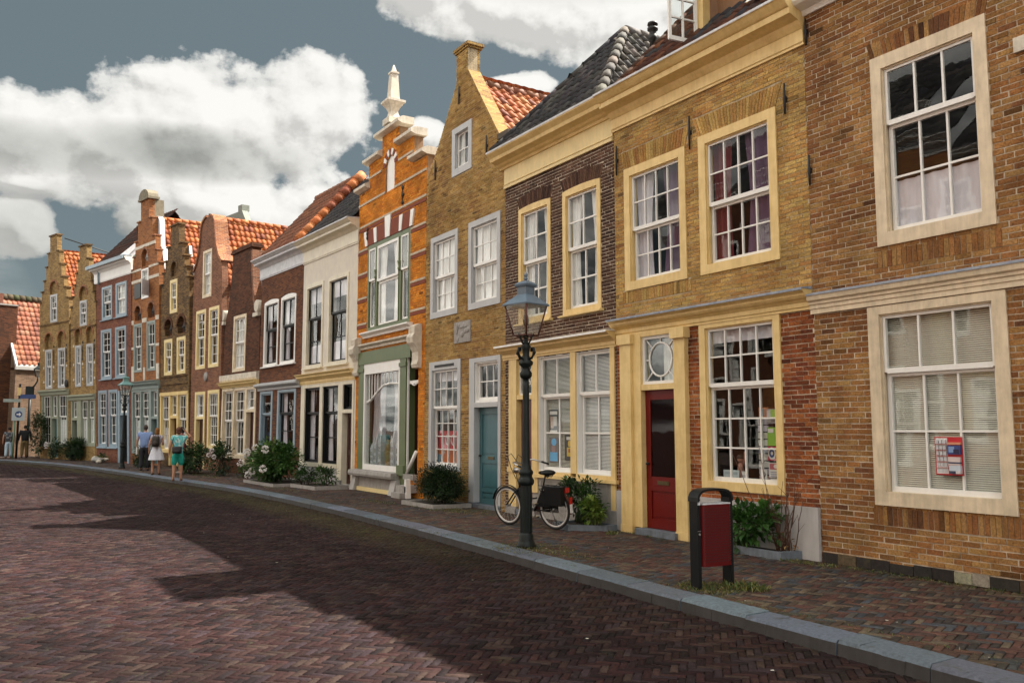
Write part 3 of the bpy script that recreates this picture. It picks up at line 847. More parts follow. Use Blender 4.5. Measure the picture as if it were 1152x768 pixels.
m.box(1.4,1.58,Y0,Y0+.16,7.5,9.6); m.box(2.5,2.72,Y0,Y0+.16,7.5,9.6); m.box(1.58,2.5,Y0,Y0+.16,9.3,9.6); m.box(1.58,2.5,Y0-.02,Y0+.16,7.5,7.85)
m.box(1.4,1.45,Y0+.161,3,7.5,9.6); m.box(2.66,2.72,Y0+.161,3,7.5,9.6); m.box(1.2,2.9,Y0-.25,3.1,9.601,9.75)
d = h.put(m, 'dormer', P_OCHRE)
m = MB(); m.box(1.7,2.5,Y0+.22,Y0+.25,7.86,9.3); m.quad((1.58,Y0+.16,7.86),(1.7,Y0+.25,7.86),(1.7,Y0+.25,9.3),(1.58,Y0+.16,9.3)); h.put(m, 'dormer_panel', P_WOOD, d)
m = MB(); g = MB(); M = Matrix.Translation((1.46,Y0-.02,7.86)) @ Matrix.Rotation(R(-98),4,'Z')
cw, chh = .56, 1.4
for (a,b,c_,e) in ((0,.05,0,chh),(cw-.05,cw,0,chh),(.05,cw-.05,0,.07),(.05,cw-.05,chh-.05,chh),(cw/2-.012,cw/2+.012,.07,chh-.05)): m.box(a,b,-.02,.02,c_,e,M=M)
for k in (1,2,3): m.box(.05,cw-.05,-.016,.016,.07+k*.32-.012,.07+k*.32+.012,M=M)
g.box(.05,cw-.05,-.003,.003,.07,chh-.05,M=M)
cs = h.put(m, 'casement', P_WHITE, d, 'white casement swung wide open'); h.put(g, 'pane', G_SHOP, d)
m = MB(); m.box(2.72,2.95,.3,1.6,7.6,8.25, M=Matrix.Rotation(0,4,'X')); 
m = MB(); m.quad((2.73,.3,7.95),(3.0,.3,7.93),(3.02,1.7,9.32),(2.73,1.7,9.36)); h.put(m, 'flashing', P_ZINC, rf)

# ---- 3: dark brick house
h = House(3, 'narrow dark purple brick house with pale yellow cornice and black glazed hipped roof', eave=7.0)
W = h.w
for a, b in ((.52,1.64),(2.04,3.17)):
    h.window(a, b, 3.72, 6.02, P_OCHRE, P_WHITE, 2, 2, 2, 4.9, (.1,.1,.09), [('sides', P_CURTAIN)], rise=.03, sill=(.06,.1,.05,P_OCHRE), bar=.03)
    h.lintel(a, b, 6.03, .24, (C_H3,3), .1, .03)
h.profile('frieze', -.01, W-.01, [(.02,6.58),(-.04,6.58),(-.04,6.64),(-.055,6.65),(-.03,6.67),(-.03,6.99),(.02,6.99)], P_PALE)
h.profile('cornice', -.12, W+.02, [(.02,6.99),(-.06,6.99),(-.08,7.03),(-.13,7.05),(-.16,7.09),(-.3,7.12),(-.32,7.18),(-.38,7.24),(-.4,7.26),(-.4,7.3),(.02,7.3)], P_OCHRE)
h.profile('flashing', -.13, W+.02, [(-.41,7.28),(-.41,7.315),(.0,7.33),(.0,7.302),(-.402,7.302),(-.402,7.28)], P_ZINC)
h.cornice(-.05, W+.02, 3.02, 3.28, .24, P_OCHRE, P_WHITE, .5, 'string_course')
h.holes.append([(.17,.02),(1.15,.02),(1.15,.3),(3.5,.3),(3.5,3.0),(.17,3.0)])
m = MB()
for a, b, z0 in ((.17,.45,.0),(1.0,1.2,.45),(2.26,2.42,.86),(3.4,3.52,.0)): m.box(a, b, -.03, .15, z0, 3.015)
m.box(.14,.47,-.05,.1,.8,.9); m.box(1.2,2.26,-.03,.15,.78,.86); m.box(2.42,3.4,-.03,.15,.78,.86); m.box(1.1,3.58,-.07,.0,.74,.8); m.box(.45,1.0,-.02,.15,2.22,2.3)
h.put(m, 'shopfront', P_OCHRE)
for a, b in ((1.2,2.26),(2.42,3.4)):
    h.window(a, b, .86, 3.01, P_WHITE, P_WHITE, 2, 1, 2, 2.25, (.02,.02,.02), [('blind', P_CURTAIN if a > 2 else P_BLIND, 40)], hole=False, glass=G_SHOP, bar=.03, y=.02)
h.panel_door(.46, .99, .1, 2.22, P_REDD, .09, None, ((.07,.42),(.5,.94)), 'r')
m = MB(); m.box(.45,1.0,.05,.1,2.3,2.34); m.box(.45,1.0,.05,.1,2.96,3.0); m.box(.45,.49,.051,.1,2.34,2.96); m.box(.96,1.0,.051,.1,2.34,2.96)
for k in (-1,1): m.tube([(.725-.22,.075,2.65-k*.3),(.725+.22,.075,2.65+k*.3)], .012, 5)
m.tube([(.725+.13*math.cos(t*PI/8),.075,2.65+.16*math.sin(t*PI/8)) for t in range(16)], .012, 5, closed=True)
t_ = h.put(m, 'fanlight', P_WHITE); g = MB(); g.box(.49,.96,.078,.082,2.34,2.96); h.put(g, 'pane', G_OLD, t_)
m = MB(); m.box(1.0,3.42,-.01,.1,.28,.74); m.box(1.25,3.3,-.03,.0,.68,.735)
for a, b in ((1.25,2.2),(2.35,3.3)):
    m.box(a,b,-.025,-.009,.3,.34); m.box(a,a+.07,-.025,-.009,.34,.68); m.box(b-.07,b,-.025,-.009,.34,.68)
h.put(m, 'lower_panel', P_GREYPANEL)
m = MB(); m.box(3.38,3.55,-.06,.0,0,.3); m.box(.1,.48,-.06,.0,0,.14); m.box(1.0,3.379,-.04,.0,0,.28); h.put(m, 'plinth', P_GSTONE)
m = MB(); m.box(.45,1.0,-.06,.1,.0,.1); h.put(m, 'doorstep', P_KERB)
h.finish([(0,0),(W,0),(W,7.1),(0,7.1)], MO_PALE, real=(0,C_H3,.2,.06,.013,3))
c = W/2; zr = 9.72
rf = h.tiles([(-.05,-.3,7.3),(W,-.3,7.3),(c,1.77,zr)], T_DARK, DARKS, tw=.22, row=.28)
h.tiles([(W,-.3,7.3),(W,7,7.3),(c,7,zr),(c,1.77,zr)], T_DARK, [(.09,.085,.08),(.11,.1,.09),(.06,.057,.055),(.13,.115,.1),(.075,.07,.066)], tw=.22, row=.28)  # sunlit slope and its caps: sun put into paler tile colours
h.tiles([(-.05,7,7.3),(-.05,-.3,7.3),(c,1.77,zr),(c,7,zr)], T_DARK, DARKS, tw=.22, row=.28)
for p in ((W,-.3,7.32),(-.05,-.3,7.32)): h.ridge(p, (c,1.77,zr+.03), T_DARK, [(.11,.1,.095),(.085,.08,.075),(.13,.115,.1)] if p[0] > 1 else DARKS, .1, rf)
h.ridge((c,1.77,zr+.03), (c,7,zr+.03), T_DARK, [(.12,.11,.1),(.16,.15,.14)], .1, rf)
m = MB(); m.lathe([(.06,0),(.06,.75),(.085,.77),(.085,.83),(.065,.85),(.065,.93),(.1,.95),(.1,.99),(.05,1.0),(.05,1.04),(.1,1.05),(.09,1.09)], 14, (3.25,1.2,8.05)); f_ = h.put(m, 'flue_pipe', P_IRON, rf)
m = MB(); m.lathe([(.24,0),(.1,.42),(.06,.44)], 12, (3.25,1.2,7.75)); h.put(m, 'flue_flashing', P_ZINC, rf)

# ---- 4: mustard brick gable house with chimney
h = House(4, 'mustard brick house with pointed chimney gable, teal door and pale grey window frames', eave=7.6)
W = h.w
net = [('net', P_CURTAIN)]
h.window(1.32, 2.25, 7.42, 8.55, P_GREYF, P_WHITE, 2, 2, 0, None, (.16,.14,.16), [('sides', P_CURTAIN)], bar=.02)
for a in (.28, 2.13):
    h.window(a, a+1.35, 4.23, 6.18, P_GREYF, P_WHITE, 3, 2, 2, 5.18, (.13,.13,.14), net, bar=.018)
h.window(.26, 1.8, .72, 3.2, P_GREYF, P_WHITE, 4, 2, 4, 2.12, (.14,.2,.1), [('top', P_CURT2, .12)], bar=.02, glass=G_SHOP)
h.holes.append((2.2, 3.5, .03, 3.16))
m = MB(); m.box(2.2,2.42,-.02,.2,.1,3.16); m.box(3.4,3.5,-.02,.2,.1,3.16); m.box(2.42,3.4,-.02,.2,3.06,3.16); m.box(2.42,3.4,-.025,.2,2.1,2.2)
h.put(m, 'door_frame', P_GREYF)
m = MB(); m.box(2.2,2.42,-.03,.2,0.0,.1); m.box(3.4,3.5,-.03,.2,0,.1); h.put(m, 'plinth', P_KERB)
h.panel_door(2.43, 3.39, .08, 2.1, P_TEAL, .12, None, ((.05,.12),(.16,.42),(.5,.93)), 'l', .93)
h.window(2.42, 3.4, 2.2, 3.06, P_WHITE, P_WHITE, 3, 2, 0, None, (.03,.03,.05), [], hole=False, y=.03, name='transom_window', bar=.02)
m = MB(); m.box(2.3,3.45,-.06,.2,0,.075); h.put(m, 'doorstep', P_KERB)
m = MB(); m.box(1.5,2.24,-.02,.05,3.55,4.02)
for k in range(14): m.ball((rnd.uniform(1.58,2.16),-.02,rnd.uniform(3.62,3.95)), (rnd.uniform(.03,.09),.02,rnd.uniform(.03,.08)), nu=7, nv=5)
h.put(m, 'plaque', P_GSTONE)
m = MB(); m.box(.55,1.5,-.028,.02,3.06,3.12); h.put(m, 'window_head', P_IRON)
for u, a, b in ((1.67,9.06,9.5),(2.93,7.49,7.95),(.5,7.57,8.05)): h.anchor(u, a, b)
c = 1.76
h.finish([(0,0),(W,0),(W,7.72),(c+1.7,7.72),(c+.27,9.72),(c+.27,10.3),(c-.27,10.3),(c-.27,9.62),(c-.75,8.95),(c-1.2,8.35),(c-1.72,7.75),(0,7.7)], MO_MID, real=(0,C_H4,.17,.05,.009,4))
m = MB(); m.box(c-.27,c+.27,.251,.32,9.5,10.3); m.box(c-.31,c+.31,-.03,.36,10.3,10.35); m.box(c-.35,c+.35,-.055,.39,10.35,10.42); h.put(m, 'chimney', B_H4)
m = MB(); m.extr([(c+1.62,7.82),(c+1.74,7.76),(c+.33,9.74),(c+.22,9.79)], -.02, .3); h.put(m, 'coping', B_H4)
m = MB(); m.box(3.42,3.85,-.06,.32,7.7,7.82); h.put(m, 'kneeler', P_MOSSROOF)
h.gable_roof(9.62, 7.45, T_ORANGE, ORANGES, c, .27, ridge_cols=[(.16,.07,.04),(.22,.09,.05)])

# ---- 5: bright orange brick house with stepped gable and finial
h = House(5, 'bright orange brick house with white banded stepped gable, tall white finial and green shopfront', eave=7.4)
W = h.w; c = 2.15
ol = [(0,0),(W,0),(W,8.36),(c+1.47,8.36),(c+1.47,9.05),(c+.55,9.05),(c+.55,9.58),(c-.55,9.58),(c-.55,9.05),(c-1.47,9.05),(c-1.47,8.36),(0,8.36)]
for a, b, z in ((-.06,.78,8.36),(3.54,W+.04,8.36),(.55,1.62,9.05),(2.68,3.75,9.05),(1.33,2.97,9.58)):
    m = MB(); m.extr([(-.03,z+.002),(-.16,z+.05),(-.16,z+.13),(-.02,z+.2),(.3,z+.2),(.3,z+.002)], a, b, plane='yz'); h.put(m, 'coping', P_STONE)
m = MB(); m.lathe([(.3,0),(.3,.16),(.22,.18),(.16,.28),(.14,.36),(.2,.46),(.3,.56),(.36,.6),(.36,.66),(.22,.7)], 4, (c,.06,9.78), sq=True)
m.lathe([(.19,0),(.13,.72),(.16,.74),(.16,.79),(.09,.81),(.02,1.0)], 4, (c,.06,10.46), sq=True); h.put(m, 'finial', P_STONE)
h.holes.append([(c-.28,7.96),(c+.28,7.96)] + arc(c-.28, c+.28, 8.66, .28))
m = MB(); m.extr([(c-.28,7.96),(c+.28,7.96)] + arc(c-.28, c+.28, 8.66, .28), .04, .08); nc = h.put(m, 'niche', P_WHITE)
for k in range(9):
    a0, a1 = PI*k/9, PI*(k+.86)/9; m = MB()
    p = [(c+.29*math.cos(t), 8.66+.29*math.sin(t)) for t in (a0,a1)] + [(c+.46*math.cos(t), 8.66+.46*math.sin(t)) for t in (a1,a0)]
    m.extr(p, -.015, .03)
    h.put(m, 'voussoir', P_WHITE if k % 2 else B_RED5, nc)
bb = [(0.004,W-.004,-.018,.01,7.31,7.37),(0.004,c-.3,-.018,.01,7.96,8.02),(c+.3,W-.004,-.018,.01,7.96,8.02),(.7,1.6,-.018,.01,8.63,8.69),(2.68,3.58,-.018,.01,8.63,8.69)]
for z in (6.62,5.95,5.25,4.52): bb += [(.004,.7,-.018,.01,z+.01,z+.065),(3.5,W-.004,-.018,.01,z+.01,z+.065)]
h.pieces('stone_band', P_BAND, bb)
bb = [(.004,W-.004,-.012,.01,7.2,7.278)]
for z in (6.54,5.87,5.17,4.44): bb += [(.004,.69,-.012,.01,z,z+.078),(3.51,W-.005,-.0115,.01,z,z+.078)]
h.pieces('red_band', B_RED5, bb)
h.anchor(.7, 6.95, 7.2, True); h.anchor(3.0, 7.45, 7.85, True)
# three-light green window
h.holes.append((.72, 3.48, 4.28, 6.72))
m = MB(); m.box(.72,.82,.0,.2,4.28,6.72); m.box(3.38,3.48,.0,.2,4.28,6.72); m.box(1.28,1.4,.0,.2,4.4,6.6); m.box(2.8,2.92,.0,.2,4.4,6.6); m.box(.82,3.38,-.001,.2,6.6,6.72); m.box(.82,3.38,-.002,.2,4.28,4.4)
for u in (1.34,2.86): m.lathe([(.03,0),(.05,.05),(.03,.1),(.05,.2),(.06,.25)], 10, (u,-.02,5.7))
fr = h.put(m, 'window_frame', P_GREEN)
h.window(.82, 1.28, 4.4, 6.6, P_GREEN, P_WHITE, 1, 1, 1, 5.7, (.008,.008,.008), [], hole=False, y=-.04, proud=-.03)
h.window(1.4, 2.8, 4.4, 6.6, P_GREEN, P_WHITE, 1, 1, 1, 5.62, (.008,.008,.008), [('sides', P_CURTAIN)], hole=False, y=-.05, sw=.08, proud=-.03)
h.window(2.92, 3.38, 4.4, 6.6, P_GREEN, P_WHITE, 1, 1, 1, 5.7, (.008,.008,.008), [], hole=False, y=-.04, proud=-.03)
h.profile('sill', .55, 3.65, [(.0,4.13),(-.05,4.13),(-.06,4.18),(-.12,4.21),(-.16,4.24),(-.16,4.275),(.0,4.275)], P_WHITE)
m = MB(); m.extr([(.62,6.722),(3.58,6.722),(3.7,7.16),(.5,7.16)], -.02, .03); h.put(m, 'lintel', B_RED5)
for k, u in enumerate((.66,1.3,2.1,2.9,3.54)):
    wd = .09 if u != 2.1 else .17
    m2 = MB(); m2.extr([(u-wd*.8,6.724),(u+wd*.8,6.724),(u+wd*1.1+(u-2.1)*.06,7.14 if u != 2.1 else 7.3),(u-wd*1.1+(u-2.1)*.06,7.14 if u != 2.1 else 7.3)], -.04, .02); h.put(m2, 'keystone', P_WHITE)
h.profile('string_course', .3, 3.8, [(.0,3.82),(-.04,3.82),(-.05,3.88),(-.1,3.91),(-.12,3.93),(-.12,3.97),(.0,3.99)], P_STONE)
for a in (.0, 3.84):
    m = MB(); m.extr([(.0,3.1),(-.1,3.12),(-.13,3.2),(-.1,3.3),(-.1,3.5),(-.16,3.62),(-.24,3.72),(-.26,3.85),(-.2,3.95),(-.2,4.12),(-.1,4.18),(.0,4.18)], a, a+.34, plane='yz'); m.lathe([(.04,0),(.06,.02),(.03,.05)], 10, (a+.17,-.17,3.98)); h.put(m, 'console', P_STONE)
h.holes.append((.32, 4.0, .42, 3.76))
m = MB(); m.box(.32,3.7,-.08,.2,3.4,3.74); h.put(m, 'shop_beam', P_GREEN)
m = MB(); m.box(.34,.7,-.06,.2,.56,3.4); m.box(.31,.73,-.09,.1,3.2,3.3); h.put(m, 'shop_post', P_GREEN)
m = MB(); m.box(3.08,3.42,-.06,.2,.2,3.4); m.box(3.05,3.45,-.09,.1,3.2,3.3); m.box(3.04,3.44,-.12,.15,.5,.75); h.put(m, 'shop_post', P_GREEN)
m = MB(); m.box(.72,.8,-.06,.1,.56,3.4); m.box(2.98,3.06,-.06,.1,.56,3.4); m.box(.8,2.98,-.06,.1,3.12,3.4); m.box(.8,2.98,-.061,.1,.56,.7)
sw = h.put(m, 'shop_window', P_WHITE)
g = MB(); g.box(.8,2.98,.0,.008,.7,3.12); h.put(g, 'pane', G_SHOP, sw)
m = MB()
cv = [(.8,2.35),(1.1,2.42),(1.5,2.62),(1.9,2.78),(2.4,2.82),(2.98,2.78)]
for i in range(5): m.tube([(cv[i][0],.01,cv[i][1]),(cv[i+1][0],.01,cv[i+1][1])], .035, 6)
for u, z in ((.98,2.4),(1.15,2.45),(1.35,2.56),(1.55,2.65),(1.78,2.74),(2.0,2.8),(2.25,2.82),(2.5,2.82),(2.75,2.8)): m.box(u-.015,u+.015,-.005,.02,z,3.12)
h.put(m, 'glazing_bar', P_WHITE, sw)
m = MB(); drape(m, .8, 1.7, 1.3, 3.1, .22, .03, 5, .2); drape(m, 2.1, 2.98, 1.3, 3.1, .22, .03, 5, .2); h.put(m, 'curtain', P_CURT2, sw)  # pale drapes added to imitate a window reflection in the glass
m = MB(); m.box(.75,3.03,.06,1.3,.46,.555); h.put(m, 'display_shelf', P_IVORY)
m = MB(); m.extr([(.0,.38),(-.28,.4),(-.3,.46),(-.28,.54),(.0,.56)], .25, 3.1, plane='yz'); h.put(m, 'sill', P_GSTONE)
m = MB(); m.box(.3,3.0,-.1,.0,.1,.38)
h.put(m, 'plinth', P_GSTONE)
m = MB(); m.box(.3,3.0,-.16,.0,.0,.1); h.put(m, 'plinth', P_PALE)
for a in (.26, 2.86):
    m = MB(); m.extr([(.0,.0),(-.26,.0),(-.17,.38),(.0,.38)], a, a+.3, plane='yz'); h.put(m, 'buttress', P_PLINTH)
# open porch on the right
m = MB(); m.box(3.43,4.0,1.1,1.14,.4,3.4); m.quad((3.43,.2,.42),(3.43,1.1,.42),(3.43,1.1,3.4),(3.43,.2,3.4)); m.quad((4.0,.2,.42),(4.0,1.1,.42),(4.0,1.1,3.4),(4.0,.2,3.4)); h.put(m, 'porch', P_MAROON)
m = MB(); m.box(3.44,4.0,.0,1.1,.3,.42); m.extr([(.0,.12),(-.3,.12),(-.3,.28),(.0,.3)], 3.44, 4.0, plane='yz'); m.box(3.5,3.98,-.45,-.3,.0,.13); m.extr([(.0,.42),(-.12,.42),(-.12,.55),(.0,.55)], 3.45, 4.02, plane='yz'); h.put(m, 'step', P_GSTONE)
m = MB(); m.tube([(3.46,-.02,.56),(3.98,-.02,1.1)], .045, 8); m.box(3.44,3.47,-.03,.02,.5,3.4); m.extr([(3.9,0),(4.05,0),(4.0,.45),(3.93,.45)], -.3, -.18); h.put(m, 'handrail', P_WHITE)
m = MB(); m.box(3.46,3.98,.03,.06,2.75,2.83); m.tube([(3.46+.52*t/8,.04,2.83-.12*math.sin(PI*t/8)) for t in range(9)], .02, 6); h.put(m, 'porch_bar', P_WHITE)
h.finish(ol, MO_RED, real=(0,C_H5,.2,.06,.007,5))
h.gable_roof(9.2, 7.3, T_DARK, DARKS, c, .27)
m = MB(); m.extr([(W-.35,7.75),(W+.1,7.72),(W+.1,7.86),(W-.1,8.3),(W-.2,8.3)], .26, .6); m.extr([(-.14,7.7),(.2,7.7),(.12,8.25),(.02,8.25)], .255, .6); h.put(m, 'flashing', P_ZINC)

# ---- 6: lavender plastered house
h = House(6, 'pale cream plastered house with cream cornice and dark sashes in cream frames', name='plastered_house', eave=7.3)
W = h.w
for a, b in ((.3,1.7),(2.08,3.55)):
    h.window(a, b, 3.56, 6.2, P_IVORY, P_BLACK, 2, 1, 2, 5.1, (.1,.1,.08), [('top', P_CURT2, .2), ('low', P_CURT2, .25)], rise=.05, proud=.03, bar=.03, sill=(.08,.1,.06,P_IVORY))
h.cornice(-.02, W+.05, 6.95, 7.65, .4, P_IVORY, P_ZINC, .6)
h.cornice(-.05, W+.0, 3.03, 3.35, .24, P_OCHRE, None, .45, 'string_course')
h.holes.append((.08, 4.05, .03, 3.02))
m = MB()
for a, b in ((.08,.38),(1.6,1.82),(2.98,3.3),(3.95,4.05)): m.box(a,b,-.03,.2,.5 if a < 3.5 and a != 2.98 else .05,3.02)
m.box(3.02,3.28,-.04,.2,.05,.5); m.box(.38,1.6,-.03,.2,2.92,3.02); m.box(1.82,2.98,-.03,.2,2.92,3.02); m.box(.08,2.98,-.06,.2,.5,.62); m.box(3.3,3.95,-.03,.2,2.1,2.2); m.box(3.3,3.95,-.03,.2,2.92,3.02)
h.put(m, 'shopfront', P_IVORY)
for a, b in ((.38,1.6),(1.82,2.98)):
    h.window(a, b, .62, 2.92, P_BLACK, P_BLACK, 2, 1, 2, 2.12, (.02,.02,.02), [('left', P_CURT2, .3)], hole=False, bar=.035, y=.03)
h.window(3.3, 3.95, 2.2, 2.92, P_BLACK, P_BLACK, 2, 1, 0, None, (.02,.02,.02), [], hole=False, y=.03, name='transom_window')
h.panel_door(3.31, 3.94, .08, 2.1, P_MAROON, .14, None, ((.06,.4),(.48,.94)), 'r')
m = MB(); m.box(.0,2.99,-.04,.0,0,.5); h.put(m, 'plinth', P_PLINTH)
m = MB(); m.box(3.0,3.3,-.07,.0,0,.18); m.box(3.3,4.0,-.03,.2,0,.07); h.put(m, 'doorstep', P_GSTONE)
h.finish([(0,0),(W,0),(W,7.2),(0,7.2)], P_LAV)
h.tiles([(0,-.2,7.68),(W,-.2,7.68),(W,1.9,9.9),(0,1.9,9.9)], T_DARK, DARKS[:3])
h.tiles([(W,4.4,7.4),(0,4.4,7.4),(0,1.9,9.9),(W,1.9,9.9)], T_DARK, DARKS)

# ---- 7: dark red brick house
h = House(7, 'dark red brick house with white framed arched windows next to the cream plastered house', eave=7.3)
W = h.w
for a, b in ((.4,1.75),(2.0,3.32)):
    h.window(a, b, 3.83, 6.1, P_WHITE, P_BLACK, 2, 1, 2, 5.1, (.08,.09,.08), [('left', P_CURT2, .25)], rise=.07, bar=.03, sill=(.08,.1,.06,P_WHITE))
h.cornice(-.1, W+.02, 7.0, 7.67, .4, P_ZINC, P_ZINC, .6)
h.profile('string_course', -.02, W, [(.0,2.98),(-.04,2.98),(-.05,3.06),(-.16,3.1),(-.2,3.14),(-.2,3.2),(.0,3.26)], P_GREYF)
h.window(.2, 1.42, .9, 2.95, P_BLUE, P_BLUE, 1, 1, 1, 2.15, (.14,.08,.1), [], bar=.03)
h.window(1.88, 3.5, .9, 2.95, P_BLUE, P_BLACK, 2, 1, 2, 2.15, (.14,.08,.1), [('left', P_CURT2, .3)], bar=.03)
h.finish([(0,0),(W,0),(W,7.2),(0,7.2)], B_H7)
rf = h.tiles([(0,-.2,7.7),(W,-.2,7.7),(W,2.05,10.33),(0,2.05,10.33)], T_ORANGE, [(.16,.055,.025),(.2,.07,.03),(.12,.045,.022)])  # street slope: orange tiles browned, shade put into the colour
h.tiles([(W,4.6,7.4),(0,4.6,7.4),(0,2.05,10.33),(W,2.05,10.33)], T_ORANGE, ORANGES)
h.ridge((W-.02,-.2,7.76),(W-.02,2.05,10.37), T_ORANGE, ORANGES, .17, rf); h.ridge((W-.3,-.15,7.76),(W-.3,2.05,10.36), T_ORANGE, ORANGES, .12, rf)
h.ridge((0,2.05,10.36),(W,2.05,10.36), T_ORANGE, [(.2,.08,.04)], .12, rf)

# ---- 8: dark neck gable
h = House(8, 'dark brown brick house with a tall flared neck gable and cream double shop window', eave=5.6)
W = h.w; c = 1.75
h.window(1.1, 2.4, 3.8, 5.95, P_CREAM, P_WHITE, 3, 2, 2, 4.9, (.12,.12,.12), [('net', P_CURTAIN)], bar=.025)
h.profile('string_course', -.02, W, [(.0,3.42),(-.08,3.42),(-.12,3.5),(-.12,3.7),(.0,3.72)], P_STONE)
h.cornice(-.02, W, 3.2, 3.418, .22, P_OCHRE, None, .3, 'cornice')
h.holes.append((.1, 3.6, .06, 3.19))
m = MB()
for a, b, z in ((.1,.24,.6),(1.28,1.46,.6),(2.5,2.72,.06),(3.46,3.6,.06)): m.box(a,b,-.03,.2,z,3.18)
m.box(.24,2.5,-.04,.2,.55,.67); m.box(.24,2.5,-.03,.2,3.08,3.18); m.box(2.72,3.46,-.03,.2,2.25,2.36); m.box(2.72,3.46,-.03,.2,3.08,3.18); h.put(m, 'shopfront', P_CREAM)
m = MB(); m.box(.1,2.6,-.02,.1,0,.55); h.put(m, 'plinth', B_H8)
for a, b in ((.24,1.28),(1.46,2.5)): h.window(a, b, .67, 3.08, P_CREAM, P_WHITE, 3, 3, 2, 1.95, (.02,.02,.02), [], hole=False, y=.03, bar=.025)
h.window(2.72, 3.46, 2.36, 3.08, P_WHITE, P_WHITE, 2, 2, 0, None, (.02,.02,.02), [], hole=False, y=.03, name='transom_window')
h.panel_door(2.73, 3.45, .08, 2.25, P_MAROON, .14, None, ((.06,.4),(.48,.94)))
cur = [(1.95,5.75),(1.6,5.85),(1.35,6.3),(1.17,7.0),(1.06,7.7),(1.0,8.25),(1.02,8.5)]
h.finish([(0,0),(W,0)] + bell(c, cur), B_H8)
m = MB(); m.box(c-1.1,c+1.1,-.06,.4,8.42,8.52); m.box(c-1.02,c+1.02,-.03,.36,8.52,8.6); m.box(c-.98,c+.98,.25,.34,7.9,8.42); h.put(m, 'coping', B_H8)
o = [(c+a, z) for a, z in cur[1:6]]; m = MB(); m.extr(o + [(u+.13, z+.05) for u, z in o][::-1], -.05, .5); h.put(m, 'coping', B_H9)
for sgn in (1,-1):
    m = MB(); m.tube([(c+sgn*1.75,-.08,6.1),(c+sgn*1.75,.5,6.1)], .22, 12); m.box(c+sgn*1.75-.28,c+sgn*1.75+.2,-.1,.45,5.72,5.86); h.put(m, 'scroll', P_STONE)
h.gable_roof(8.3, 5.7, T_ORANGE, ORANGES, c, .27)
m = MB(); m.extr([(c+1.25,6.0),(c+2.0,5.75),(c+2.05,6.0),(c+1.3,7.2)], .27, .33); h.put(m, 'flashing', P_ZINC)

# ---- 9: bell gable
h = House(9, 'reddish brick house with a rounded bell gable and cream framed windows', lean=1, eave=7.3)
W = h.w; c = 1.68
h.window(1.2, 2.16, 7.02, 9.0, P_CREAM, P_WHITE, 2, 2, 2, 8.0, (.12,.12,.12), [('net', P_CURTAIN)])
for a, b in ((.54,1.62),(1.97,3.05)): h.window(a, b, 4.1, 6.55, P_PALE, P_WHITE, 2, 3, 3, 5.4, (.13,.13,.13), [])
h.holes.append((.6, 1.72, .05, 3.16))
m = MB(); m.box(.6,.76,-.03,.2,.05,3.16); m.box(1.58,1.72,-.03,.2,.05,3.16); m.box(.76,1.58,-.03,.2,3.04,3.16); m.box(.76,1.58,-.03,.2,2.04,2.14); h.put(m, 'door_frame', P_PALE)
h.panel_door(.77, 1.57, .06, 2.04, P_MAROON, .14, None, ((.06,.4),(.48,.94)))
h.window(.76, 1.58, 2.14, 3.04, P_WHITE, P_WHITE, 2, 2, 0, None, (.03,.03,.03), [], hole=False, y=.03, name='transom_window')
h.window(1.99, 3.2, .86, 3.19, P_PALE, P_WHITE, 4, 2, 3, 2.15, (.13,.13,.13), [])
m = MB(); m.lathe([(.2,0),(.18,.04),(.1,.05),(.05,.07)], 12); o_ = h.put(m, 'medallion', P_GSTONE); o_.location = (1.75,0,3.75); o_.rotation_euler = (R(90),0,0)
cur = [(1.6,7.5),(1.52,8.25),(1.2,8.55),(.95,9.0),(.8,9.5),(.72,10.0),(.6,10.22),(.4,10.34),(.15,10.4)]
h.finish([(0,0),(W,0)] + bell(c, cur), B_H9)
o = [(c+a, z) for a, z in cur]; 
for s_ in (1,-1):
    o = [(c+s_*a, z) for a, z in cur[1:]]; m = MB(); m.extr(o + [(u+s_*.07*min(1,(10.45-z)*2), z+.09) for u, z in o][::-1], -.06, .5); h.put(m, 'coping', B_ORG)
h.gable_roof(10.35, 7.3, T_ORANGE, ORANGES, c, .27)

# ---- 10: weathered stepped gable
h = House(10, 'weathered dark brown brick house with crumbling stepped gable over a yellow shopfront', lean=2, eave=7.6)
W = h.w; c = 1.67
h.window(1.16, 2.0, 6.72, 8.2, P_PALE, P_WHITE, 2, 2, 2, 7.4, (.14,.14,.14), [])
for a, b in ((.5,1.45),(1.98,2.95)):
    h.window(a, b, 4.0, 5.6, P_PALE, P_WHITE, 2, 2, 2, 4.8, (.14,.14,.14), []); h.arch_niche(a+.05, b-.05, 5.75, 6.5, B_H8, B_H8, .18, P_IRON)
h.arch_niche(1.25, 1.95, 8.35, 9.0, B_H10, B_H10, .12)
h.holes.append((.06, 3.28, .06, 3.25))
m = MB()
for a, b, z in ((.06,.22,.6),(1.12,1.3,.06),(2.02,2.18,.06),(3.12,3.28,.6)): m.box(a,b,-.03,.2,z,3.1)
m.box(.06,3.28,-.05,.2,3.1,3.25); m.box(.06,1.12,-.04,.2,.6,.74); m.box(2.18,3.28,-.04,.2,.6,.74); m.box(1.3,2.02,-.02,.2,2.1,2.2)
m.extr([(1.3,1.75),(1.3,2.1),(2.02,2.1),(2.02,1.75)] + arc(1.3,2.02,1.75,.3)[1:-1][::1], -.02, .18) if False else None
h.put(m, 'shopfront', P_OCHRE)
for a, b in ((.22,1.12),(2.18,3.12)): h.window(a, b, .74, 3.1, P_PALE, P_WHITE, 3, 2, 2, 2.05, (.02,.02,.02), [('low', P_CURT2, .4)], hole=False, y=.03)
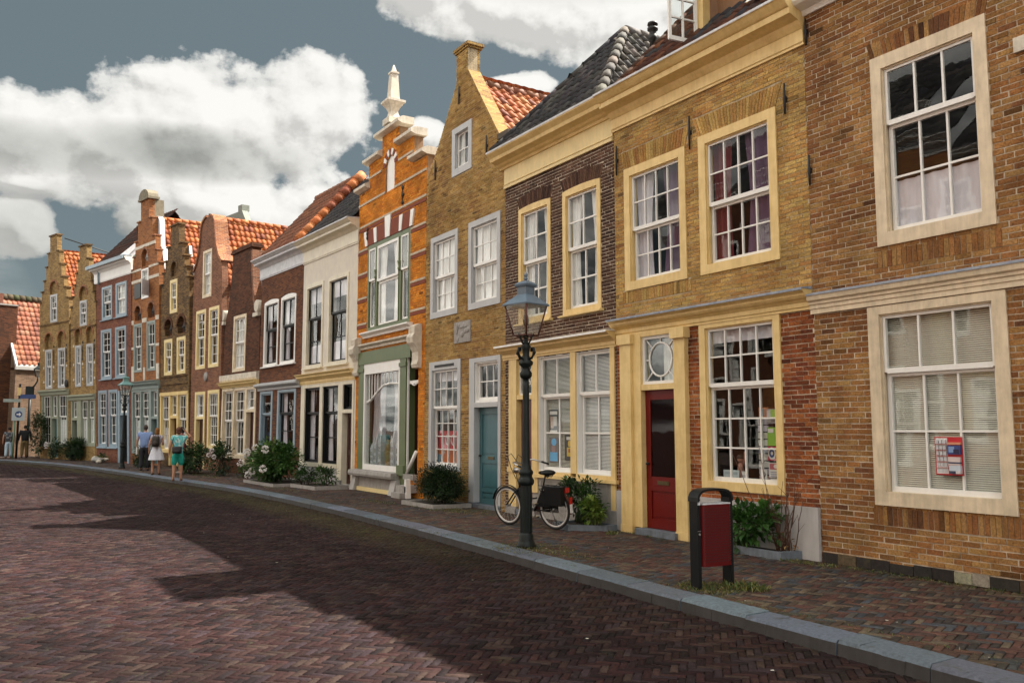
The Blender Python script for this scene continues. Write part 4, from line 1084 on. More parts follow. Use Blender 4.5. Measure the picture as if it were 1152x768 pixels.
h.window(1.3, 2.02, 2.2, 3.1, P_PALE, P_WHITE, 2, 2, 0, None, (.02,.02,.02), [], hole=False, y=.03, name='transom_window')
h.panel_door(1.31, 2.01, .07, 2.1, P_MAROON, .16, None, ((.06,.4),(.48,.94)))
h.pieces('plinth', B_H10, [(.06,1.1,-.02,.1,0,.6),(2.2,3.28,-.02,.1,0,.6)])
ol = h.steps(c, [(1.66,8.1),(1.36,8.6),(1.12,9.1),(.86,9.7),(.5,10.6)], cap=B_H10)
h.finish([(0,0),(W,0)] + ol, B_H10)
m = MB()
for k in range(40): m.ball((rnd.uniform(.1,3.2),-.01,rnd.uniform(6.2,9.0)), (rnd.uniform(.04,.1),.03,rnd.uniform(.03,.05)), nu=6, nv=4) if abs(k) < 0 else None
h.pieces('string_course', B_H10, [(.1,3.2,-.05,.02,z-.04,z) for z in (3.62,3.95)])
h.gable_roof(10.6, 7.5, T_ORANGE, ORANGES, c, .27)
m = MB(); m.extr([(c+.8,9.1),(c+1.0,9.1),(c+.9,9.6),(c+.75,9.6)], .28, .4); m.extr([(c+1.3,8.2),(c+1.5,8.2),(c+1.35,8.7),(c+1.25,8.7)], .28, .4); h.put(m, 'flashing', P_ZINC)

# ---- 11: tall orange stepped gable with curved cap
h = House(11, 'tall orange brick house with white banded gable under a curved cap and black shutters', lean=2.6, eave=8.2)
W = h.w; c = 1.66
h.window(1.22, 2.06, 7.72, 9.12, P_WHITE, P_WHITE, 2, 2, 2, 8.5, (.08,.08,.1), [('top', P_CURTAIN, .5)])
m = MB(); m.box(.42,1.18,-.05,-.01,7.8,8.5); h.put(m, 'shutter', P_BLACK)
m = MB(); m.box(0,.6,-.02,.02,7.8,8.5, M=Matrix.Translation((2.1,-.02,0)) @ Matrix.Rotation(R(-50),4,'Z')); h.put(m, 'shutter', P_ZINC)
for a, b in ((.26,1.28),(1.84,2.86)):
    h.window(a, b, 4.3, 6.6, P_BGREEN, P_WHITE, 2, 2, 3, 5.5, (.12,.12,.12), []); h.arch_niche(a+.12, b-.12, 6.75, 7.45, B_ORG, B_H8, .15, P_IRON)
h.arch_niche(1.26, 2.02, 9.24, 10.05, B_ORG, B_H11, .15, P_GSTONE)
ol = h.steps(c, [(1.62,9.2),(1.42,9.8),(1.2,10.5),(.88,11.4),(.5,12.35)], cap=B_ORG, ov=.02)
h.pieces('stone_band', P_STONE, [(.01,1.2,-.02,.01,8.56,8.7),(2.08,W-.01,-.02,.01,8.56,8.7),(.04,1.2,-.02,.01,9.1,9.199),(2.1,W-.04,-.02,.01,9.1,9.199),(c-1.2,c+1.2,-.02,.01,10.14,10.28),
    (.005,.26,-.02,.01,6.6,6.8),(1.3,1.82,-.02,.01,6.6,6.8),(2.88,W-.01,-.02,.01,6.6,6.8),(.005,.26,-.02,.01,5.4,5.52),(2.88,W-.01,-.02,.01,5.4,5.52),(.005,.3,-.03,.01,3.9,4.6),(2.95,W-.01,-.03,.01,3.9,4.6),(1.45,1.65,-.03,.01,3.9,4.5)])
m = MB(); m.box(c-.62,c+.62,-.1,.45,12.36,12.46); m.extr([(c-.6,12.46),(c+.6,12.46)] + arc(c-.6,c+.6,12.47,.4)[1:-1], -.08, .4); m.box(c-.48,c+.48,.25,.7,11.2,12.36); h.put(m, 'gable_cap', paint('stone_mossy', (.2,.17,.12), .85, .5, (.09,.08,.05), 5))
h.cornice(-.02, W, 3.46, 3.85, .25, P_BGREEN, None, .45)
h.holes.append((.06, 3.2, .06, 3.45))
m = MB()
for a, b, z in ((.06,.2,.6),(1.08,1.22,.6),(2.1,2.4,.06),(3.06,3.2,.06)): m.box(a,b,-.04,.2,z,3.44)
m.box(.06,2.1,-.04,.2,.5,.72); m.box(.2,2.1,-.03,.2,3.36,3.44); m.box(2.4,3.06,-.03,.2,2.1,2.2); m.box(2.4,3.06,-.03,.2,3.36,3.44); h.put(m, 'shopfront', P_BGREEN)
m = MB(); m.box(.06,2.2,-.02,.1,0,.5); h.put(m, 'plinth', B_H11)
for a, b in ((.2,1.08),(1.22,2.1)): h.window(a, b, .72, 3.36, P_BGREEN, P_WHITE, 2, 3, 3, 2.2, (.02,.02,.02), [('low', P_CURTAIN, .5)], hole=False, y=.03)
h.window(2.4, 3.06, 2.2, 3.36, P_BGREEN, P_WHITE, 2, 3, 0, None, (.02,.02,.02), [], hole=False, y=.03, name='transom_window')
h.panel_door(2.41, 3.05, .07, 2.1, P_TEAL, .16, None, ((.06,.4),(.48,.94)))
h.finish([(0,0),(W,0)] + ol, B_H11)
h.gable_roof(11.55, 8.1, T_ORANGE, ORANGES, c, .27)
m = MB(); m.extr([(c+.9,10.0),(c+1.12,9.9),(c+1.05,11.3),(c+.8,11.5)], .26, .5); m.extr([(c+1.3,9.0),(c+1.62,8.9),(c+1.3,10.0),(c+1.15,10.0)], .26, .5); h.put(m, 'flashing', P_ZINC)
m = MB(); m.box(.4,3.0,4.2,4.5,11.3,12.2); m.box(2.6,3.0,4.2,4.6,12.2,12.5); m.extr([(3.0,11.0),(3.8,11.0),(3.0,12.2)], 4.2, 4.5); h.put(m, 'rear_gable', paint('rear_gable_grey', (.17,.19,.16), .7, .4, (.08,.09,.07), 5))

# ---- 12: wine red brick house with white-blue cornice
h = House(12, 'wine red brick house with wide white and blue cornice and blue window frames', lean=2.8, eave=9.3)
W = h.w
for a, b, z0, z1 in ((.76,2.06,7.14,8.82),(2.52,3.84,7.14,8.82)):
    h.window(a, b, z0, z1, P_BLUE, P_WHITE, 2, 2, 2, 8.0, (.16,.12,.14), [('net', P_CURTAIN)] if a > 2 else [], sill=(.1,.1,.06,P_BLUE))
for a, b in ((.62,1.98),(2.44,3.76)): h.window(a, b, 4.14, 6.64, P_BLUE, P_WHITE, 2, 3, 3, 5.5, (.18,.13,.14), [], sill=(.1,.1,.06,P_BLUE))
for a, b in ((.28,1.36),(1.6,2.68)): h.window(a, b, .76, 3.58, P_BLUE, P_WHITE, 2, 3, 3, 2.3, (.14,.13,.14), [('right', P_CURTR, .2)] , sill=(.08,.1,.08,P_BLUE))
h.cornice(-.2, W+.06, 9.1, 9.95, .42, P_WHITE, P_BLUE, .6)
m = MB(); m.extr([(-.42,9.8),(-.47,9.8),(-.47,9.97),(-.3,9.97),(-.3,9.955),(-.425,9.955)], -.25, W+.1, plane='yz'); m.tube([(.5,-.08,9.0),(.5,-.1,9.7)], .05, 8); h.put(m, 'gutter', P_BLUE)
h.holes.append((2.84, 4.14, .05, 3.5))
m = MB(); m.box(2.84,3.06,-.06,.2,.0,3.5); m.box(3.95,4.14,-.06,.2,.0,3.5); m.box(3.06,3.95,-.04,.2,3.4,3.5); m.box(3.06,3.95,-.04,.2,2.3,2.42); h.put(m, 'door_frame', P_BLUE)
h.panel_door(3.07, 3.94, .07, 2.3, P_BLACK, .16, None, ((.06,.4),(.48,.94)))
h.window(3.06, 3.95, 2.42, 3.4, P_WHITE, P_WHITE, 2, 2, 0, None, (.03,.03,.03), [], hole=False, y=.03, name='transom_window')
h.finish([(0,0),(W,0),(W,9.3),(0,9.3)], B_H12)
h.tiles([(0,-.1,9.97),(W,-.1,9.97),(W,2.2,12.4),(0,2.2,12.4)], T_DARK, [(.05,.025,.02),(.07,.03,.022),(.04,.03,.028)])
h.tiles([(W,4.6,9.4),(0,4.6,9.4),(0,2.2,12.4),(W,2.2,12.4)], T_DARK, [(.05,.025,.02),(.07,.03,.022)])
m = MB(); m.lathe([(.26,0),(.26,.7),(.3,.72),(.3,.8)], 8, (1.9,1.6,11.2)); h.put(m, 'chimney', B_H8)
m = MB(); m.extr([(-.5,9.95),(.1,9.95),(1.6,11.7),(1.5,11.8)], W-.12, W-.02, plane='yz'); h.put(m, 'flashing', P_ZINC)

# ---- 13 and 14: the two sandy stepped gables
def step_house(i, label, lean, lev, att, wins, cap, shop, wm):
    h = House(i, label, lean=lean, eave=lev[0][1]-.6)
    W = h.w; c = att[0]*.5+att[1]*.5
    h.window(att[0], att[1], att[2], att[3], P_GREYF, P_WHITE, 2, 2, 2, (att[2]+att[3])/2, (.11,.11,.11), [])
    h.arch_niche(att[0]-.06, att[1]+.06, att[3]+.04, att[3]+.75, B_ORG, wm, .1, None, .1)
    for a, b in wins:
        h.window(a, b, 3.87, 6.06, P_GREYF, P_WHITE, 2, 2, 3, 5.1, (.13,.12,.13), []); h.arch_niche(a-.02, b+.02, 6.12, 6.98, B_ORG, wm, .15, None, .1)
    ol = h.steps(c, lev, cap=B_H10)
    m = MB(); m.box(.02,W-.02,-.05,.02,att[2]-.12,att[2]-.04); h.put(m, 'string_course', B_H10)
    h.pieces('stone_block', P_STONE, [(a,a+.14,-.012,.01,z,z+.12) for a in (wins[0][0]-.28, wins[0][1]+.12, wins[1][1]+.1) for z in (6.0,5.0,4.2)])
    h.anchor(wins[0][1]+.25, 5.3, 6.2, True); h.anchor(wins[1][1]+.2, 5.3, 6.2, True)
    shop(h, W)
    h.finish([(0,0),(W,0)] + ol, wm)
    return h, c
def shop13(h, W):
    h.profile('cornice', .02, W-.02, [(.0,3.14),(-.08,3.16),(-.1,3.3),(-.2,3.36),(-.2,3.44),(.0,3.46)], P_SAGE)
    h.holes.append((.22, 3.3, .06, 3.12)); m = MB()
    for a, b, z in ((.22,.34,.06),(.98,1.5,.06),(2.32,2.44,.8),(3.16,3.3,.8)): m.box(a,b,-.03,.2,z,3.12)
    m.box(1.5,3.3,-.04,.2,.75,.9); m.box(.34,.98,-.03,.2,2.1,2.22); h.put(m, 'shopfront', P_SAGE)
    h.panel_door(.35, .97, .07, 2.1, P_BLACK, .16, None, ((.06,.4),(.48,.94)))
    h.window(.34, .98, 2.22, 3.12, P_SAGE, P_WHITE, 2, 2, 0, None, (.02,.02,.02), [], hole=False, y=.03, name='transom_window')
    for a, b in ((1.5,2.32),(2.44,3.16)): h.window(a, b, .9, 3.12, P_SAGE, P_WHITE, 2, 2, 2, 2.2, (.02,.02,.02), [('low', P_CURTAIN, .55)], hole=False, y=.03)
    m = MB(); m.box(1.0,3.3,-.02,.1,0,.75); h.put(m, 'plinth', B_H13)
h, c = step_house(13, 'sand brick stepped gable house next to the wine red house', 3.0, [(1.66,8.15),(1.4,8.7),(1.18,9.3),(.95,9.9),(.7,10.55),(.46,11.3)],
               (1.38,2.26,7.06,8.4), ((.74,1.5),(2.2,3.02)), None, shop13, B_H13)
h.gable_roof(10.5, 7.5, T_ORANGE, ORANGES, c, .27)
m = MB(); m.extr([(c+1.0,8.9),(c+1.2,8.8),(c+1.0,9.7),(c+.9,9.7)], .27, .5); h.put(m, 'flashing', P_ZINC)
m = MB()
for u in np.linspace(.3,3.0,12): m.tube([(u,3.2,10.2),(u,3.2,11.6)], .02, 5)
for z in (10.9,11.3,11.6): m.tube([(.3,3.2,z),(3.0,3.2,z)], .025, 5)
m.tube([(3.0,4.2,10.2),(3.0,4.2,13.0)], .03, 5); m.tube([(2.7,4.2,12.9),(3.2,4.2,13.0)], .02, 5); h.put(m, 'roof_railing', P_GREEN)
def shop14(h, W):
    h.profile('cornice', .05, W-.1, [(.0,3.5),(-.06,3.52),(-.08,3.66),(-.18,3.72),(-.18,3.8),(.0,3.82)], P_SAGE)
    h.holes.append((.34, 3.7, .06, 3.48)); m = MB()
    for a, b, z in ((.34,.46,.7),(1.5,1.64,.06),(2.32,2.46,.06),(3.56,3.7,.7)): m.box(a,b,-.03,.2,z,3.48)
    m.box(.34,1.5,-.04,.2,.65,.8); m.box(2.46,3.7,-.04,.2,.65,.8); m.box(1.64,2.32,-.03,.2,2.2,2.3); h.put(m, 'shopfront', P_SAGE)
    for a, b in ((.46,1.5),(2.46,3.56)): h.window(a, b, .8, 3.48, P_SAGE, P_WHITE, 3, 2, 3, 2.3, (.02,.02,.02), [('low', P_CURTAIN, .5)] if a > 2 else [], hole=False, y=.03)
    h.window(1.64, 2.32, 2.3, 3.48, P_SAGE, P_WHITE, 2, 2, 0, None, (.02,.02,.02), [], hole=False, y=.03, name='transom_window')
    h.panel_door(1.65, 2.31, .07, 2.2, P_TEAL, .16, None, ((.06,.4),(.48,.94)))
    h.pieces('plinth', B_H13, [(.34,1.5,-.02,.1,0,.65),(2.46,3.7,-.02,.1,0,.65)])
    m = MB(); m.ball((3.6,-.06,4.1), (.2,.05,.22)); h.put(m, 'wall_disc', P_IRON)
h, c = step_house(14, 'sand brick stepped gable house, last in the row at the street corner', 3.2, [(1.9,8.75),(1.62,9.35),(1.3,9.95),(1.0,10.7),(.74,11.45),(.46,12.4)],
               (1.5,2.4,7.55,9.1), ((.8,1.7),(2.46,3.36)), None, shop14, B_H13)
h.gable_roof(11.45, 8.0, T_ORANGE, ORANGES, c, .27)
m = MB(); m.tube([(c+.2,.5,12.3),(c+1.0,3.0,11.5)], .03, 6); h.put(m, 'stay_rod', P_IRON)

# ---- corner house across the far end, and the taller dark wall beyond it
A = Vector((1.98,59.6)); ang = R(19)
h = House(15, 'grey brown brick corner house with red tiled roof across the street end', A=(A.x,A.y), Bp=(A.x+9*math.cos(ang), A.y+9*math.sin(ang)), eave=5.2, depth=6, group=None)
W = h.w
h.finish([(0,0),(W,0),(W,5.35),(0,5.35)], B_H15)
h.profile('gutter', -.05, W, [(.0,5.2),(-.12,5.22),(-.16,5.4),(-.16,5.52),(.0,5.55)], P_WHITE)
rf = h.tiles([(0,-.1,5.5),(W,-.1,5.5),(W,3.0,9.9),(0,3.0,9.9)], T_ORANGE, REDTILES, tw=.3, row=.4)
h.tiles([(W,6,5.3),(0,6,5.3),(0,3.0,9.9),(W,3.0,9.9)], T_ORANGE, REDTILES, tw=.3, row=.4)
h.ridge((0,3.0,9.95),(W,3.0,9.95), T_DARK, [(.06,.06,.03),(.07,.055,.035)], .22, rf)
m = MB(); m.extr([(-.12,5.4),(-.12,5.55),(2.92,9.92),(3.0,9.88),(-.02,5.4)], -.06, .05, plane='yz'); h.put(m, 'bargeboard', P_ZINC)
m = MB(); m.extr([(.0,5.35),(6,5.35),(3,9.85)], .0, .2, plane='yz'); h.put(m, 'gable_wall', B_H15)
h = House(16, 'tall dark brown brick house beside the red tiled corner house', A=(-7.0,58.2), Bp=(1.94,60.4), eave=8.9, depth=6, group=None)
W = h.w
h.window(2,3.2,1,3.2,P_WHITE,P_WHITE,2,2,2,None,(.1,.1,.1),[]); h.window(2,3.2,4.5,6.6,P_WHITE,P_WHITE,2,2,2,None,(.1,.1,.1),[])
h.finish([(0,0),(W,0),(W,9.15),(0,9.15)], B_H8)
m = MB(); m.box(-.1,W,-.05,.3,9.152,9.24); h.put(m, 'coping', P_GSTONE)
m = MB(); m.box(W-1.4,W-.75,.31,1.0,9.0,9.9); h.put(m, 'chimney', B_H12)

# ---- the sunlit houses on the other side, which the old panes mirror
ops = [('sunlit red brick house across the street with white sashes and a flat cornice', B_H12, 11.4), ('sunlit brown brick house across the street, taller than its neighbours', B_H9, 12.2),
       ('sunlit yellow brick house across the street with white sashes', B_H2, 11.2), ('sunlit orange brick house across the street with white sashes', B_H11, 11.8), ('sunlit dark red brick house across the street, farthest one', B_H7, 11.3)]
y = -4.0
for k, (lb, wm, hh) in enumerate(ops):
    Lw = 6.4
    h = House(17, lb, A=(-8.2,y), Bp=(-8.2,y+Lw), eave=hh-.2, depth=6, group='houses across the street'); W = h.w; y += Lw+.02
    for z0, z1 in ((.8,3.1),(4.1,6.3),(7.3,9.4)):
        for u in (.6,2.5,4.4): h.window(u, u+1.35, z0, z1, P_WHITE, P_WHITE, 2, 2, 2, None, (.1,.1,.1), [('sides', P_CURTAIN)] if u > 1 else [])
    h.cornice(-.02, W+.02, hh-.5, hh, .35, P_WHITE, None, .45)
    h.finish([(0,0),(W,0),(W,hh-.3),(0,hh-.3)], wm)
    h.tiles([(0,-.1,hh),(W,-.1,hh),(W,2.6,hh+2.4),(0,2.6,hh+2.4)], T_DARK, DARKS, tw=.4, row=.5)
# ================================================================ ground, road, kerb, pavement
KY = [-4,0,5,7.4,9.5,13,16.5,21,25,29,33,36.5,42,47,51.4,55,60]
KX = [5.3,5.6,5.88,6.02,6.17,6.38,6.47,6.45,6.28,5.8,5.35,4.95,4.2,3.35,2.1,.8,-1.6]
from numpy import interp
ks = np.linspace(-4, 60, 400); kx = interp(ks, KY, KX)
for _ in range(30):
    kx[1:-1] = (kx[:-2] + 2*kx[1:-1] + kx[2:])/4
def kerb_x(y): return interp(y, ks, kx)
FY = [-4]+[b[1] for b in BASE]; FX = [9.08]+[b[0] for b in BASE]
def front_x(y): return interp(y, FY, FX)

def bricks(name, xr, yr, test, z, L, Wd, mat, pal, angle, seed, chamf=.003, gap=.005, moss=None):
    rs = np.random.RandomState(seed)
    n = int(round(L/Wd)); per = 2*n
    ca, sa = math.cos(angle), math.sin(angle)
    cs = [(xr[a], yr[b]) for a in (0,1) for b in (0,1)]
    gx = [(x*ca+y*sa)/Wd for x, y in cs]; gy = [(-x*sa+y*ca)/Wd for x, y in cs]
    r = np.arange(int(min(gy))-n, int(max(gy))+n); out = []
    kmin, kmax = int(min(gx)/per)-3, int(max(gx)/per)+3
    for rr in r:
        o = -(rr % per)
        k = np.arange(kmin, kmax)*per + o
        out.append(np.stack([k+n/2, np.full(len(k), rr+.5), np.zeros(len(k))], 1))
        out.append(np.stack([k+n+.5, np.full(len(k), rr+n/2), np.ones(len(k))], 1))
    a = np.concatenate(out); gxx, gyy = a[:,0]*Wd, a[:,1]*Wd
    X = gxx*ca-gyy*sa; Y = gxx*sa+gyy*ca
    m = (X > xr[0]) & (X < xr[1]) & (Y > yr[0]) & (Y < yr[1]) & test(X, Y)
    X, Y, V = X[m], Y[m], a[m,2]; k = len(X)
    hl = L/2-gap/2+rs.uniform(-.003,.001,k); hw = Wd/2-gap/2+rs.uniform(-.002,.001,k)
    th = angle + V*PI/2 + rs.normal(0,.012,k)
    dx = np.stack([np.cos(th), np.sin(th)],1); dy = np.stack([-np.sin(th), np.cos(th)],1)
    ta, tb = rs.normal(0,.014,k), rs.normal(0,.03,k)
    bz = z + rs.normal(0,.0022,k) + .006*np.sin(X*1.3+2*np.sin(Y*.7))*np.cos(Y*1.1)
    vs = np.zeros((k, 8, 3))
    c4 = [(-1,-1),(1,-1),(1,1),(-1,1)]
    for i, (p, q) in enumerate(c4):
        for lv in (0,1):
            ll = hl-(chamf if lv else 0)*2; ww = hw-(chamf if lv else 0)*2
            P = np.stack([X,Y],1)+dx*(p*ll)[:,None]+dy*(q*ww)[:,None]
            vs[:,i+4*lv,0:2] = P
            vs[:,i+4*lv,2] = bz + p*hl*ta + q*hw*tb - (0 if lv else .009)
    f = np.array([[4,5,6,7],[0,1,5,4],[1,2,6,5],[2,3,7,6],[3,0,4,7]])
    faces = (np.arange(k)[:,None,None]*8 + f[None]).reshape(-1,4)
    pal = np.array(pal); col = pal[(rs.uniform(0,1,k)**1.2*len(pal)).astype(int)]*rs.normal(1,.16,(k,1)).clip(.5,1.6)
    lf = .5*np.sin(X*.9+1.7*np.sin(Y*.31+seed))+.5*np.sin(Y*.55+1.3*np.sin(X*.8))+.35*np.sin(X*2.7+Y*1.9); col = col*(1+.2*lf)[:,None]
    if moss is not None:
        w = moss(X, Y)[:,None]*rs.uniform(.3,1,(k,1)); col = col*(1-w)+np.array([.06,.058,.018])*w
    me = bpy.data.meshes.new(name)
    me.vertices.add(k*8); me.vertices.foreach_set('co', vs.astype(np.float32).ravel())
    nf = len(faces); me.loops.add(nf*4); me.loops.foreach_set('vertex_index', faces.astype(np.int32).ravel())
    me.polygons.add(nf); me.polygons.foreach_set('loop_start', np.arange(0,nf*4,4,dtype=np.int32))
    me.update(calc_edges=True)
    c = np.repeat(np.hstack([col, np.ones((k,1))]), 20, axis=0).astype(np.float32)
    me.color_attributes.new('Col','FLOAT_COLOR','CORNER').data.foreach_set('color', c.ravel())
    me.materials.append(mat)
    o = bpy.data.objects.new(name, me); COL.objects.link(o)
    return struct(o)

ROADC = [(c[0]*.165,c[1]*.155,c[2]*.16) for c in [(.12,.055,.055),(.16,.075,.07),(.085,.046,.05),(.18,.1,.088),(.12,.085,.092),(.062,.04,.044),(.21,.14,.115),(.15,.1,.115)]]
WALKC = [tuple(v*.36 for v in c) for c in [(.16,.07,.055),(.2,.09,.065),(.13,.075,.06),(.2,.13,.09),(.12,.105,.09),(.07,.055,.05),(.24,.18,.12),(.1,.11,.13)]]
def moss_walk(X, Y):
    d = np.minimum(np.abs(X-kerb_x(Y)-.3)*1.3, np.abs(front_x(Y)-X)); nz = np.sin(X*2.1+Y*1.3)*np.sin(Y*.9-X*.6)*.5+.5
    return np.clip(.7-d*1.5, 0, 1)*(.05+.7*nz)
def moss_road(X, Y):
    d = kerb_x(Y)-X
    return np.clip(.8-np.abs(d-.5)*1.0, 0, .7)*(np.clip((Y-9)/5,0,1)*.7+.1)
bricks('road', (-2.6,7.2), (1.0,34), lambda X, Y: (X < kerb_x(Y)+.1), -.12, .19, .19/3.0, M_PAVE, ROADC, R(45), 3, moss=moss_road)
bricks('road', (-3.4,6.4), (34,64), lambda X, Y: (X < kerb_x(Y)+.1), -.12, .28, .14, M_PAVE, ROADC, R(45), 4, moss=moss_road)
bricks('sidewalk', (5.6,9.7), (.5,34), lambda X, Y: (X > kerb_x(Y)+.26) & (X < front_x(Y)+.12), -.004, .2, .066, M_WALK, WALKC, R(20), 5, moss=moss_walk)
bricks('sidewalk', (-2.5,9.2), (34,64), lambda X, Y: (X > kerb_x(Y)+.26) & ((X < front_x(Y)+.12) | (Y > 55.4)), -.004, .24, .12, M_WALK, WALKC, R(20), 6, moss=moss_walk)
m = MB(); m.quad((-400,-400,-.15),(400,-400,-.15),(400,600,-.15),(-400,600,-.15))
struct(m.build('ground', brick('ground_paving', [(.06,.042,.04),(.1,.07,.06),(.14,.1,.08)], (.05,.045,.04), .21, .07, .006, rough=.9)))
m = MB(); ny = 90
for i in range(ny):
    y0, y1 = lerp(-4,60,i/ny), lerp(-4,60,(i+1)/ny)
    m.quad((kerb_x(y0)+.15,y0,-.022),(front_x(y0)+.3 if y0 < 55 else 12,y0,-.022),(front_x(y1)+.3 if y1 < 55 else 12,y1,-.022),(kerb_x(y1)+.15,y1,-.022))
struct(m.build('sidewalk_bed', P_SOIL))
# kerb stones and the darker gutter course
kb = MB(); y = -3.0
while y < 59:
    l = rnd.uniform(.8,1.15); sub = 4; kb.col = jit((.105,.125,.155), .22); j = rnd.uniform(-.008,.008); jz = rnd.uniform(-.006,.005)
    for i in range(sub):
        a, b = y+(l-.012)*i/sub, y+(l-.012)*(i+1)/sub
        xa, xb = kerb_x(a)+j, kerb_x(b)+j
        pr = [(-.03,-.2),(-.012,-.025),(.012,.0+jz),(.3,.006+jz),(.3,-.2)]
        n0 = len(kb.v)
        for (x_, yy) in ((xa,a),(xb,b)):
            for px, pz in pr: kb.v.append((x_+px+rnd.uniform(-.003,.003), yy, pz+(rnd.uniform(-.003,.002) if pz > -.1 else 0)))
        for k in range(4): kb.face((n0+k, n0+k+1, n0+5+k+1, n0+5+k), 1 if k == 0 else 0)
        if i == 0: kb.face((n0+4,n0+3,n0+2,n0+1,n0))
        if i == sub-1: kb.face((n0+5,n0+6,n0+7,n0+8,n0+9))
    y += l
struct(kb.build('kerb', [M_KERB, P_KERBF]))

# ================================================================ plants
def leaf(mb, p, d, up, ln, wd, col, fold=.25):
    d = d.normalized(); s = d.cross(up)
    if s.length < 1e-3: s = d.cross(Vector((1,0,0)))
    s.normalize(); n = s.cross(d)
    a = p; b = p+d*ln*.5+s*wd*.5+n*fold*wd; c = p+d*ln-n*ln*.12; e = p+d*ln*.5-s*wd*.5+n*fold*wd; mid = p+d*ln*.5
    k = len(mb.v); mb.v += [tuple(a),tuple(b),tuple(c),tuple(e),tuple(mid)]; mb.col = col
    mb.face((k,k+1,k+4)); mb.face((k+1,k+2,k+4)); mb.face((k+2,k+3,k+4)); mb.face((k+3,k,k+4))
def foliage(mb, c, r, n, ln, cols, seed, clumps=14, zmin=0.0, shape=.75):
    rs = random.Random(seed); c = Vector(c)
    cl = []
    for _ in range(clumps):
        v = Vector((rs.gauss(0,1), rs.gauss(0,1), rs.gauss(0,1))).normalized()
        cl.append((Vector((v.x*r[0], v.y*r[1], v.z*r[2]))*rs.uniform(.35,shape), rs.uniform(.28,.5), jit(rs.choice(cols), .25)))
    for i in range(n):
        o, k, cc = rs.choice(cl)
        v = Vector((rs.gauss(0,1), rs.gauss(0,1), rs.gauss(0,1))).normalized()*rs.random()**.4
        p = c+o+Vector((v.x*r[0], v.y*r[1], v.z*r[2]))*k
        if p.z < zmin: continue
        out = (p-c); out = Vector((out.x/r[0], out.y/r[1], out.z/r[2]))
        d = out.normalized()*.7+v*.6+Vector((rs.uniform(-.7,.7), rs.uniform(-.7,.7), rs.uniform(-.5,.6)))
        l = ln*rs.uniform(.6,1.25)
        leaf(mb, p, d, Vector((rs.uniform(-.4,.4), rs.uniform(-.4,.4), 1)), l, l*rs.uniform(.42,.6), jit(cc, .25))
def stems(mb, c, r, h, n, seed, rad=.008):
    rs = random.Random(seed)
    for _ in range(n):
        a = rs.uniform(0,2*PI); k = rs.uniform(.1,.8)
        p0 = Vector(c)+Vector((math.cos(a)*r*.25, math.sin(a)*r*.25, 0)); p2 = Vector(c)+Vector((math.cos(a)*r*k, math.sin(a)*r*k, h*rs.uniform(.6,1)))
        p1 = p0.lerp(p2,.5)+Vector((rs.uniform(-.05,.05), rs.uniform(-.05,.05), .05))
        mb.tube([p0,p1,p2], [rad,rad*.8,rad*.4], 5)
GREENS = [(.03,.075,.014),(.045,.11,.02),(.06,.14,.028),(.025,.06,.015),(.085,.17,.035)]
DGREEN = [(.014,.032,.01),(.02,.045,.013),(.028,.06,.017),(.012,.026,.01)]
YGREEN = [(.08,.15,.02),(.12,.2,.03),(.06,.12,.018),(.15,.22,.04)]
P_STEM = paint('bark_stem', (.07,.04,.025), .8, .4, bumps=0)
def shrub(name, label, cat, loc, r, n, ln, cols, seed, zc=None, group=None, flowers=(), clumps=14, fcol=(.75,.68,.68), fr=.06, shape=.75):
    t = thing(name, label, cat, loc, group=group)
    zc = zc if zc is not None else r[2]
    f = MB(); foliage(f, (0,0,zc), r, n, ln, cols, seed, clumps, .01, shape); f.build('foliage', M_LEAF, t)
    s = MB(); stems(s, (0,0,0), min(r[0],r[1]), zc+r[2]*.4, 9, seed); s.build('stem', P_STEM, t)
    rs = random.Random(seed+1)
    for p in flowers:
        b = MB(); pc = Vector(p)
        for _ in range(40):
            v = Vector((rs.gauss(0,1),rs.gauss(0,1),rs.gauss(0,1))).normalized(); b.col = jit(fcol, .1)
            leaf(b, pc+v*fr*.6, v+Vector((rs.uniform(-.5,.5),)*3)*.5, Vector((rs.uniform(-1,1),rs.uniform(-1,1),1)), fr*.6, fr*.6, jit(fcol, .08))
        b.build('blossom', M_FLOWER, t)
    return t
def planter(name, label, poly, hgt, w, mat, group=None):
    """low stone edging round a planting bed: ring of kerb + soil; poly in world xy, counter-clockwise"""
    c = sum((Vector(p) for p in poly), Vector((0,0)))/len(poly)
    t = thing(name, label, 'planter', (c.x, c.y, 0), group=group)
    inn = [Vector(p).lerp(c, w/(Vector(p)-c).length) for p in poly]; k = len(poly); m = MB()
    for i in range(k):
        j = (i+1) % k
        a, b, ci, d = [Vector(q)-c for q in (poly[i], poly[j], inn[j], inn[i])]
        for za, zb, q in ((hgt,hgt,(a,b,ci,d)),): m.quad(*[(v.x,v.y,hgt) for v in q])
        m.quad((a.x,a.y,-.02),(b.x,b.y,-.02),(b.x,b.y,hgt),(a.x,a.y,hgt)); m.quad((d.x,d.y,-.02),(ci.x,ci.y,-.02),(ci.x,ci.y,hgt),(d.x,d.y,hgt))
    m.build('stone_edge', mat, t)
    s = MB(); n0 = len(s.v); s.v += [((v-c).x,(v-c).y,hgt-.03) for v in inn]; s.face(range(k)); s.build('soil', P_SOIL, t)
    return t
planter('planter', 'low bluestone edged bed of the leafy shrub against the grey plinth', [(8.72,8.75),(8.72,7.5),(9.05,7.42),(9.05,8.75)], .1, .07, P_KERB)
shrub('leafy_shrub', 'large leaved green shrub in the bed behind the red bin', 'shrub', (8.86,8.2,.06), (.3,.5,.3), 620, .13, [(.035,.1,.018),(.05,.13,.025),(.075,.17,.035),(.028,.075,.016)], 11, .27, clumps=18, shape=.95)
t = thing('bare_shrub', 'bare twiggy shrub with brown stems against the grey plinth', 'shrub', (8.95,7.62,.06))
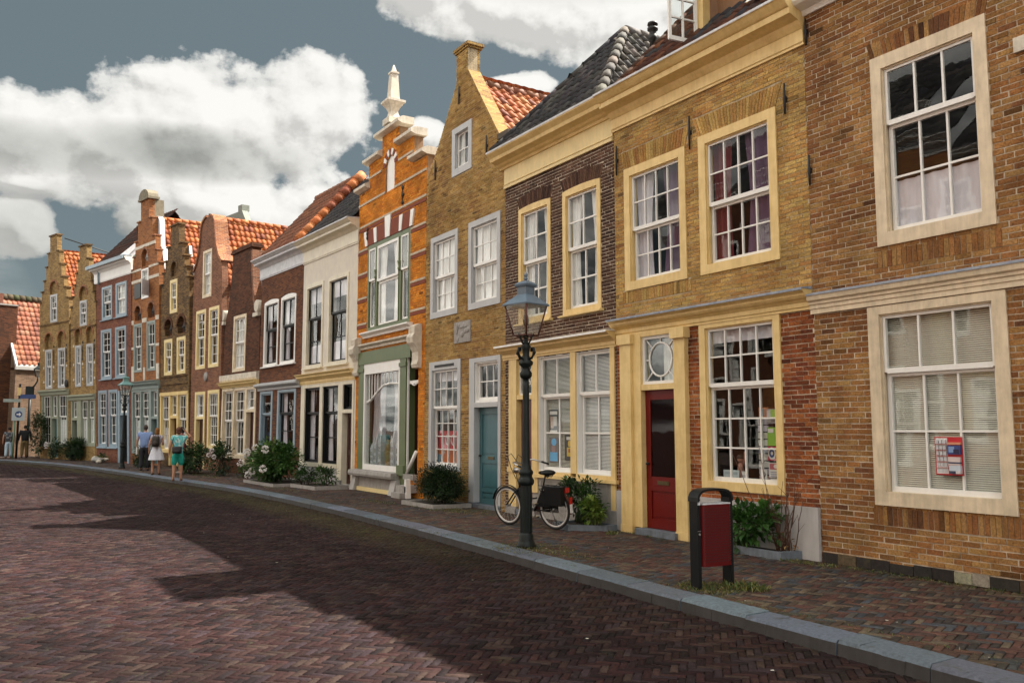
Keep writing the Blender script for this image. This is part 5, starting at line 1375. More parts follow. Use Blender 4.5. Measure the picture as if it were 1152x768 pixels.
m = MB(); rs = random.Random(5)
for k in range(17):
    b = Vector((rs.uniform(-.06,.04), rs.uniform(-.12,.16), 0)); a = rs.uniform(-.5,.4); hh = rs.uniform(.5,.95)
    if k == 0: a, hh = .9, 1.25
    if k == 1: a, hh = .35, 1.4
    pts = [b]; 
    for q in range(5): pts.append(pts[-1]+Vector((rs.uniform(-.03,.02), a*hh/7+rs.uniform(-.03,.03), hh/5)))
    m.tube(pts, [.008,.007,.006,.005,.004,.003], 5)
    for q in (2,3,4):
        if rs.random() < .7: m.tube([pts[q], pts[q]+Vector((rs.uniform(-.05,.05), rs.uniform(-.14,.14), rs.uniform(.05,.2)))], [.004,.002], 4)
m.build('stem', paint('twig_brown', (.085,.04,.024), .8, .3, bumps=0), t)
f = MB(); foliage(f, (0,.05,.12), (.12,.22,.12), 70, .06, [(.16,.07,.02),(.2,.1,.03),(.1,.06,.02)], 9, 8, 0); f.build('dry_leaf_litter', M_LEAF, t)
planter('planter', 'small bluestone edged bed beside the bicycle, under the shop window with blinds', [(8.34,12.0),(8.3,11.5),(8.78,11.08),(9.0,11.1),(9.0,12.1)], .09, .07, P_KERB)
shrub('climbing_shrub', 'tall dark green bushy shrub behind the bicycle wheel', 'shrub', (8.76,11.8,.05), (.26,.46,.42), 1700, .08, GREENS+DGREEN, 21, .41, clumps=20, shape=.9)
shrub('low_shrub', 'low bright yellow green shrub in the bed beside the bicycle', 'shrub', (8.65,11.3,.05), (.26,.3,.24), 480, .1, YGREEN, 22, .26)
planter('planter', 'grey stone edged bed of the clipped box hedge by the teal door', [(8.1,17.5),(8.12,15.98),(8.98,15.9),(8.98,17.5)], .08, .08, P_GSTONE)
shrub('box_hedge', 'dark green clipped box bush left of the teal door', 'bush', (8.57,16.55,.05), (.44,.82,.43), 13000, .05, DGREEN, 31, .42, clumps=150, shape=.82)
planter('planter', 'stone edged bed holding the white hydrangea in front of the dark red house', [(7.2,27.2),(7.3,24.4),(8.8,24.4),(8.7,27.2)], .08, .08, P_GSTONE)
shrub('hydrangea', 'big green hydrangea bush with a few white flower heads', 'bush', (7.75,26.0,.05), (.72,1.35,.64), 3400, .14, GREENS, 41, .6, clumps=56, shape=.85,
      flowers=[(-.5,-.9,1.0),(-.5,.1,1.02),(-.66,.6,.82),(-.7,-.3,.36),(-.62,-1.15,.45),(-.5,1.0,.88),(-.72,.9,.55),(-.66,.25,.22)], fr=.11, fcol=(.82,.78,.76))
planter('planter', 'stone edged bed of low bushes under the cream plastered house window', [(7.75,24.3),(7.9,22.6),(8.85,22.6),(8.8,24.3)], .09, .08, P_GSTONE)
shrub('low_bush', 'small dark green bush beside the white hydrangea', 'bush', (8.1,24.0,.05), (.38,.5,.28), 800, .08, GREENS[:4]+DGREEN, 51, .28)
shrub('low_bush', 'small rounded green bush nearest the cream plastered house door', 'bush', (8.3,23.0,.05), (.36,.42,.3), 700, .08, GREENS[:4], 52, .3)
shrub('dark_bush', 'wide dark green bush behind the four pedestrians', 'bush', (7.0,33.4,0), (.6,1.7,.62), 2300, .12, DGREEN+GREENS[:1], 61, .6, clumps=34)
shrub('flowering_bush', 'dark green bush dotted with small white flowers near the cream shop window', 'bush', (7.4,31.0,0), (.5,.9,.6), 1200, .11, DGREEN+GREENS[:2], 62, .55, clumps=22, flowers=[(-.42,-.5,.9),(-.45,-.2,.75),(-.4,-.75,.7)], fr=.08)
shrub('low_bush', 'low green bush at the foot of the dark brick house doorway', 'bush', (7.9,29.6,0), (.3,.5,.24), 300, .09, DGREEN+GREENS[:2], 63, .22)
shrub('dark_bush', 'low dark bush beside the man in the blue shirt', 'bush', (6.3,40.2,0), (.5,1.3,.5), 1100, .12, DGREEN, 64, .45, clumps=20)
shrub('box_hedge', 'dark round clipped bush before the sand brick house with grey shop cornice', 'bush', (4.55,50.2,0), (.75,1.0,.62), 4200, .1, DGREEN, 71, .62, clumps=70, shape=.7)
shrub('climbing_plant', 'tall thin dark climbing plant at the corner of the last house', 'plant', (3.1,54.6,0), (.45,.5,1.35), 1200, .14, DGREEN+GREENS[:1], 72, 1.35, clumps=26, shape=.9)
shrub('flowering_bush', 'small dark bush with a white rose between the last two houses', 'bush', (3.7,52.6,0), (.4,.6,.6), 700, .12, DGREEN+GREENS[:1], 73, .55, flowers=[(-.35,-.3,.7),(-.3,.5,.85)], fr=.1)
# rubble edge of a flower bed
t = thing('rubble_border', 'rough pale stone border with plants at the foot of the wine red house', 'stone border', (5.3,46.6,0))
rs = random.Random(4)
for k in range(13):
    m = MB(); m.ball((rs.uniform(-.25,.25), -1.2+k*.19, .08+rs.uniform(0,.1)), (rs.uniform(.1,.2), rs.uniform(.1,.18), rs.uniform(.08,.14)), nu=7, nv=5); m.build('stone', P_GSTONE if k % 3 else P_STONE, t)
f = MB(); foliage(f, (.1,0,.25), (.3,1.2,.25), 300, .1, YGREEN+DGREEN, 8, 14, 0); f.build('foliage', M_LEAF, t)
# weeds: grass tufts on the pavement
def tufts(name, spots, seed):
    rs = random.Random(seed); m = MB()
    for (cx, cy, rx, ry, n, hh) in spots:
        for _ in range(n):
            a = rs.uniform(0,2*PI); k = rs.random()**.6
            p = Vector((cx+math.cos(a)*rx*k, cy+math.sin(a)*ry*k, -.006)); l = hh*rs.uniform(.3,1)
            leaf(m, p, Vector((rs.uniform(-.8,.8), rs.uniform(-.8,.8), rs.uniform(.3,1))), Vector((rs.uniform(-1,1),rs.uniform(-1,1),.2)), l, l*rs.uniform(.12,.3), jit(rs.choice([(.07,.1,.02),(.11,.13,.03),(.16,.15,.045),(.05,.085,.02),(.2,.17,.06)]), .25))
    return stuff(m.build(name, M_LEAF))
tufts('grass', [(6.6,6.6,.32,.38,800,.06),(6.9,6.4,.2,.25,300,.11),(6.65,10.0,.5,.7,700,.05),(6.75,9.2,.25,.5,260,.04),(8.3,16.3,.35,1.4,900,.05),(8.5,14.9,.4,.9,500,.045),(7.9,18.3,.2,.9,300,.05),
              (8.95,10.4,.1,.6,160,.05),(8.6,10.75,.12,.12,90,.09),(8.8,7.2,.14,.5,260,.06),(8.95,5.5,.1,1.6,420,.045),(6.35,12.5,.06,3.5,420,.035),(6.35,5.5,.05,2.5,330,.035),(6.25,9,.05,2.5,250,.03),(8.4,12.6,.5,.8,320,.035),(7.3,23.6,.3,1.4,300,.05),(7.0,31.5,.3,2.0,350,.06)], 77)
rs = random.Random(12); m = MB()
for _ in range(70):
    y = rs.uniform(3.5,20); x = rs.uniform(6.3,8.9) if rs.random() < .75 else rs.uniform(3,6)
    s_ = rs.uniform(.006,.018); m.col = rs.choice([(.6,.58,.5),(.4,.36,.28),(.2,.12,.06)])
    m.quad(*[(x+s_*math.cos(a+q)*rs.uniform(.6,1.4), y+s_*math.sin(a+q)*rs.uniform(.6,1.4), (.006 if x > 6.2 else -.11)) for a in (rs.random(),) for q in (0,1.5,3.1,4.7)])
stuff(m.build('litter', M_PRINT))
# ================================================================ street lamps
def lamp(loc, label, top, rot, sc=1.0, group='street lamps'):
    t = thing('street_lamp', label, 'street lamp', loc, (0,0,rot), group); t.scale = (sc,sc,sc)
    m = MB(); m.lathe([(.14,0),(.14,.03),(.115,.07),(.105,.09),(.105,.16),(.09,.18),(.085,.2)], 20)
    b0 = len(m.v)
    for (r, z) in ((.088,.2),(.082,.86)):      # fluted lower shaft
        for j in range(32):
            a = 2*PI*j/32; k = r*(1 if j % 2 else .93); m.v.append((k*math.cos(a), k*math.sin(a), z))
    for j in range(32): m.face((b0+j, b0+(j+1)%32, b0+32+(j+1)%32, b0+32+j))
    m.lathe([(.1,.86),(.115,.89),(.115,.93),(.095,.96),(.085,.99),(.1,1.02),(.1,1.05),(.075,1.08),(.056,1.2),(.046,2.2),(.042,2.36)], 20)
    m.build('post', P_LAMP, t)
    m = MB(); m.lathe([(.06,2.36),(.085,2.39),(.09,2.44),(.06,2.48),(.055,2.52),(.1,2.56),(.105,2.6),(.07,2.63),(.05,2.7),(.055,2.78),(.075,2.82),(.045,2.86),(.03,2.9),(.03,2.95)], 16)
    for a in range(4):
        d = Vector((math.cos(a*PI/2), math.sin(a*PI/2), 0))
        m.tube([d*.05+Vector((0,0,2.64)), d*.12+Vector((0,0,2.66)), d*.165+Vector((0,0,2.73)), d*.15+Vector((0,0,2.8)), d*.115+Vector((0,0,2.8)), d*.115+Vector((0,0,2.76))], .016, 6)
        m.tube([d*.03+Vector((0,0,2.84)), d*.07+Vector((0,0,2.88)), d*.15+Vector((0,0,3.0))], .011, 6)
        m.ball(tuple(d*.165+Vector((0,0,2.73))), .024, nu=7, nv=5)
    m.build('collar', P_LAMP, t)
    z0, z1, r0, r1 = 2.98, 3.42, .125, .215; m = MB(); g = MB()
    cs = [(1,1),(-1,1),(-1,-1),(1,-1)]
    for i, (a, b) in enumerate(cs):
        c, d = cs[(i+1) % 4]
        p, q, p1, q1 = Vector((a*r0,b*r0,z0)), Vector((c*r0,d*r0,z0)), Vector((a*r1,b*r1,z1)), Vector((c*r1,d*r1,z1))
        m.tube([p,p1], .013, 6); m.tube([p,q], .015, 6); m.tube([p1,q1], .014, 6)
        g.quad(p, q, q1, p1)
    fr = m.build('lantern_frame', P_LAMPRED if top is P_LAMPTOP else P_LAMP, t)
    g.build('pane', G_LAMP, fr)
    m = MB(); m.lathe([(.05,2.96),(.02,3.0),(.02,3.12),(.035,3.13),(.045,3.2),(.03,3.28)], 10); m.build('burner', P_LAMP, fr)
    m = MB(); R4 = math.sqrt(2)
    m.lathe([(r1*R4+.035,3.405),(r1*R4+.04,3.425),(.1*R4,3.56),(.09*R4,3.57),(.09*R4,3.68),(.11*R4,3.69),(.12*R4,3.72),(.085*R4,3.75),(.04,3.78)], 4, sq=True)
    m.ball((0,0,3.81), .03); m.lathe([(.022,3.83),(.028,3.86),(.004,3.92)], 8)
    m.build('lantern_roof', top, t)
    return t
lamp((6.66,10.23,0), 'black cast iron street lamp with blue grey lantern roof, in front of the bicycle', P_LAMPTOP, R(14), 1.0)
lamp((5.36,39.3,0), 'slim dark street lamp with verdigris lantern roof, beside the man in the blue shirt', P_LAMPTOP2, R(10), 1.02)
# lamp on a bracket post by the corner
t = thing('street_lamp', 'far dark street lamp whose lantern stands on a curved arm, beside the corner signs', 'street lamp', (2.75,58.3,0), group='street lamps')
m = MB(); m.tube([(0,0,0),(0,0,3.9)], [.09,.07], 10); m.box(-.25,.2,-.12,.12,3.6,4.15); m.build('post', P_LAMP, t)
m = MB(); m.tube([(0,0,4.0),(.2,0,4.2),(.34,0,4.45),(.36,0,4.75)], .045, 8); m.build('arm', P_LAMP, t)
m = MB(); g = MB(); cs = [(1,1),(-1,1),(-1,-1),(1,-1)]
for i in range(4):
    a, b = cs[i]; c, d = cs[(i+1)%4]
    p, q, p1, q1 = Vector((.38+a*.14,b*.14,4.75)), Vector((.38+c*.14,d*.14,4.75)), Vector((.38+a*.24,b*.24,5.2)), Vector((.38+c*.24,d*.24,5.2))
    m.tube([p,p1], .02, 5); m.tube([p,q], .02, 5); m.tube([p1,q1], .02, 5); g.quad(p,q,q1,p1)
fr = m.build('lantern_frame', P_LAMP, t); g.build('pane', G_LAMP, fr)
m = MB(); m.lathe([(.37,5.2),(.1,5.42),(.1,5.52),(.13,5.54),(.03,5.62),(.02,5.85)], 4, (.38,0,0), sq=True); m.build('lantern_roof', P_LAMP, t)

# ================================================================ litter bin
t = thing('litter_bin', 'dark red street litter bin hung between two black posts under a curved hood', 'litter bin', (6.655,6.64,-.01), (0,0,R(-5)))
m = MB(); hw, dp = .215, .12
for s_ in (-1, 1):
    x = s_*hw; m = MB(); m.box(x-.02, x+.02, -dp*.55, dp*.55, 0, .93); m.build('post', P_BLACK, t)
m = MB(); n = 14; pts = []
for i in range(n+1):
    a = PI-PI*i/n; pts.append((.24*abs(math.cos(a))**.55*(1 if math.cos(a) > 0 else -1), .9+.135*math.sin(a)**.75))
inn = [(x*.9, .9+(z-.9)*.84) for x, z in pts]
m.extr(pts + inn[::-1], -.08, .08); m.build('hood', P_BLACK, t)
m = MB(); n = 10; W_, D_ = .19, .1; ring = []
for sx, sy in ((1,1),(-1,1),(-1,-1),(1,-1)):
    for k in range(5):
        a = k*PI/8 if (sx, sy) in ((1,1),(-1,-1)) else PI/2-k*PI/8
        ring.append((sx*(W_-.03+.03*math.cos(a)), sy*(D_-.03+.03*math.sin(a))))
ctr = [(0,0)]
m.extr(ring, .24, .87, plane='xy'); b_ = m.build('bin_body', None or paint('bin_red', (.1,.004,.005), .42, .2, spec=.25), t)
m = MB(); gx = 13; gz = 20
for i in range(gx):
    for j in range(gz):
        x = lerp(-.165,.165,i/(gx-1)); z = lerp(.29,.83,j/(gz-1))
        m.box(x-.007,x+.007,-D_-.002,-D_+.003,z-.007,z+.007)
m.build('perforation', paint('bin_hole', (.035,.004,.004), .6, .1, bumps=0), b_)
m = MB(); m.box(-.185,.185,-.095,.095,.872,.885); m.build('lid', P_ZINC, t)
m = MB(); m.box(-.232,-.2,-.07,-.067,.87,.91); m.build('sticker', P_ZINC, t)
m = MB(); m.tube([(-.215,-.066,.57),(-.215,-.078,.57)], .011, 8); m.box(-.236,-.194,-.07,-.067,.6,.606); m.build('lock', P_STEEL, t)

# ================================================================ bicycle
def bicycle(F_, R_, lean, label):
    d = Vector((F_[0]-R_[0], F_[1]-R_[1], 0)); wb = d.length; ang = math.atan2(d.y, d.x)
    t = thing('bicycle', label, 'bicycle', (R_[0], R_[1], .0), (lean, 0, ang))
    r = .335
    blk = P_BLACK; m_t = paint('tyre', (.018,.018,.018), .8, .3, bumps=0); rimw = paint('rim_white', (.62,.6,.58), .4, .3, bumps=0)
    for cx, nm in ((0,'rear'),(wb,'front')):
        m = MB(); m.tube([(cx+(r-.022)*math.cos(a*PI/20), 0, r+(r-.022)*math.sin(a*PI/20)) for a in range(40)], .021, 8, closed=True)
        w = m.build('wheel', m_t, t)
        m = MB(); m.tube([(cx+(r-.052)*math.cos(a*PI/20), 0, r+(r-.052)*math.sin(a*PI/20)) for a in range(40)], .016, 6, closed=True, flat=1.0); m.build('rim', rimw, w)
        m = MB()
        for k in range(28):
            a = k*2*PI/28; s_ = 1 if k % 2 else -1
            m.tube([(cx+.02*math.cos(a+s_*1.2), s_*.028, r+.02*math.sin(a+s_*1.2)), (cx+(r-.06)*math.cos(a), 0, r+(r-.06)*math.sin(a))], .0016, 3, cap=False)
        m.tube([(cx,-.06,r),(cx,.06,r)], .02, 8); m.build('spokes', P_STEEL, w)
        m = MB(); rr = r+.022; a0, a1 = (R(-10), R(190)) if cx == 0 else (R(15), R(165))
        pts = [(cx+rr*math.cos(lerp(a0,a1,k/16)), 0, r+rr*math.sin(lerp(a0,a1,k/16))) for k in range(17)]
        m.tube(pts, .022, 8, flat=.5) if False else [m.quad((pts[k][0],-.026,pts[k][2]),(pts[k+1][0],-.026,pts[k+1][2]),(pts[k+1][0],.026,pts[k+1][2]),(pts[k][0],.026,pts[k][2])) for k in range(16)]
        m.build('mudguard', blk if cx else P_REDD, t)
    bb = (.42,0,.29); st = (.2,0,.72); hd0, hd1 = (wb-.3,0,.66), (wb-.4,0,.92)
    m = MB()
    m.tube([bb,st], .017, 8); m.tube([hd0,hd1], .02, 8); m.tube([bb,(.6,0,.34),(wb-.3,0,.55),hd0], .019, 8); m.tube([(.37,0,.5),(.62,0,.46),(wb-.29,0,.72),hd1], .014, 8)
    for s_ in (-1,1):
        m.tube([(0,s_*.055,r),bb], .011, 6); m.tube([(0,s_*.055,r),(.29,s_*.02,.66)], .009, 6); m.tube([(wb,s_*.05,r),(wb-.2,s_*.045,.56),hd0], .012, 6)
    m.build('frame', blk, t)
    m = MB(); m.tube([(.21,0,.7),(.15,0,.88)], .013, 8); m.ball((.08,0,.93), (.14,.1,.05)); m.ball((.2,0,.925), (.1,.04,.035))
    for s_ in (-1,1): m.tube([(.02,s_*.05,.9),(.05,s_*.05,.86),(.15,s_*.02,.87)], .008, 5)
    m.build('saddle', blk, t)
    m = MB(); m.tube([hd1,(wb-.44,0,1.06)], .014, 8)
    for s_ in (-1,1): m.tube([(wb-.44,0,1.06),(wb-.36,s_*.12,1.1),(wb-.42,s_*.25,1.11),(wb-.6,s_*.3,1.06)], .013, 8)
    hb = m.build('handlebar', P_STEEL, t)
    m = MB()
    for s_ in (-1,1): m.tube([(wb-.58,s_*.295,1.066),(wb-.72,s_*.31,1.03)], .018, 8)
    m.build('grip', blk, hb)
    m = MB(); m.tube([(wb-.38,.1,1.1),(wb-.3,.16,1.25),(wb-.2,.14,1.2),(wb-.18,.06,1.0),(wb-.25,.02,.8)], .006, 5); m.tube([(wb-.38,-.1,1.1),(wb-.2,-.12,1.2),(wb-.14,-.06,1.0),(wb-.25,-.02,.75)], .006, 5); m.build('brake_cable', blk, hb)
    m = MB(); m.tube([(wb-.32,0,.95),(wb-.22,0,.95)], [.03,.05], 10); m.build('headlight', P_STEEL, t)
    m = MB()
    for s_ in (-1,1): m.tube([(.27,s_*.06,.72),(-.3,s_*.06,.71)], .007, 6); m.tube([(-.18,s_*.06,.71),(0,s_*.06,r)], .006, 5)
    for x in (-.28,-.15,0,.14): m.tube([(x,-.06,.712),(x,.06,.712)], .006, 5)
    m.build('luggage_rack', blk, t)
    m = MB(); m.box(-.31,-.28,-.05,.05,.62,.7); m.build('tail_light', paint('reflector_red', (.5,.02,.015), .25, .1, bumps=0), t)
    m = MB(); m.box(-.376,-.36,-.03,.03,.44,.55); m.build('reflector', bpy.data.materials['reflector_red'], t); m = MB(); m.box(-.377,-.36,-.024,.024,.3,.439); m.build('reflector', P_WHITE, t)
    m = MB(); m.lathe([(.085,-.006),(.085,.006)], 20); M_ = Matrix.Translation((bb[0],-.05,bb[2])) @ Matrix.Rotation(PI/2,4,'X'); m.v = [tuple(M_ @ Vector(v)) for v in m.v]
    m.tube([(bb[0],-.07,bb[2]),(bb[0]+.1,-.075,bb[2]-.13)], .01, 6); m.tube([(bb[0],.07,bb[2]),(bb[0]-.1,.075,bb[2]+.13)], .01, 6)
    m.box(bb[0]+.05,bb[0]+.15,-.16,-.08,bb[2]-.145,bb[2]-.125); m.box(bb[0]-.15,bb[0]-.05,.08,.16,bb[2]+.12,bb[2]+.14); m.build('crank', P_STEEL, t)
    m = MB(); m.box(-.04,.5,-.062,-.045,.27,.37); m.build('chain_guard', blk, t)
    for s_ in (-1,1):
        m = MB(); pts = [(r*1.02*math.cos(a), r+r*1.02*math.sin(a)) for a in np.linspace(R(5), R(150), 12)]
        m.extr(pts + [(-.02, r+.02), (.08, r+.03)], s_*.04-.002, s_*.04+.002); m.build('coat_guard', blk, t)
    m = MB(); m.box(-.3,.05,.07,.17,.42,.72); m.box(-.31,.06,.065,.175,.68,.73); m.build('pannier', blk, t)
    m = MB(); m.tube([(.1,-.03,.3),(.06,-.14,.03)], .009, 6); m.build('kickstand', P_STEEL, t)
    return t
bicycle((7.93,12.72), (8.19,11.70), R(-5), 'black city bicycle with white rims parked behind the street lamp')

# ================================================================ signs at the corner
t = thing('sign_post', 'dark post carrying street name plates and a round blue traffic sign', 'sign post', (2.1,55.3,0))
m = MB(); m.tube([(0,0,0),(0,0,4.15)], .06, 10); m.build('post', P_BLACK, t)
m = MB(); m.box(-.12,.06,-.09,.02,3.5,3.95); m.build('marker_plate', P_OCHRE, t)
m = MB(); m.box(.03,.8,-.1,-.07,3.33,3.56); m.build('name_plate', paint('sign_blue', (.03,.06,.19), .4, .1, bumps=0), t)
m = MB(); m.box(-.78,.06,-.15,-.12,3.12,3.3); m.build('name_plate', paint('sign_pale', (.3,.34,.31), .5, .1, bumps=0), t)
m = MB(); m.box(-.33,.3,-.1,-.08,2.1,2.82); s_ = m.build('traffic_sign', paint('sign_white', (.42,.46,.47), .4, .1, bumps=0), t)
m = MB(); m.lathe([(.18,0),(.18,.01)], 24); o_ = m.build('blue_disc', bpy.data.materials['sign_blue'], s_); o_.location = (0,-.102,2.45); o_.rotation_euler = (R(90),0,0)
m = MB(); m.extr([(-.1,2.48),(.02,2.48),(.02,2.56),(.13,2.44),(.02,2.33),(.02,2.41),(-.1,2.41)], -.118, -.114); m.build('arrow', P_WHITE, s_)
m = MB(); m.tube([(-.17,.0,0),(-.17,.0,2.2)], .05, 8); m.build('side_post', paint('post_green', (.12,.2,.12), .5, .2), t)

# ================================================================ things in and on the windows
def poster(name, label, cat, house_i, u, z, w, hgt, y, art, rot=0, group=None):
    """a flat printed sheet hung in the plane of house house_i; art = [(x0,x1,z0,z1,colour)] in 0..1"""
    A = Vector(BASE[house_i]); B_ = Vector(BASE[house_i-1]); d = (B_-A).normalized(); n = Vector((-d.y, d.x))
    if n.x < 0: n = -n
    P = A+d*u+n*y
    m = MB(); m.col = art[0]
    m.box(0,w,0,.004,0,hgt)
    for k, a in enumerate(art[1:]):
        m.col = a[4]
        if len(a) > 5:
            cx, cz = (a[0]+a[1])/2*w, (a[2]+a[3])/2*hgt; rx, rz = (a[1]-a[0])/2*w, (a[3]-a[2])/2*hgt
            m.extr([(cx+rx*math.cos(q*PI/8), cz+rz*math.sin(q*PI/8)) for q in range(16)], -.0012*(k+1), 0)
        else: m.box(a[0]*w,a[1]*w,-.0012*(k+1),0,a[2]*hgt,a[3]*hgt)
    o = m.build(name, M_PRINT, None, (P.x,P.y,z), (0,rot,math.atan2(d.y,d.x)))
    return tag(o, label, cat, group)
WH, RD, NV, GR = (.62,.6,.58), (.45,.02,.03), (.04,.06,.2), (.2,.4,.04)
cal = [RD, (.04,.46,.03,.97,(.6,.58,.56))]
for k in range(6):
    for j in range(3): cal.append((.07+j*.13,.17+j*.13,.07+k*.15,.17+k*.15,(.5,.5,.52)))
    cal.append((.04,.46,.03+k*.155,.037+k*.155,(.5,.08,.1)))
cal += [(.5,.96,.55,.78,NV),(.55,.75,.6,.75,(.2,.3,.5)),(.72,.92,.57,.68,(.02,.02,.06)),(.52,.97,.8,.86,(.6,.25,.15)),(.53,.93,.27,.48,(.6,.5,.48)),(.53,.95,.31,.35,(.04,.05,.1)),(.55,.95,.12,.26,(.5,.55,.62)),(.55,.74,.05,.12,(.04,.05,.09)),(.78,.95,.05,.12,(.55,.5,.5))]
poster('calendar_poster', 'red and white printed calendar sheet stuck to the inside of the blinds window', 'poster', 1, 1.52, 1.14, .32, .42, .06, cal)
poster('poster', 'dark poster with pale picture, upper one in the shop window beside the red door', 'poster', 3, 1.36, 1.57, .3, .44, .131, [(.03,.03,.04), (.1,.9,.78,.92,WH),(.15,.5,.2,.7,(.35,.25,.2)),(.5,.85,.3,.7,(.45,.42,.38)),(.1,.9,.04,.12,WH)])
poster('poster', 'light blue poster with a round head shape, lower one beside the red door', 'poster', 3, 1.36, 1.03, .3, .46, .131, [(.16,.14,.15), (.25,.8,.66,.96,(.12,.42,.75),1),(.1,.9,.04,.4,(.12,.42,.75)),(.3,.7,.4,.66,(.3,.2,.2))])
poster('poster', 'black poster with yellow figure in the shop window above the bicycle saddle', 'poster', 3, 1.86, 1.08, .3, .46, .131, [(.03,.03,.03), (.2,.8,.8,.92,WH),(.35,.65,.52,.78,(.6,.4,.03),1),(.25,.75,.15,.5,(.6,.42,.03)),(.4,.6,.3,.45,(.4,.08,.03))])
poster('poster', 'grey and green printed card, topmost at the right edge of the big shop window', 'poster', 2, 3.06, 1.72, .26, .2, .14, [(.25,.25,.27), (.25,1,.4,.95,(.22,.4,.06)),(.0,.25,.1,.9,(.4,.4,.42))])
poster('poster', 'bright green printed sheet below the grey card in the big shop window', 'poster', 2, 3.06, 1.42, .26, .25, .14, [GR, (.05,.4,.7,.92,WH),(.5,.95,.1,.25,(.3,.5,.1))])
poster('poster', 'red poster with a blue and white round eye mark in the big shop window', 'poster', 2, 3.06, 1.22, .27, .19, .14, [(.4,.02,.06), (.0,.5,.05,.95,WH,1),(.08,.42,.2,.8,NV,1),(.18,.34,.38,.65,WH,1),(.7,.85,.1,.9,(.7,.5,.5))])
poster('poster', 'white poster with red pattern above small text lines in the big shop window', 'poster', 2, 3.07, .99, .27, .2, .14, [WH, (.05,.95,.55,.95,(.42,.12,.14)),(.3,.6,.62,.9,WH,1),(.1,.9,.34,.4,(.3,.3,.4)),(.1,.8,.2,.26,(.3,.3,.4)),(.1,.85,.06,.12,(.3,.3,.4))])
poster('poster', 'narrow white strip with a blue mark, lowest of the big shop window posters', 'poster', 2, 3.08, .93-.0, .26, .05, .15, [WH, (.2,.8,.1,.5,NV)])
poster('shop_card', 'small pale blue card leaning at the left foot of the big shop window', 'card', 2, 2.17, .93, .3, .13, .2, [(.5,.58,.6), (.1,.9,.5,.8,(.35,.42,.46)),(.1,.9,.15,.3,(.4,.46,.5))])
poster('shop_card', 'small plain white card in the second pane of the big shop window', 'card', 2, 2.52, .93, .1, .12, .2, [WH, (.2,.8,.3,.6,(.4,.4,.42))])
poster('shop_card', 'white card with a black ring mark standing in the third pane', 'card', 2, 2.86, .93, .12, .16, .2, [WH, (.2,.8,.3,.85,(.06,.06,.06),1),(.35,.65,.45,.72,WH,1)])
A = Vector(BASE[2])
t = thing('leaflet_rack', 'tall revolving rack filled with pale leaflets behind the big shop window', 'rack', (A.x+.42,A.y-2.72,.75))
m = MB(); m.tube([(0,0,0),(0,0,1.05)], .02, 8); m.build('pole', P_STEEL, t)
for k in range(10):
    m = MB(); m.col = jit(rnd.choice([(.4,.4,.44),(.5,.48,.46),(.32,.33,.4),(.45,.3,.25)]), .2); m.box(-.05,.05,-.16,.03,.06+k*.1,.145+k*.1); m.build('leaflet', M_PRINT, t)
m = MB(); m.col = (.45,.18,.08); m.box(-.06,.06,-.17,.0,1.06,1.2); m.col = (.1,.3,.4); m.box(-.063,-.06,-.1,-.02,1.08,1.18); m.build('leaflet', M_PRINT, t)
t = thing('figurine', 'small doll like figurine with raised arm in the big shop window', 'figurine', (A.x+.36,A.y-2.36,.9))
m = MB(); m.lathe([(.05,0),(.06,.1),(.045,.22),(.03,.26)], 10); m.ball((0,0,.31), .055); m.tube([(0,-.04,.22),(-.02,-.1,.3),(-.02,-.11,.42)], [.02,.018,.022], 7)
m.build('body', paint('figurine_pink', (.4,.2,.15), .6, .3, bumps=0), t)
m = MB(); m.ball((0,0,.335), (.06,.06,.05)); m.build('hair', paint('figurine_hair', (.03,.018,.012), .6, .2, bumps=0), t)
# banner in the lower window of the mustard house
A4 = Vector(BASE[4]); 
m = MB(); m.col = (.42,.014,.02); m.box(0,1.26,0,.004,.36,.78); m.col = (.5,.13,.02); m.box(.0,1.26,.0,.004,0,.358)
m.col = (.62,.6,.6)
for cx in (.52,.8):
    m.tube([(cx+.1*math.cos(a*PI/8), -.004, .58+.12*math.sin(a*PI/8)) for a in range(16)], .03, 5, closed=True, flat=.15); m.tube([(cx+.1,-.004,.56),(cx+.07,-.004,.4)], .03, 5, flat=.15)
m.col = (.12,.3,.42); m.box(.02,.16,-.003,0,0,.24); m.col = (.5,.45,.42); m.extr([(.1,.1),(.3,.34),(.36,.3),(.16,.06)], -.003, 0)
o = m.build('window_banner', M_PRINT, None, (A4.x+.16, A4.y-.4, .82), (0,0,R(-90))); tag(o, 'red and orange window banner with two looped white shapes', 'banner')
# white spired ornaments in the green shop window
A5 = Vector(BASE[5])
for k, (u, hh, ww) in enumerate(((1.0,.85,.16),(1.25,1.0,.17),(1.55,1.12,.18),(2.35,1.12,.18),(2.72,1.05,.2))):
    m = MB(); m.box(-ww/2,ww/2,-ww/2,ww/2,0,hh*.62); m.lathe([(ww*.74,hh*.62),(ww*.78,hh*.66),(ww*.5,hh*.72),(.01,hh)], 4, sq=True)
    for q in range(3):
        for s_ in (-1,1): m.box(s_*ww*.22-ww*.1, s_*ww*.22+ww*.1, -ww/2-.006, -ww/2-.001, hh*(.08+q*.18), hh*(.2+q*.18), 1)
    for s_ in (-1,1): m.lathe([(ww*.16,hh*.6),(.008,hh*.82)], 4, (s_*ww*.4,-ww*.4,0), sq=True)
    o = m.build('spire_ornament', [P_CHALK, P_GREYPANEL], None, (A5.x+.16, A5.y-u, .56), (0,0,R(-90)))
    tag(o, ['shortest white spired house ornament in the green shop window', 'white spired house ornament beside the shortest one in the green shop window', 'tall white spired house ornament left of the ochre vase',
            'tall white spired house ornament just right of the ochre vase', 'wide white spired house ornament nearest the right post of the green shop window'][k], 'ornament', 'white ornaments in the shop window')
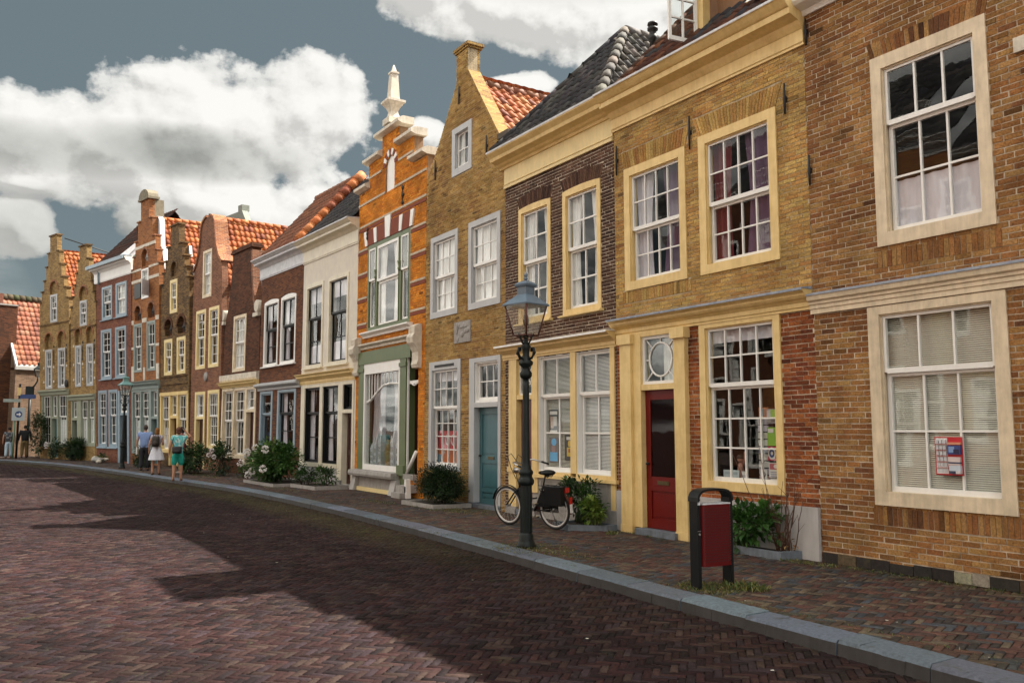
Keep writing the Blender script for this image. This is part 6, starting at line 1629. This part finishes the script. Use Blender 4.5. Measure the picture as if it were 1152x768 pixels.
m = MB(); m.lathe([(.1,0),(.14,.2),(.15,.5),(.1,.7),(.09,.75),(.12,.8)], 14); o = m.build('vase', paint('vase_ochre', (.3,.19,.05), .5, .3), None, (A5.x+.2, A5.y-1.97, .56)); tag(o, 'tall ochre vase between the white ornaments in the green shop window', 'vase')
# ================================================================ people
def skin_mesh(verts, edges, radii, root, sub=2):
    me = bpy.data.meshes.new('tmp'); me.from_pydata([tuple(v) for v in verts], edges, []); me.update()
    o = bpy.data.objects.new('tmp', me); COL.objects.link(o)
    md = o.modifiers.new('s', 'SKIN'); 
    for i, r in enumerate(radii):
        sv = me.skin_vertices[0].data[i]; sv.radius = r if isinstance(r, tuple) else (r, r); sv.use_root = (i == root)
    md.use_smooth_shade = True
    if sub: m2 = o.modifiers.new('u', 'SUBSURF'); m2.levels = sub; m2.render_levels = sub
    dg = bpy.context.evaluated_depsgraph_get(); dg.update()
    ev = o.evaluated_get(dg).to_mesh()
    V = [tuple(v.co) for v in ev.vertices]; F = [tuple(p.vertices) for p in ev.polygons]
    o.evaluated_get(dg).to_mesh_clear(); bpy.data.objects.remove(o); bpy.data.meshes.remove(me)
    return V, F
def add_geo(mb, VF, col):
    n = len(mb.v); mb.v += VF[0]; mb.col = col; mb.smooth = True
    for f in VF[1]: mb.face([n+i for i in f])
    mb.smooth = False
SKINC = (.42,.22,.14)
def person(label, loc, facing, H=1.72, build=1.0, woman=False, skin=SKINC, hair=(.03,.02,.014), hairlen=.0, top=(.2,.3,.5), top2=None, sleeve=.5, bottom=('trousers',(.02,.02,.025)),
           arms=((.05,.1,.0),(.05,.1,.0)), elbow=((0,.1),(0,.1)), stride=.06, shoes=(.03,.025,.02), head=(0,0), lean=0.0):
    """standing figure, +y forward in local space. arms: hand target (x out, y fwd, z up) offsets per side; handled through elbow and wrist points."""
    k = H/1.75; b = build
    t = thing('person', label, 'person', loc, (0,0,facing))
    hip, wst, chst, shz = .92*k, 1.06*k, 1.28*k, 1.43*k
    fy = lean
    sw = (.165 if woman else .19)*k*b; hw = (.088 if woman else .082)*k*b
    P = []; E = []; Rd = []
    def v(p, r, par=None):
        P.append(Vector(p)); Rd.append(r)
        if par is not None: E.append((par, len(P)-1))
        return len(P)-1
    pel = v((0,0,hip), (.145*k*b,.115*k*b)); w_ = v((0,fy*.3,wst), ((.115 if woman else .135)*k*b,.1*k*b), pel); c_ = v((0,fy*.7,chst), ((.135 if woman else .155)*k*b,.11*k*b), w_)
    n_ = v((0,fy,shz+.05*k), (.06*k,.06*k), c_); h0 = v((0,fy+.01,shz+.11*k), (.052*k,.055*k), n_)
    AR = []; LG = []
    for si, s in enumerate((-1,1)):
        sh = v((s*sw,fy,shz-.02*k), .058*k*b, c_)
        ex, wx = arms[si]
        e_ = v(Vector((s*sw,fy,shz-.02*k))+Vector((s*ex[0],ex[1],ex[2]))*k, .042*k*b, sh)
        wr = v(Vector((s*sw,fy,shz-.02*k))+Vector((s*wx[0],wx[1],wx[2]))*k, .027*k, e_)
        d = (P[wr]-P[e_]).normalized(); pm = v(P[wr]+d*.07*k, (.036*k,.02*k), wr)
        AR.append((sh,e_,wr,pm))
        hp = v((s*hw,0,hip-.07*k), .088*k*b, pel); kn = v((s*(hw+.01),.02+s*stride*.5,.49*k), .058*k*b, hp); an = v((s*(hw+.015),s*stride-.02,.085*k), .037*k, kn)
        ft = v((s*(hw+.03),s*stride+.13*k,.03*k), (.04*k,.028*k), an); LG.append((hp,kn,an,ft))
    body = MB(); add_geo(body, skin_mesh(P, E, Rd, pel), skin); nbody = len(body.f)
    # head: shaped ball with nose, brow, ears, mouth, eyes
    hc = Vector((0,fy+.02,shz+.2*k)); Mh = Matrix.Translation(hc) @ Matrix.Rotation(head[1],4,'X') @ Matrix.Rotation(head[0],4,'Z')
    hb = MB(); hb.smooth = True; hb.col = skin; hb.ball((0,0,0), (.073*k,.092*k,.112*k), nu=16, nv=12)
    hb.v = [(x*(1 if z > -.02 else 1+z*2.2), y+(.012*k if z < -.03 and y > 0 else 0), z) for x, y, z in hb.v]
    hb.ball((0,.095*k,-.01*k), (.012*k,.02*k,.022*k), nu=8, nv=6)
    for s in (-1,1): hb.ball((s*.074*k,0,-.005*k), (.012*k,.02*k,.03*k), nu=8, nv=6)
    hb.col = (.25,.08,.06); hb.ball((0,.088*k,-.055*k), (.024*k,.012*k,.007*k), nu=8, nv=5)
    for s in (-1,1):
        hb.col = (.6,.58,.55); hb.ball((s*.03*k,.08*k,.012*k), (.013*k,.01*k,.008*k), nu=8, nv=5); hb.col = (.02,.015,.01); hb.ball((s*.03*k,.088*k,.012*k), (.006*k,.005*k,.006*k), nu=6, nv=4)
    n0 = len(body.v); body.v += [tuple(Mh @ Vector(q)) for q in hb.v]
    for f, c, sm in zip(hb.f, hb.c, hb.sm): body.f.append(tuple(n0+i for i in f)); body.m.append(0); body.c.append(c); body.sm.append(True)
    # five fingers per hand, gently curled
    for sh, e_, wr, pm in AR:
        d = (P[pm]-P[wr]).normalized(); side = d.cross(Vector((1,0,0)) if abs(d.x) < .8 else Vector((0,0,1))).normalized(); cur = side.cross(d)
        for q, ln in ((-1.5,.055),(-.5,.066),(.5,.064),(1.5,.05)):
            p0 = P[pm]+side*q*.015*k; p1 = p0+d*ln*.6*k; p2 = p1+(d*.7+cur*.5)*ln*.6*k
            body.col = skin; body.tube([P[wr].lerp(p0,.8),p0,p1,p2], [.011*k,.01*k,.009*k,.007*k], 6)
        p0 = P[wr].lerp(P[pm],.35)+side*.03*k; body.tube([P[wr],p0,p0+(d*.7+side*.5)*.035*k,p0+(d*1.2+side*.4)*.055*k], [.012*k,.012*k,.01*k,.008*k], 6)
    kind0, bc0 = bottom
    for i, f in enumerate(body.f[:nbody]):
        cx = sum(body.v[q][0] for q in f)/len(f); cz = sum(body.v[q][2] for q in f)/len(f)
        if hip-.02 < cz < shz+.045*k and abs(cx) < sw+.02: body.c[i] = top
        elif kind0 == 'trousers' and .1*k < cz <= hip-.02 and abs(cx) < hw+.16: body.c[i] = bc0
        elif kind0 == 'shorts' and .52*k < cz <= hip-.02 and abs(cx) < hw+.16: body.c[i] = bc0
    body.build('body', M_SKIN, t)
    # hair
    hm = MB(); hm.col = hair; hm.smooth = True; hm.ball((0,-.012*k,.022*k), (.084*k,.1*k,.108*k), nu=16, nv=12)
    if hairlen: hm.ball((0,-.05*k,-.06*k), (.08*k,.06*k,.1*k*hairlen), nu=14, nv=9)
    hm.v = [((x,y,z) if not (y > .03*k and z < .05*k) else (x*.85,min(y,.035*k),max(z,.02*k))) for x,y,z in hm.v]
    rs = random.Random(int(H*1000)); hm.v = [tuple(Mh @ Vector((x+rs.uniform(-.004,.004),y+rs.uniform(-.004,.004),z+rs.uniform(-.003,.003)))) for x,y,z in hm.v]
    hm.build('hair', M_CLOTH, t)
    # shirt
    g = 1.2
    V2 = [P[pel]+Vector((0,0,-.03*k)), P[w_], P[c_], P[n_]+Vector((0,0,-.035*k))]; E2 = [(0,1),(1,2),(2,3)]; R2 = [(.185*k*b,.15*k*b),(Rd[w_][0]*g,Rd[w_][1]*g),(Rd[c_][0]*1.2,Rd[c_][1]*1.22),(.07*k,.07*k)]
    for sh, e_, wr, pm in AR:
        a = len(V2); V2 += [P[sh], P[sh].lerp(P[e_], sleeve) if sleeve <= 1 else P[e_]]; E2 += [(2,a),(a,a+1)]; R2 += [.084*k*b,.074*k*b]
        if sleeve > 1: V2.append(P[e_].lerp(P[wr],.9)); E2.append((a+1,a+2)); R2[-1] = .055*k*b; R2.append(.04*k)
    VF = skin_mesh(V2, E2, R2, 0); m = MB(); add_geo(m, VF, top)
    if top2:
        rs = random.Random(3); m.c = [top2 if rs.random() < .4 else jit(top,.2) for _ in m.c]
    m.build('shirt', M_CLOTH, t)
    kind, bc = bottom; m = MB()
    if kind == 'skirt':
        n = 28; base = 0; m.smooth = True; m.col = bc; rows = ((1.03,.13),(.96,.165),(.8,.215),(.56,.27))
        for z, r in rows:
            for j in range(n):
                a = 2*PI*j/n; q = r*(1+.06*math.sin(a*7)*(1 if z < .9 else .2)); m.v.append((q*k*b*math.cos(a), q*.85*k*b*math.sin(a), z*k))
        for i in range(len(rows)-1):
            for j in range(n): m.face((i*n+j, i*n+(j+1)%n, (i+1)*n+(j+1)%n, (i+1)*n+j))
        m.build('skirt', M_CLOTH, t)
    else:
        V3 = [P[pel]+Vector((0,0,.07*k)), P[pel]]; E3 = [(0,1)]; R3 = [(.165*k*b,.135*k*b),(.18*k*b,.15*k*b)]
        for hp, kn, an, ft in LG:
            a = len(V3); V3 += [P[hp]]; E3.append((1,a)); R3.append(.118*k*b)
            if kind == 'shorts': V3.append(P[kn]+Vector((0,0,.02*k))); E3.append((a,a+1)); R3.append(.092*k*b)
            else: V3 += [P[kn], P[an]+Vector((0,0,.0))]; E3 += [(a,a+1),(a+1,a+2)]; R3 += [.085*k*b,.07*k*b]
        add_geo(m, skin_mesh(V3, E3, R3, 0), bc); m.build('trousers' if kind == 'trousers' else 'shorts', M_CLOTH, t)
    for hp, kn, an, ft in LG:
        m = MB(); m.col = shoes; c = P[an].lerp(P[ft],.5); c.z = .04*k; m.ball(tuple(c), (.052*k,.13*k,.04*k), nu=12, nv=8); m.v = [(x,y,max(z,.003)) for x,y,z in m.v]; m.build('shoe', M_CLOTH, t)
    return t
DOWN = ((.07,-.02,-.28),(.09,.03,-.52))
HOLD = ((.06,-.02,-.28),(-.02,.22,-.26))
def W2(t, p):
    bpy.context.view_layer.update(); return t.matrix_world @ Vector(p)
a1 = R(10)
p1 = person('person in a light blue shirt and black trousers beside the street lamp', (5.8,36.6,0), R(-25), 1.8, 1.12, top=(.2,.28,.5), arms=(DOWN,DOWN), hair=(.06,.045,.04))
p2 = person('person with ginger hair in a white skirt wearing a dark backpack', (5.62,33.0,0), R(-20), 1.68, 1.05, True, hair=(.2,.085,.025), hairlen=1.0, top=(.5,.47,.48), top2=(.25,.2,.26), bottom=('skirt',(.6,.6,.66)), arms=(DOWN,HOLD), shoes=(.1,.05,.03), sleeve=.3)
p3 = person('person in a turquoise patterned shirt and teal shorts, one hand raised to the head', (5.55,28.8,0), R(-15), 1.7, 1.08, True, hair=(.1,.04,.025), hairlen=.5, top=(.12,.42,.44), top2=(.4,.55,.52), bottom=('shorts',(.02,.33,.27)), arms=(DOWN,((.2,.06,.02),(.02,.1,.2))), shoes=(.16,.08,.05))
p4 = person('person with dark hair in a red top and tan trousers behind the turquoise shirt', (6.55,33.4,0), R(60), 1.72, 1.0, True, hair=(.012,.01,.01), hairlen=.7, top=(.3,.03,.05), bottom=('trousers',(.33,.24,.14)), arms=(HOLD,DOWN), shoes=(.2,.18,.16))
p5 = person('person in a dark patterned shirt and pale blue trousers near the sign post', (1.75,56.4,0), R(-10), 1.75, 1.12, hair=(.03,.025,.02), top=(.05,.05,.06), top2=(.2,.2,.2), bottom=('trousers',(.4,.5,.58)), arms=(DOWN,DOWN), shoes=(.06,.04,.03))
p6 = person('person in a black jacket and khaki trousers by the corner sign post', (2.55,56.9,0), R(-5), 1.85, 1.12, hair=(.02,.015,.012), top=(.016,.016,.018), sleeve=2, bottom=('trousers',(.17,.12,.05)), arms=(DOWN,DOWN), shoes=(.03,.02,.02))
C_BAG = paint('bag_black', (.015,.014,.016), .7, .2); C_BAGB = paint('bag_brown', (.035,.025,.02), .7, .2)
def bag(name, label, cat, person_, c, r, mat, strap=None):
    o = thing(name, label, cat, W2(person_, c), (0,0,person_.rotation_euler.z))
    m = MB(); m.ball((0,0,0), r, nu=14, nv=10); m.v = [(max(-r[0]*.85,min(r[0]*.85,x*1.15)), y, max(-r[2]*.88,min(r[2]*.88,z*1.15))) for x,y,z in m.v]; m.build('bag_body', mat, o)
    if strap:
        s = MB(); s.tube([Vector(q)-Vector(c) for q in strap], .018, 6, flat=.4); s.build('strap', mat, o)
    m = MB(); m.ball((0,-r[1]*.8,-r[2]*.3), (r[0]*.6,r[1]*.4,r[2]*.4), nu=10, nv=7); m.build('pocket', mat, o)
bag('backpack', 'dark backpack on the back of the person in the white skirt', 'backpack', p2, (0,-.2,1.2), (.15,.1,.22), C_BAGB, [(-.1,-.1,1.36),(-.13,.0,1.44),(-.13,.1,1.36),(-.13,.1,1.2),(-.12,-.1,1.08)])
bag('shoulder_bag', 'black shoulder bag hanging behind the teal shorts', 'bag', p3, (-.02,-.2,.98), (.17,.08,.13), C_BAG, [(-.1,-.16,1.05),(-.16,-.14,1.25),(-.13,-.03,1.42),(-.12,.08,1.38)])
bag('handbag', 'dark handbag at the hip of the person in the red top', 'bag', p4, (.22,.02,1.02), (.09,.13,.11), C_BAG, [(.2,.05,1.1),(.18,.03,1.3),(.14,.0,1.42)])
m = MB(); m.quad((-.09,0,-.06),(.09,0,-.06),(.1,.03,.07),(-.1,.03,.07)); m.quad((-.09,.002,-.06),(-.1,.032,.07),(.1,.032,.07),(.09,.002,.06-.12)); o = m.build('leaflet', P_WHITE, None, W2(p2, (.16,.3,1.18)), (0,0,p2.rotation_euler.z)); tag(o, 'white leaflet held open by the person in the white skirt', 'leaflet')
m = MB(); m.box(-.02,.02,-.1,.1,-.14,.14); o = m.build('paper_bag', P_WHITE, None, W2(p1, (-.3,.05,.78)), (0,0,p1.rotation_euler.z)); tag(o, 'white paper bag carried by the person in the light blue shirt', 'bag')
SKY_STRENGTH = .1
SUN_E = 5.0
EXPOSURE = 1.5
CLOUD_W = (3.4,3.35,3.2); CLOUD_D = (.85,.92,.83)
SKY_MIX, SKY_GREY = .88, (.53,.67,.66)
FILL_W, FILL_D = (15,14.4,13.2), (7.5,7.4,7.0)  # unseen cloud, brightened to fill the shaded facades
# ================================================================ sky, sun, camera
SUN = Vector((.764,-.12,1)).normalized()
el, az = math.asin(SUN.z), math.atan2(SUN.x, SUN.y)
w = bpy.data.worlds.new('World'); scene.world = w; w.use_nodes = True
nt = w.node_tree
for n in list(nt.nodes): nt.nodes.remove(n)
out = N(nt, 'ShaderNodeOutputWorld'); bg = N(nt, 'ShaderNodeBackground', i_Strength=SKY_STRENGTH)
nt.links.new(bg.outputs[0], out.inputs[0])
sky = N(nt, 'ShaderNodeTexSky'); sky.sky_type = 'NISHITA'; sky.sun_disc = False; sky.sun_elevation = el; sky.sun_rotation = az; sky.dust_density = 2.0; sky.ozone_density = 1.5
dirv = N(nt, 'ShaderNodeTexCoord').outputs['Generated']
sx = N(nt, 'ShaderNodeSeparateXYZ'); nt.links.new(dirv, sx.inputs[0])
X_, Y_, Z_ = sx.outputs
AZ = math_n(nt, 'ARCTAN2', X_, Y_); EL = math_n(nt, 'ARCSINE', Z_)
CL = [(0.224,0.323,0.150,0.075),(0.106,0.295,0.099,0.062),(0.317,0.350,0.072,0.062),(0.039,0.285,0.076,0.060),(0.232,0.243,0.13,0.06),(0.030,0.205,0.04,0.036),(0.345,0.249,0.05,0.028),
      (0.587,0.474,0.172,0.048),(0.732,0.436,0.113,0.075),(0.456,0.492,0.065,0.025),(0.567,0.391,0.055,0.018),(0.450,0.339,0.03,0.02),(0.033,0.249,0.036,0.013),(.42,.275,.03,.02)]
def density(ox, oy):
    a = math_n(nt, 'ADD', AZ, ox); e = math_n(nt, 'ADD', EL, oy)
    cb = N(nt, 'ShaderNodeCombineXYZ'); nt.links.new(a, cb.inputs[0]); nt.links.new(math_n(nt, 'MULTIPLY', e, 1.25), cb.inputs[1])
    acc = None
    for (a0, e0, ra, re) in CL:
        u = math_n(nt, 'DIVIDE', math_n(nt, 'SUBTRACT', a, a0), ra); v = math_n(nt, 'DIVIDE', math_n(nt, 'SUBTRACT', e, e0), re)
        r2 = math_n(nt, 'ADD', math_n(nt, 'MULTIPLY', u, u), math_n(nt, 'MULTIPLY', v, v))
        f = math_n(nt, 'SUBTRACT', 1.0, math_n(nt, 'SQRT', r2))
        if acc is None: acc = f
        else:
            s = N(nt, 'ShaderNodeMath', operation='SMOOTH_MAX'); nt.links.new(acc, s.inputs[0]); nt.links.new(f, s.inputs[1]); s.inputs[2].default_value = .25; acc = s.outputs[0]
    n1 = noise(nt, cb.outputs[0], 9.0, 10, .6)
    vo = N(nt, 'ShaderNodeTexVoronoi', feature='SMOOTH_F1'); vo.inputs['Scale'].default_value = 22; vo.inputs['Smoothness'].default_value = .6
    n0 = noise(nt, cb.outputs[0], 14.0, 4, .5)
    wv = N(nt, 'ShaderNodeVectorMath', operation='SCALE'); nt.links.new(n0.outputs['Color'], wv.inputs[0]); wv.inputs['Scale'].default_value = .06
    wa = N(nt, 'ShaderNodeVectorMath', operation='ADD'); nt.links.new(cb.outputs[0], wa.inputs[0]); nt.links.new(wv.outputs[0], wa.inputs[1]); nt.links.new(wa.outputs[0], vo.inputs['Vector'])
    d = math_n(nt, 'ADD', math_n(nt, 'MAXIMUM', acc, -1.2), math_n(nt, 'MULTIPLY', math_n(nt, 'SUBTRACT', n1.outputs[0], .5), 1.6))
    d = math_n(nt, 'ADD', d, math_n(nt, 'MULTIPLY', math_n(nt, 'SUBTRACT', .45, vo.outputs['Distance']), .45))
    return math_n(nt, 'ADD', d, .06), n1
D0, n1 = density(0, 0)
D1, _ = density(.007, .010)
# broken cloud added out of frame, far brighter than the framed sky, as fill
cb = N(nt, 'ShaderNodeCombineXYZ')
zz = math_n(nt, 'ADD', math_n(nt, 'MAXIMUM', Z_, 0), .18)
nt.links.new(math_n(nt, 'DIVIDE', X_, zz), cb.inputs[0]); nt.links.new(math_n(nt, 'DIVIDE', Y_, zz), cb.inputs[1])
nb = noise(nt, cb.outputs[0], 1.1, 8, .58)
dt = N(nt, 'ShaderNodeVectorMath', operation='DOT_PRODUCT'); nt.links.new(dirv, dt.inputs[0]); dt.inputs[1].default_value = tuple(Vector((.48,.78,.36)).normalized())
away = ramp(nt, dt.outputs['Value'], [(.55, 1.0), (.86, 0.0)])
Bk = math_n(nt, 'MULTIPLY', ramp(nt, nb.outputs[0], [(.40, 0), (.60, 1)]), away)
alpha = ramp(nt, D0, [(.03, 0), (.15, .82), (.3, 1)])
lit = math_n(nt, 'SUBTRACT', D0, D1)
sh = ramp(nt, math_n(nt, 'ADD', math_n(nt, 'MULTIPLY', lit, 1.6), .5), [(.15, .66), (.5, .92), (.8, 1.02)])
# dark flat undersides
def blob(a0, e0, ra, re):
    u = math_n(nt, 'DIVIDE', math_n(nt, 'SUBTRACT', AZ, a0), ra); v = math_n(nt, 'DIVIDE', math_n(nt, 'SUBTRACT', EL, e0), re)
    return math_n(nt, 'SUBTRACT', 1.0, math_n(nt, 'ADD', math_n(nt, 'MULTIPLY', u, u), math_n(nt, 'MULTIPLY', v, v)), True)
dk = math_n(nt, 'MAXIMUM', blob(.19,.298,.15,.034), math_n(nt, 'MULTIPLY', blob(.05,.285,.12,.03), .8))
dk = math_n(nt, 'MAXIMUM', dk, math_n(nt, 'MULTIPLY', blob(.1,.2,.18,.06), .8))
dk = math_n(nt, 'MAXIMUM', dk, math_n(nt, 'MULTIPLY', blob(.66,.5,.2,.03), .35))
dk = math_n(nt, 'MULTIPLY', dk, math_n(nt, 'ADD', math_n(nt, 'MULTIPLY', n1.outputs[0], 1.6), .0))
cc = mixcol(nt, math_n(nt, 'MULTIPLY', dk, .8, True), CLOUD_W, CLOUD_D)
cc2 = N(nt, 'ShaderNodeVectorMath', operation='SCALE'); nt.links.new(cc, cc2.inputs[0]); nt.links.new(sh, cc2.inputs['Scale'])
tint = mixcol(nt, SKY_MIX, mixcol(nt, 1.0, sky.outputs[0], (.6,.6,.6), 'MULTIPLY'), SKY_GREY)
c1 = mixcol(nt, alpha, tint, cc2.outputs[0])
nb2 = noise(nt, cb.outputs[0], 2.2, 6, .6)
c2 = mixcol(nt, Bk, c1, mixcol(nt, ramp(nt, nb2.outputs[0], [(.35, 0), (.65, 1)]), FILL_D, FILL_W))
nt.links.new(c2, bg.inputs['Color'])
sl = bpy.data.lights.new('sun', 'SUN'); sl.energy = SUN_E; sl.angle = R(.53); sl.color = (1, .93, .82)
so = bpy.data.objects.new('sun', sl); COL.objects.link(so); so.rotation_euler = SUN.to_track_quat('Z','Y').to_euler(); so.location = (20,-5,30)

cam = bpy.data.cameras.new('camera'); co = bpy.data.objects.new('camera', cam); COL.objects.link(co)
cam.sensor_width = 36; cam.lens = 30.0; cam.clip_end = 2000; cam.clip_start = .1
co.location = (0,0,1.65); co.rotation_euler = (R(90+5.829), 0, R(-32.128))
scene.camera = co
vs = scene.view_settings; vs.view_transform = 'Standard'; vs.look = 'None'; vs.gamma = 1; vs.use_curve_mapping = False; vs.exposure = EXPOSURE
scene.render.engine = 'CYCLES'
scene.cycles.use_denoising = True; scene.cycles.max_bounces = 8; scene.cycles.diffuse_bounces = 3; scene.cycles.glossy_bounces = 3; scene.cycles.transparent_max_bounces = 12; scene.cycles.transmission_bounces = 2
scene.cycles.caustics_reflective = False; scene.cycles.caustics_refractive = False
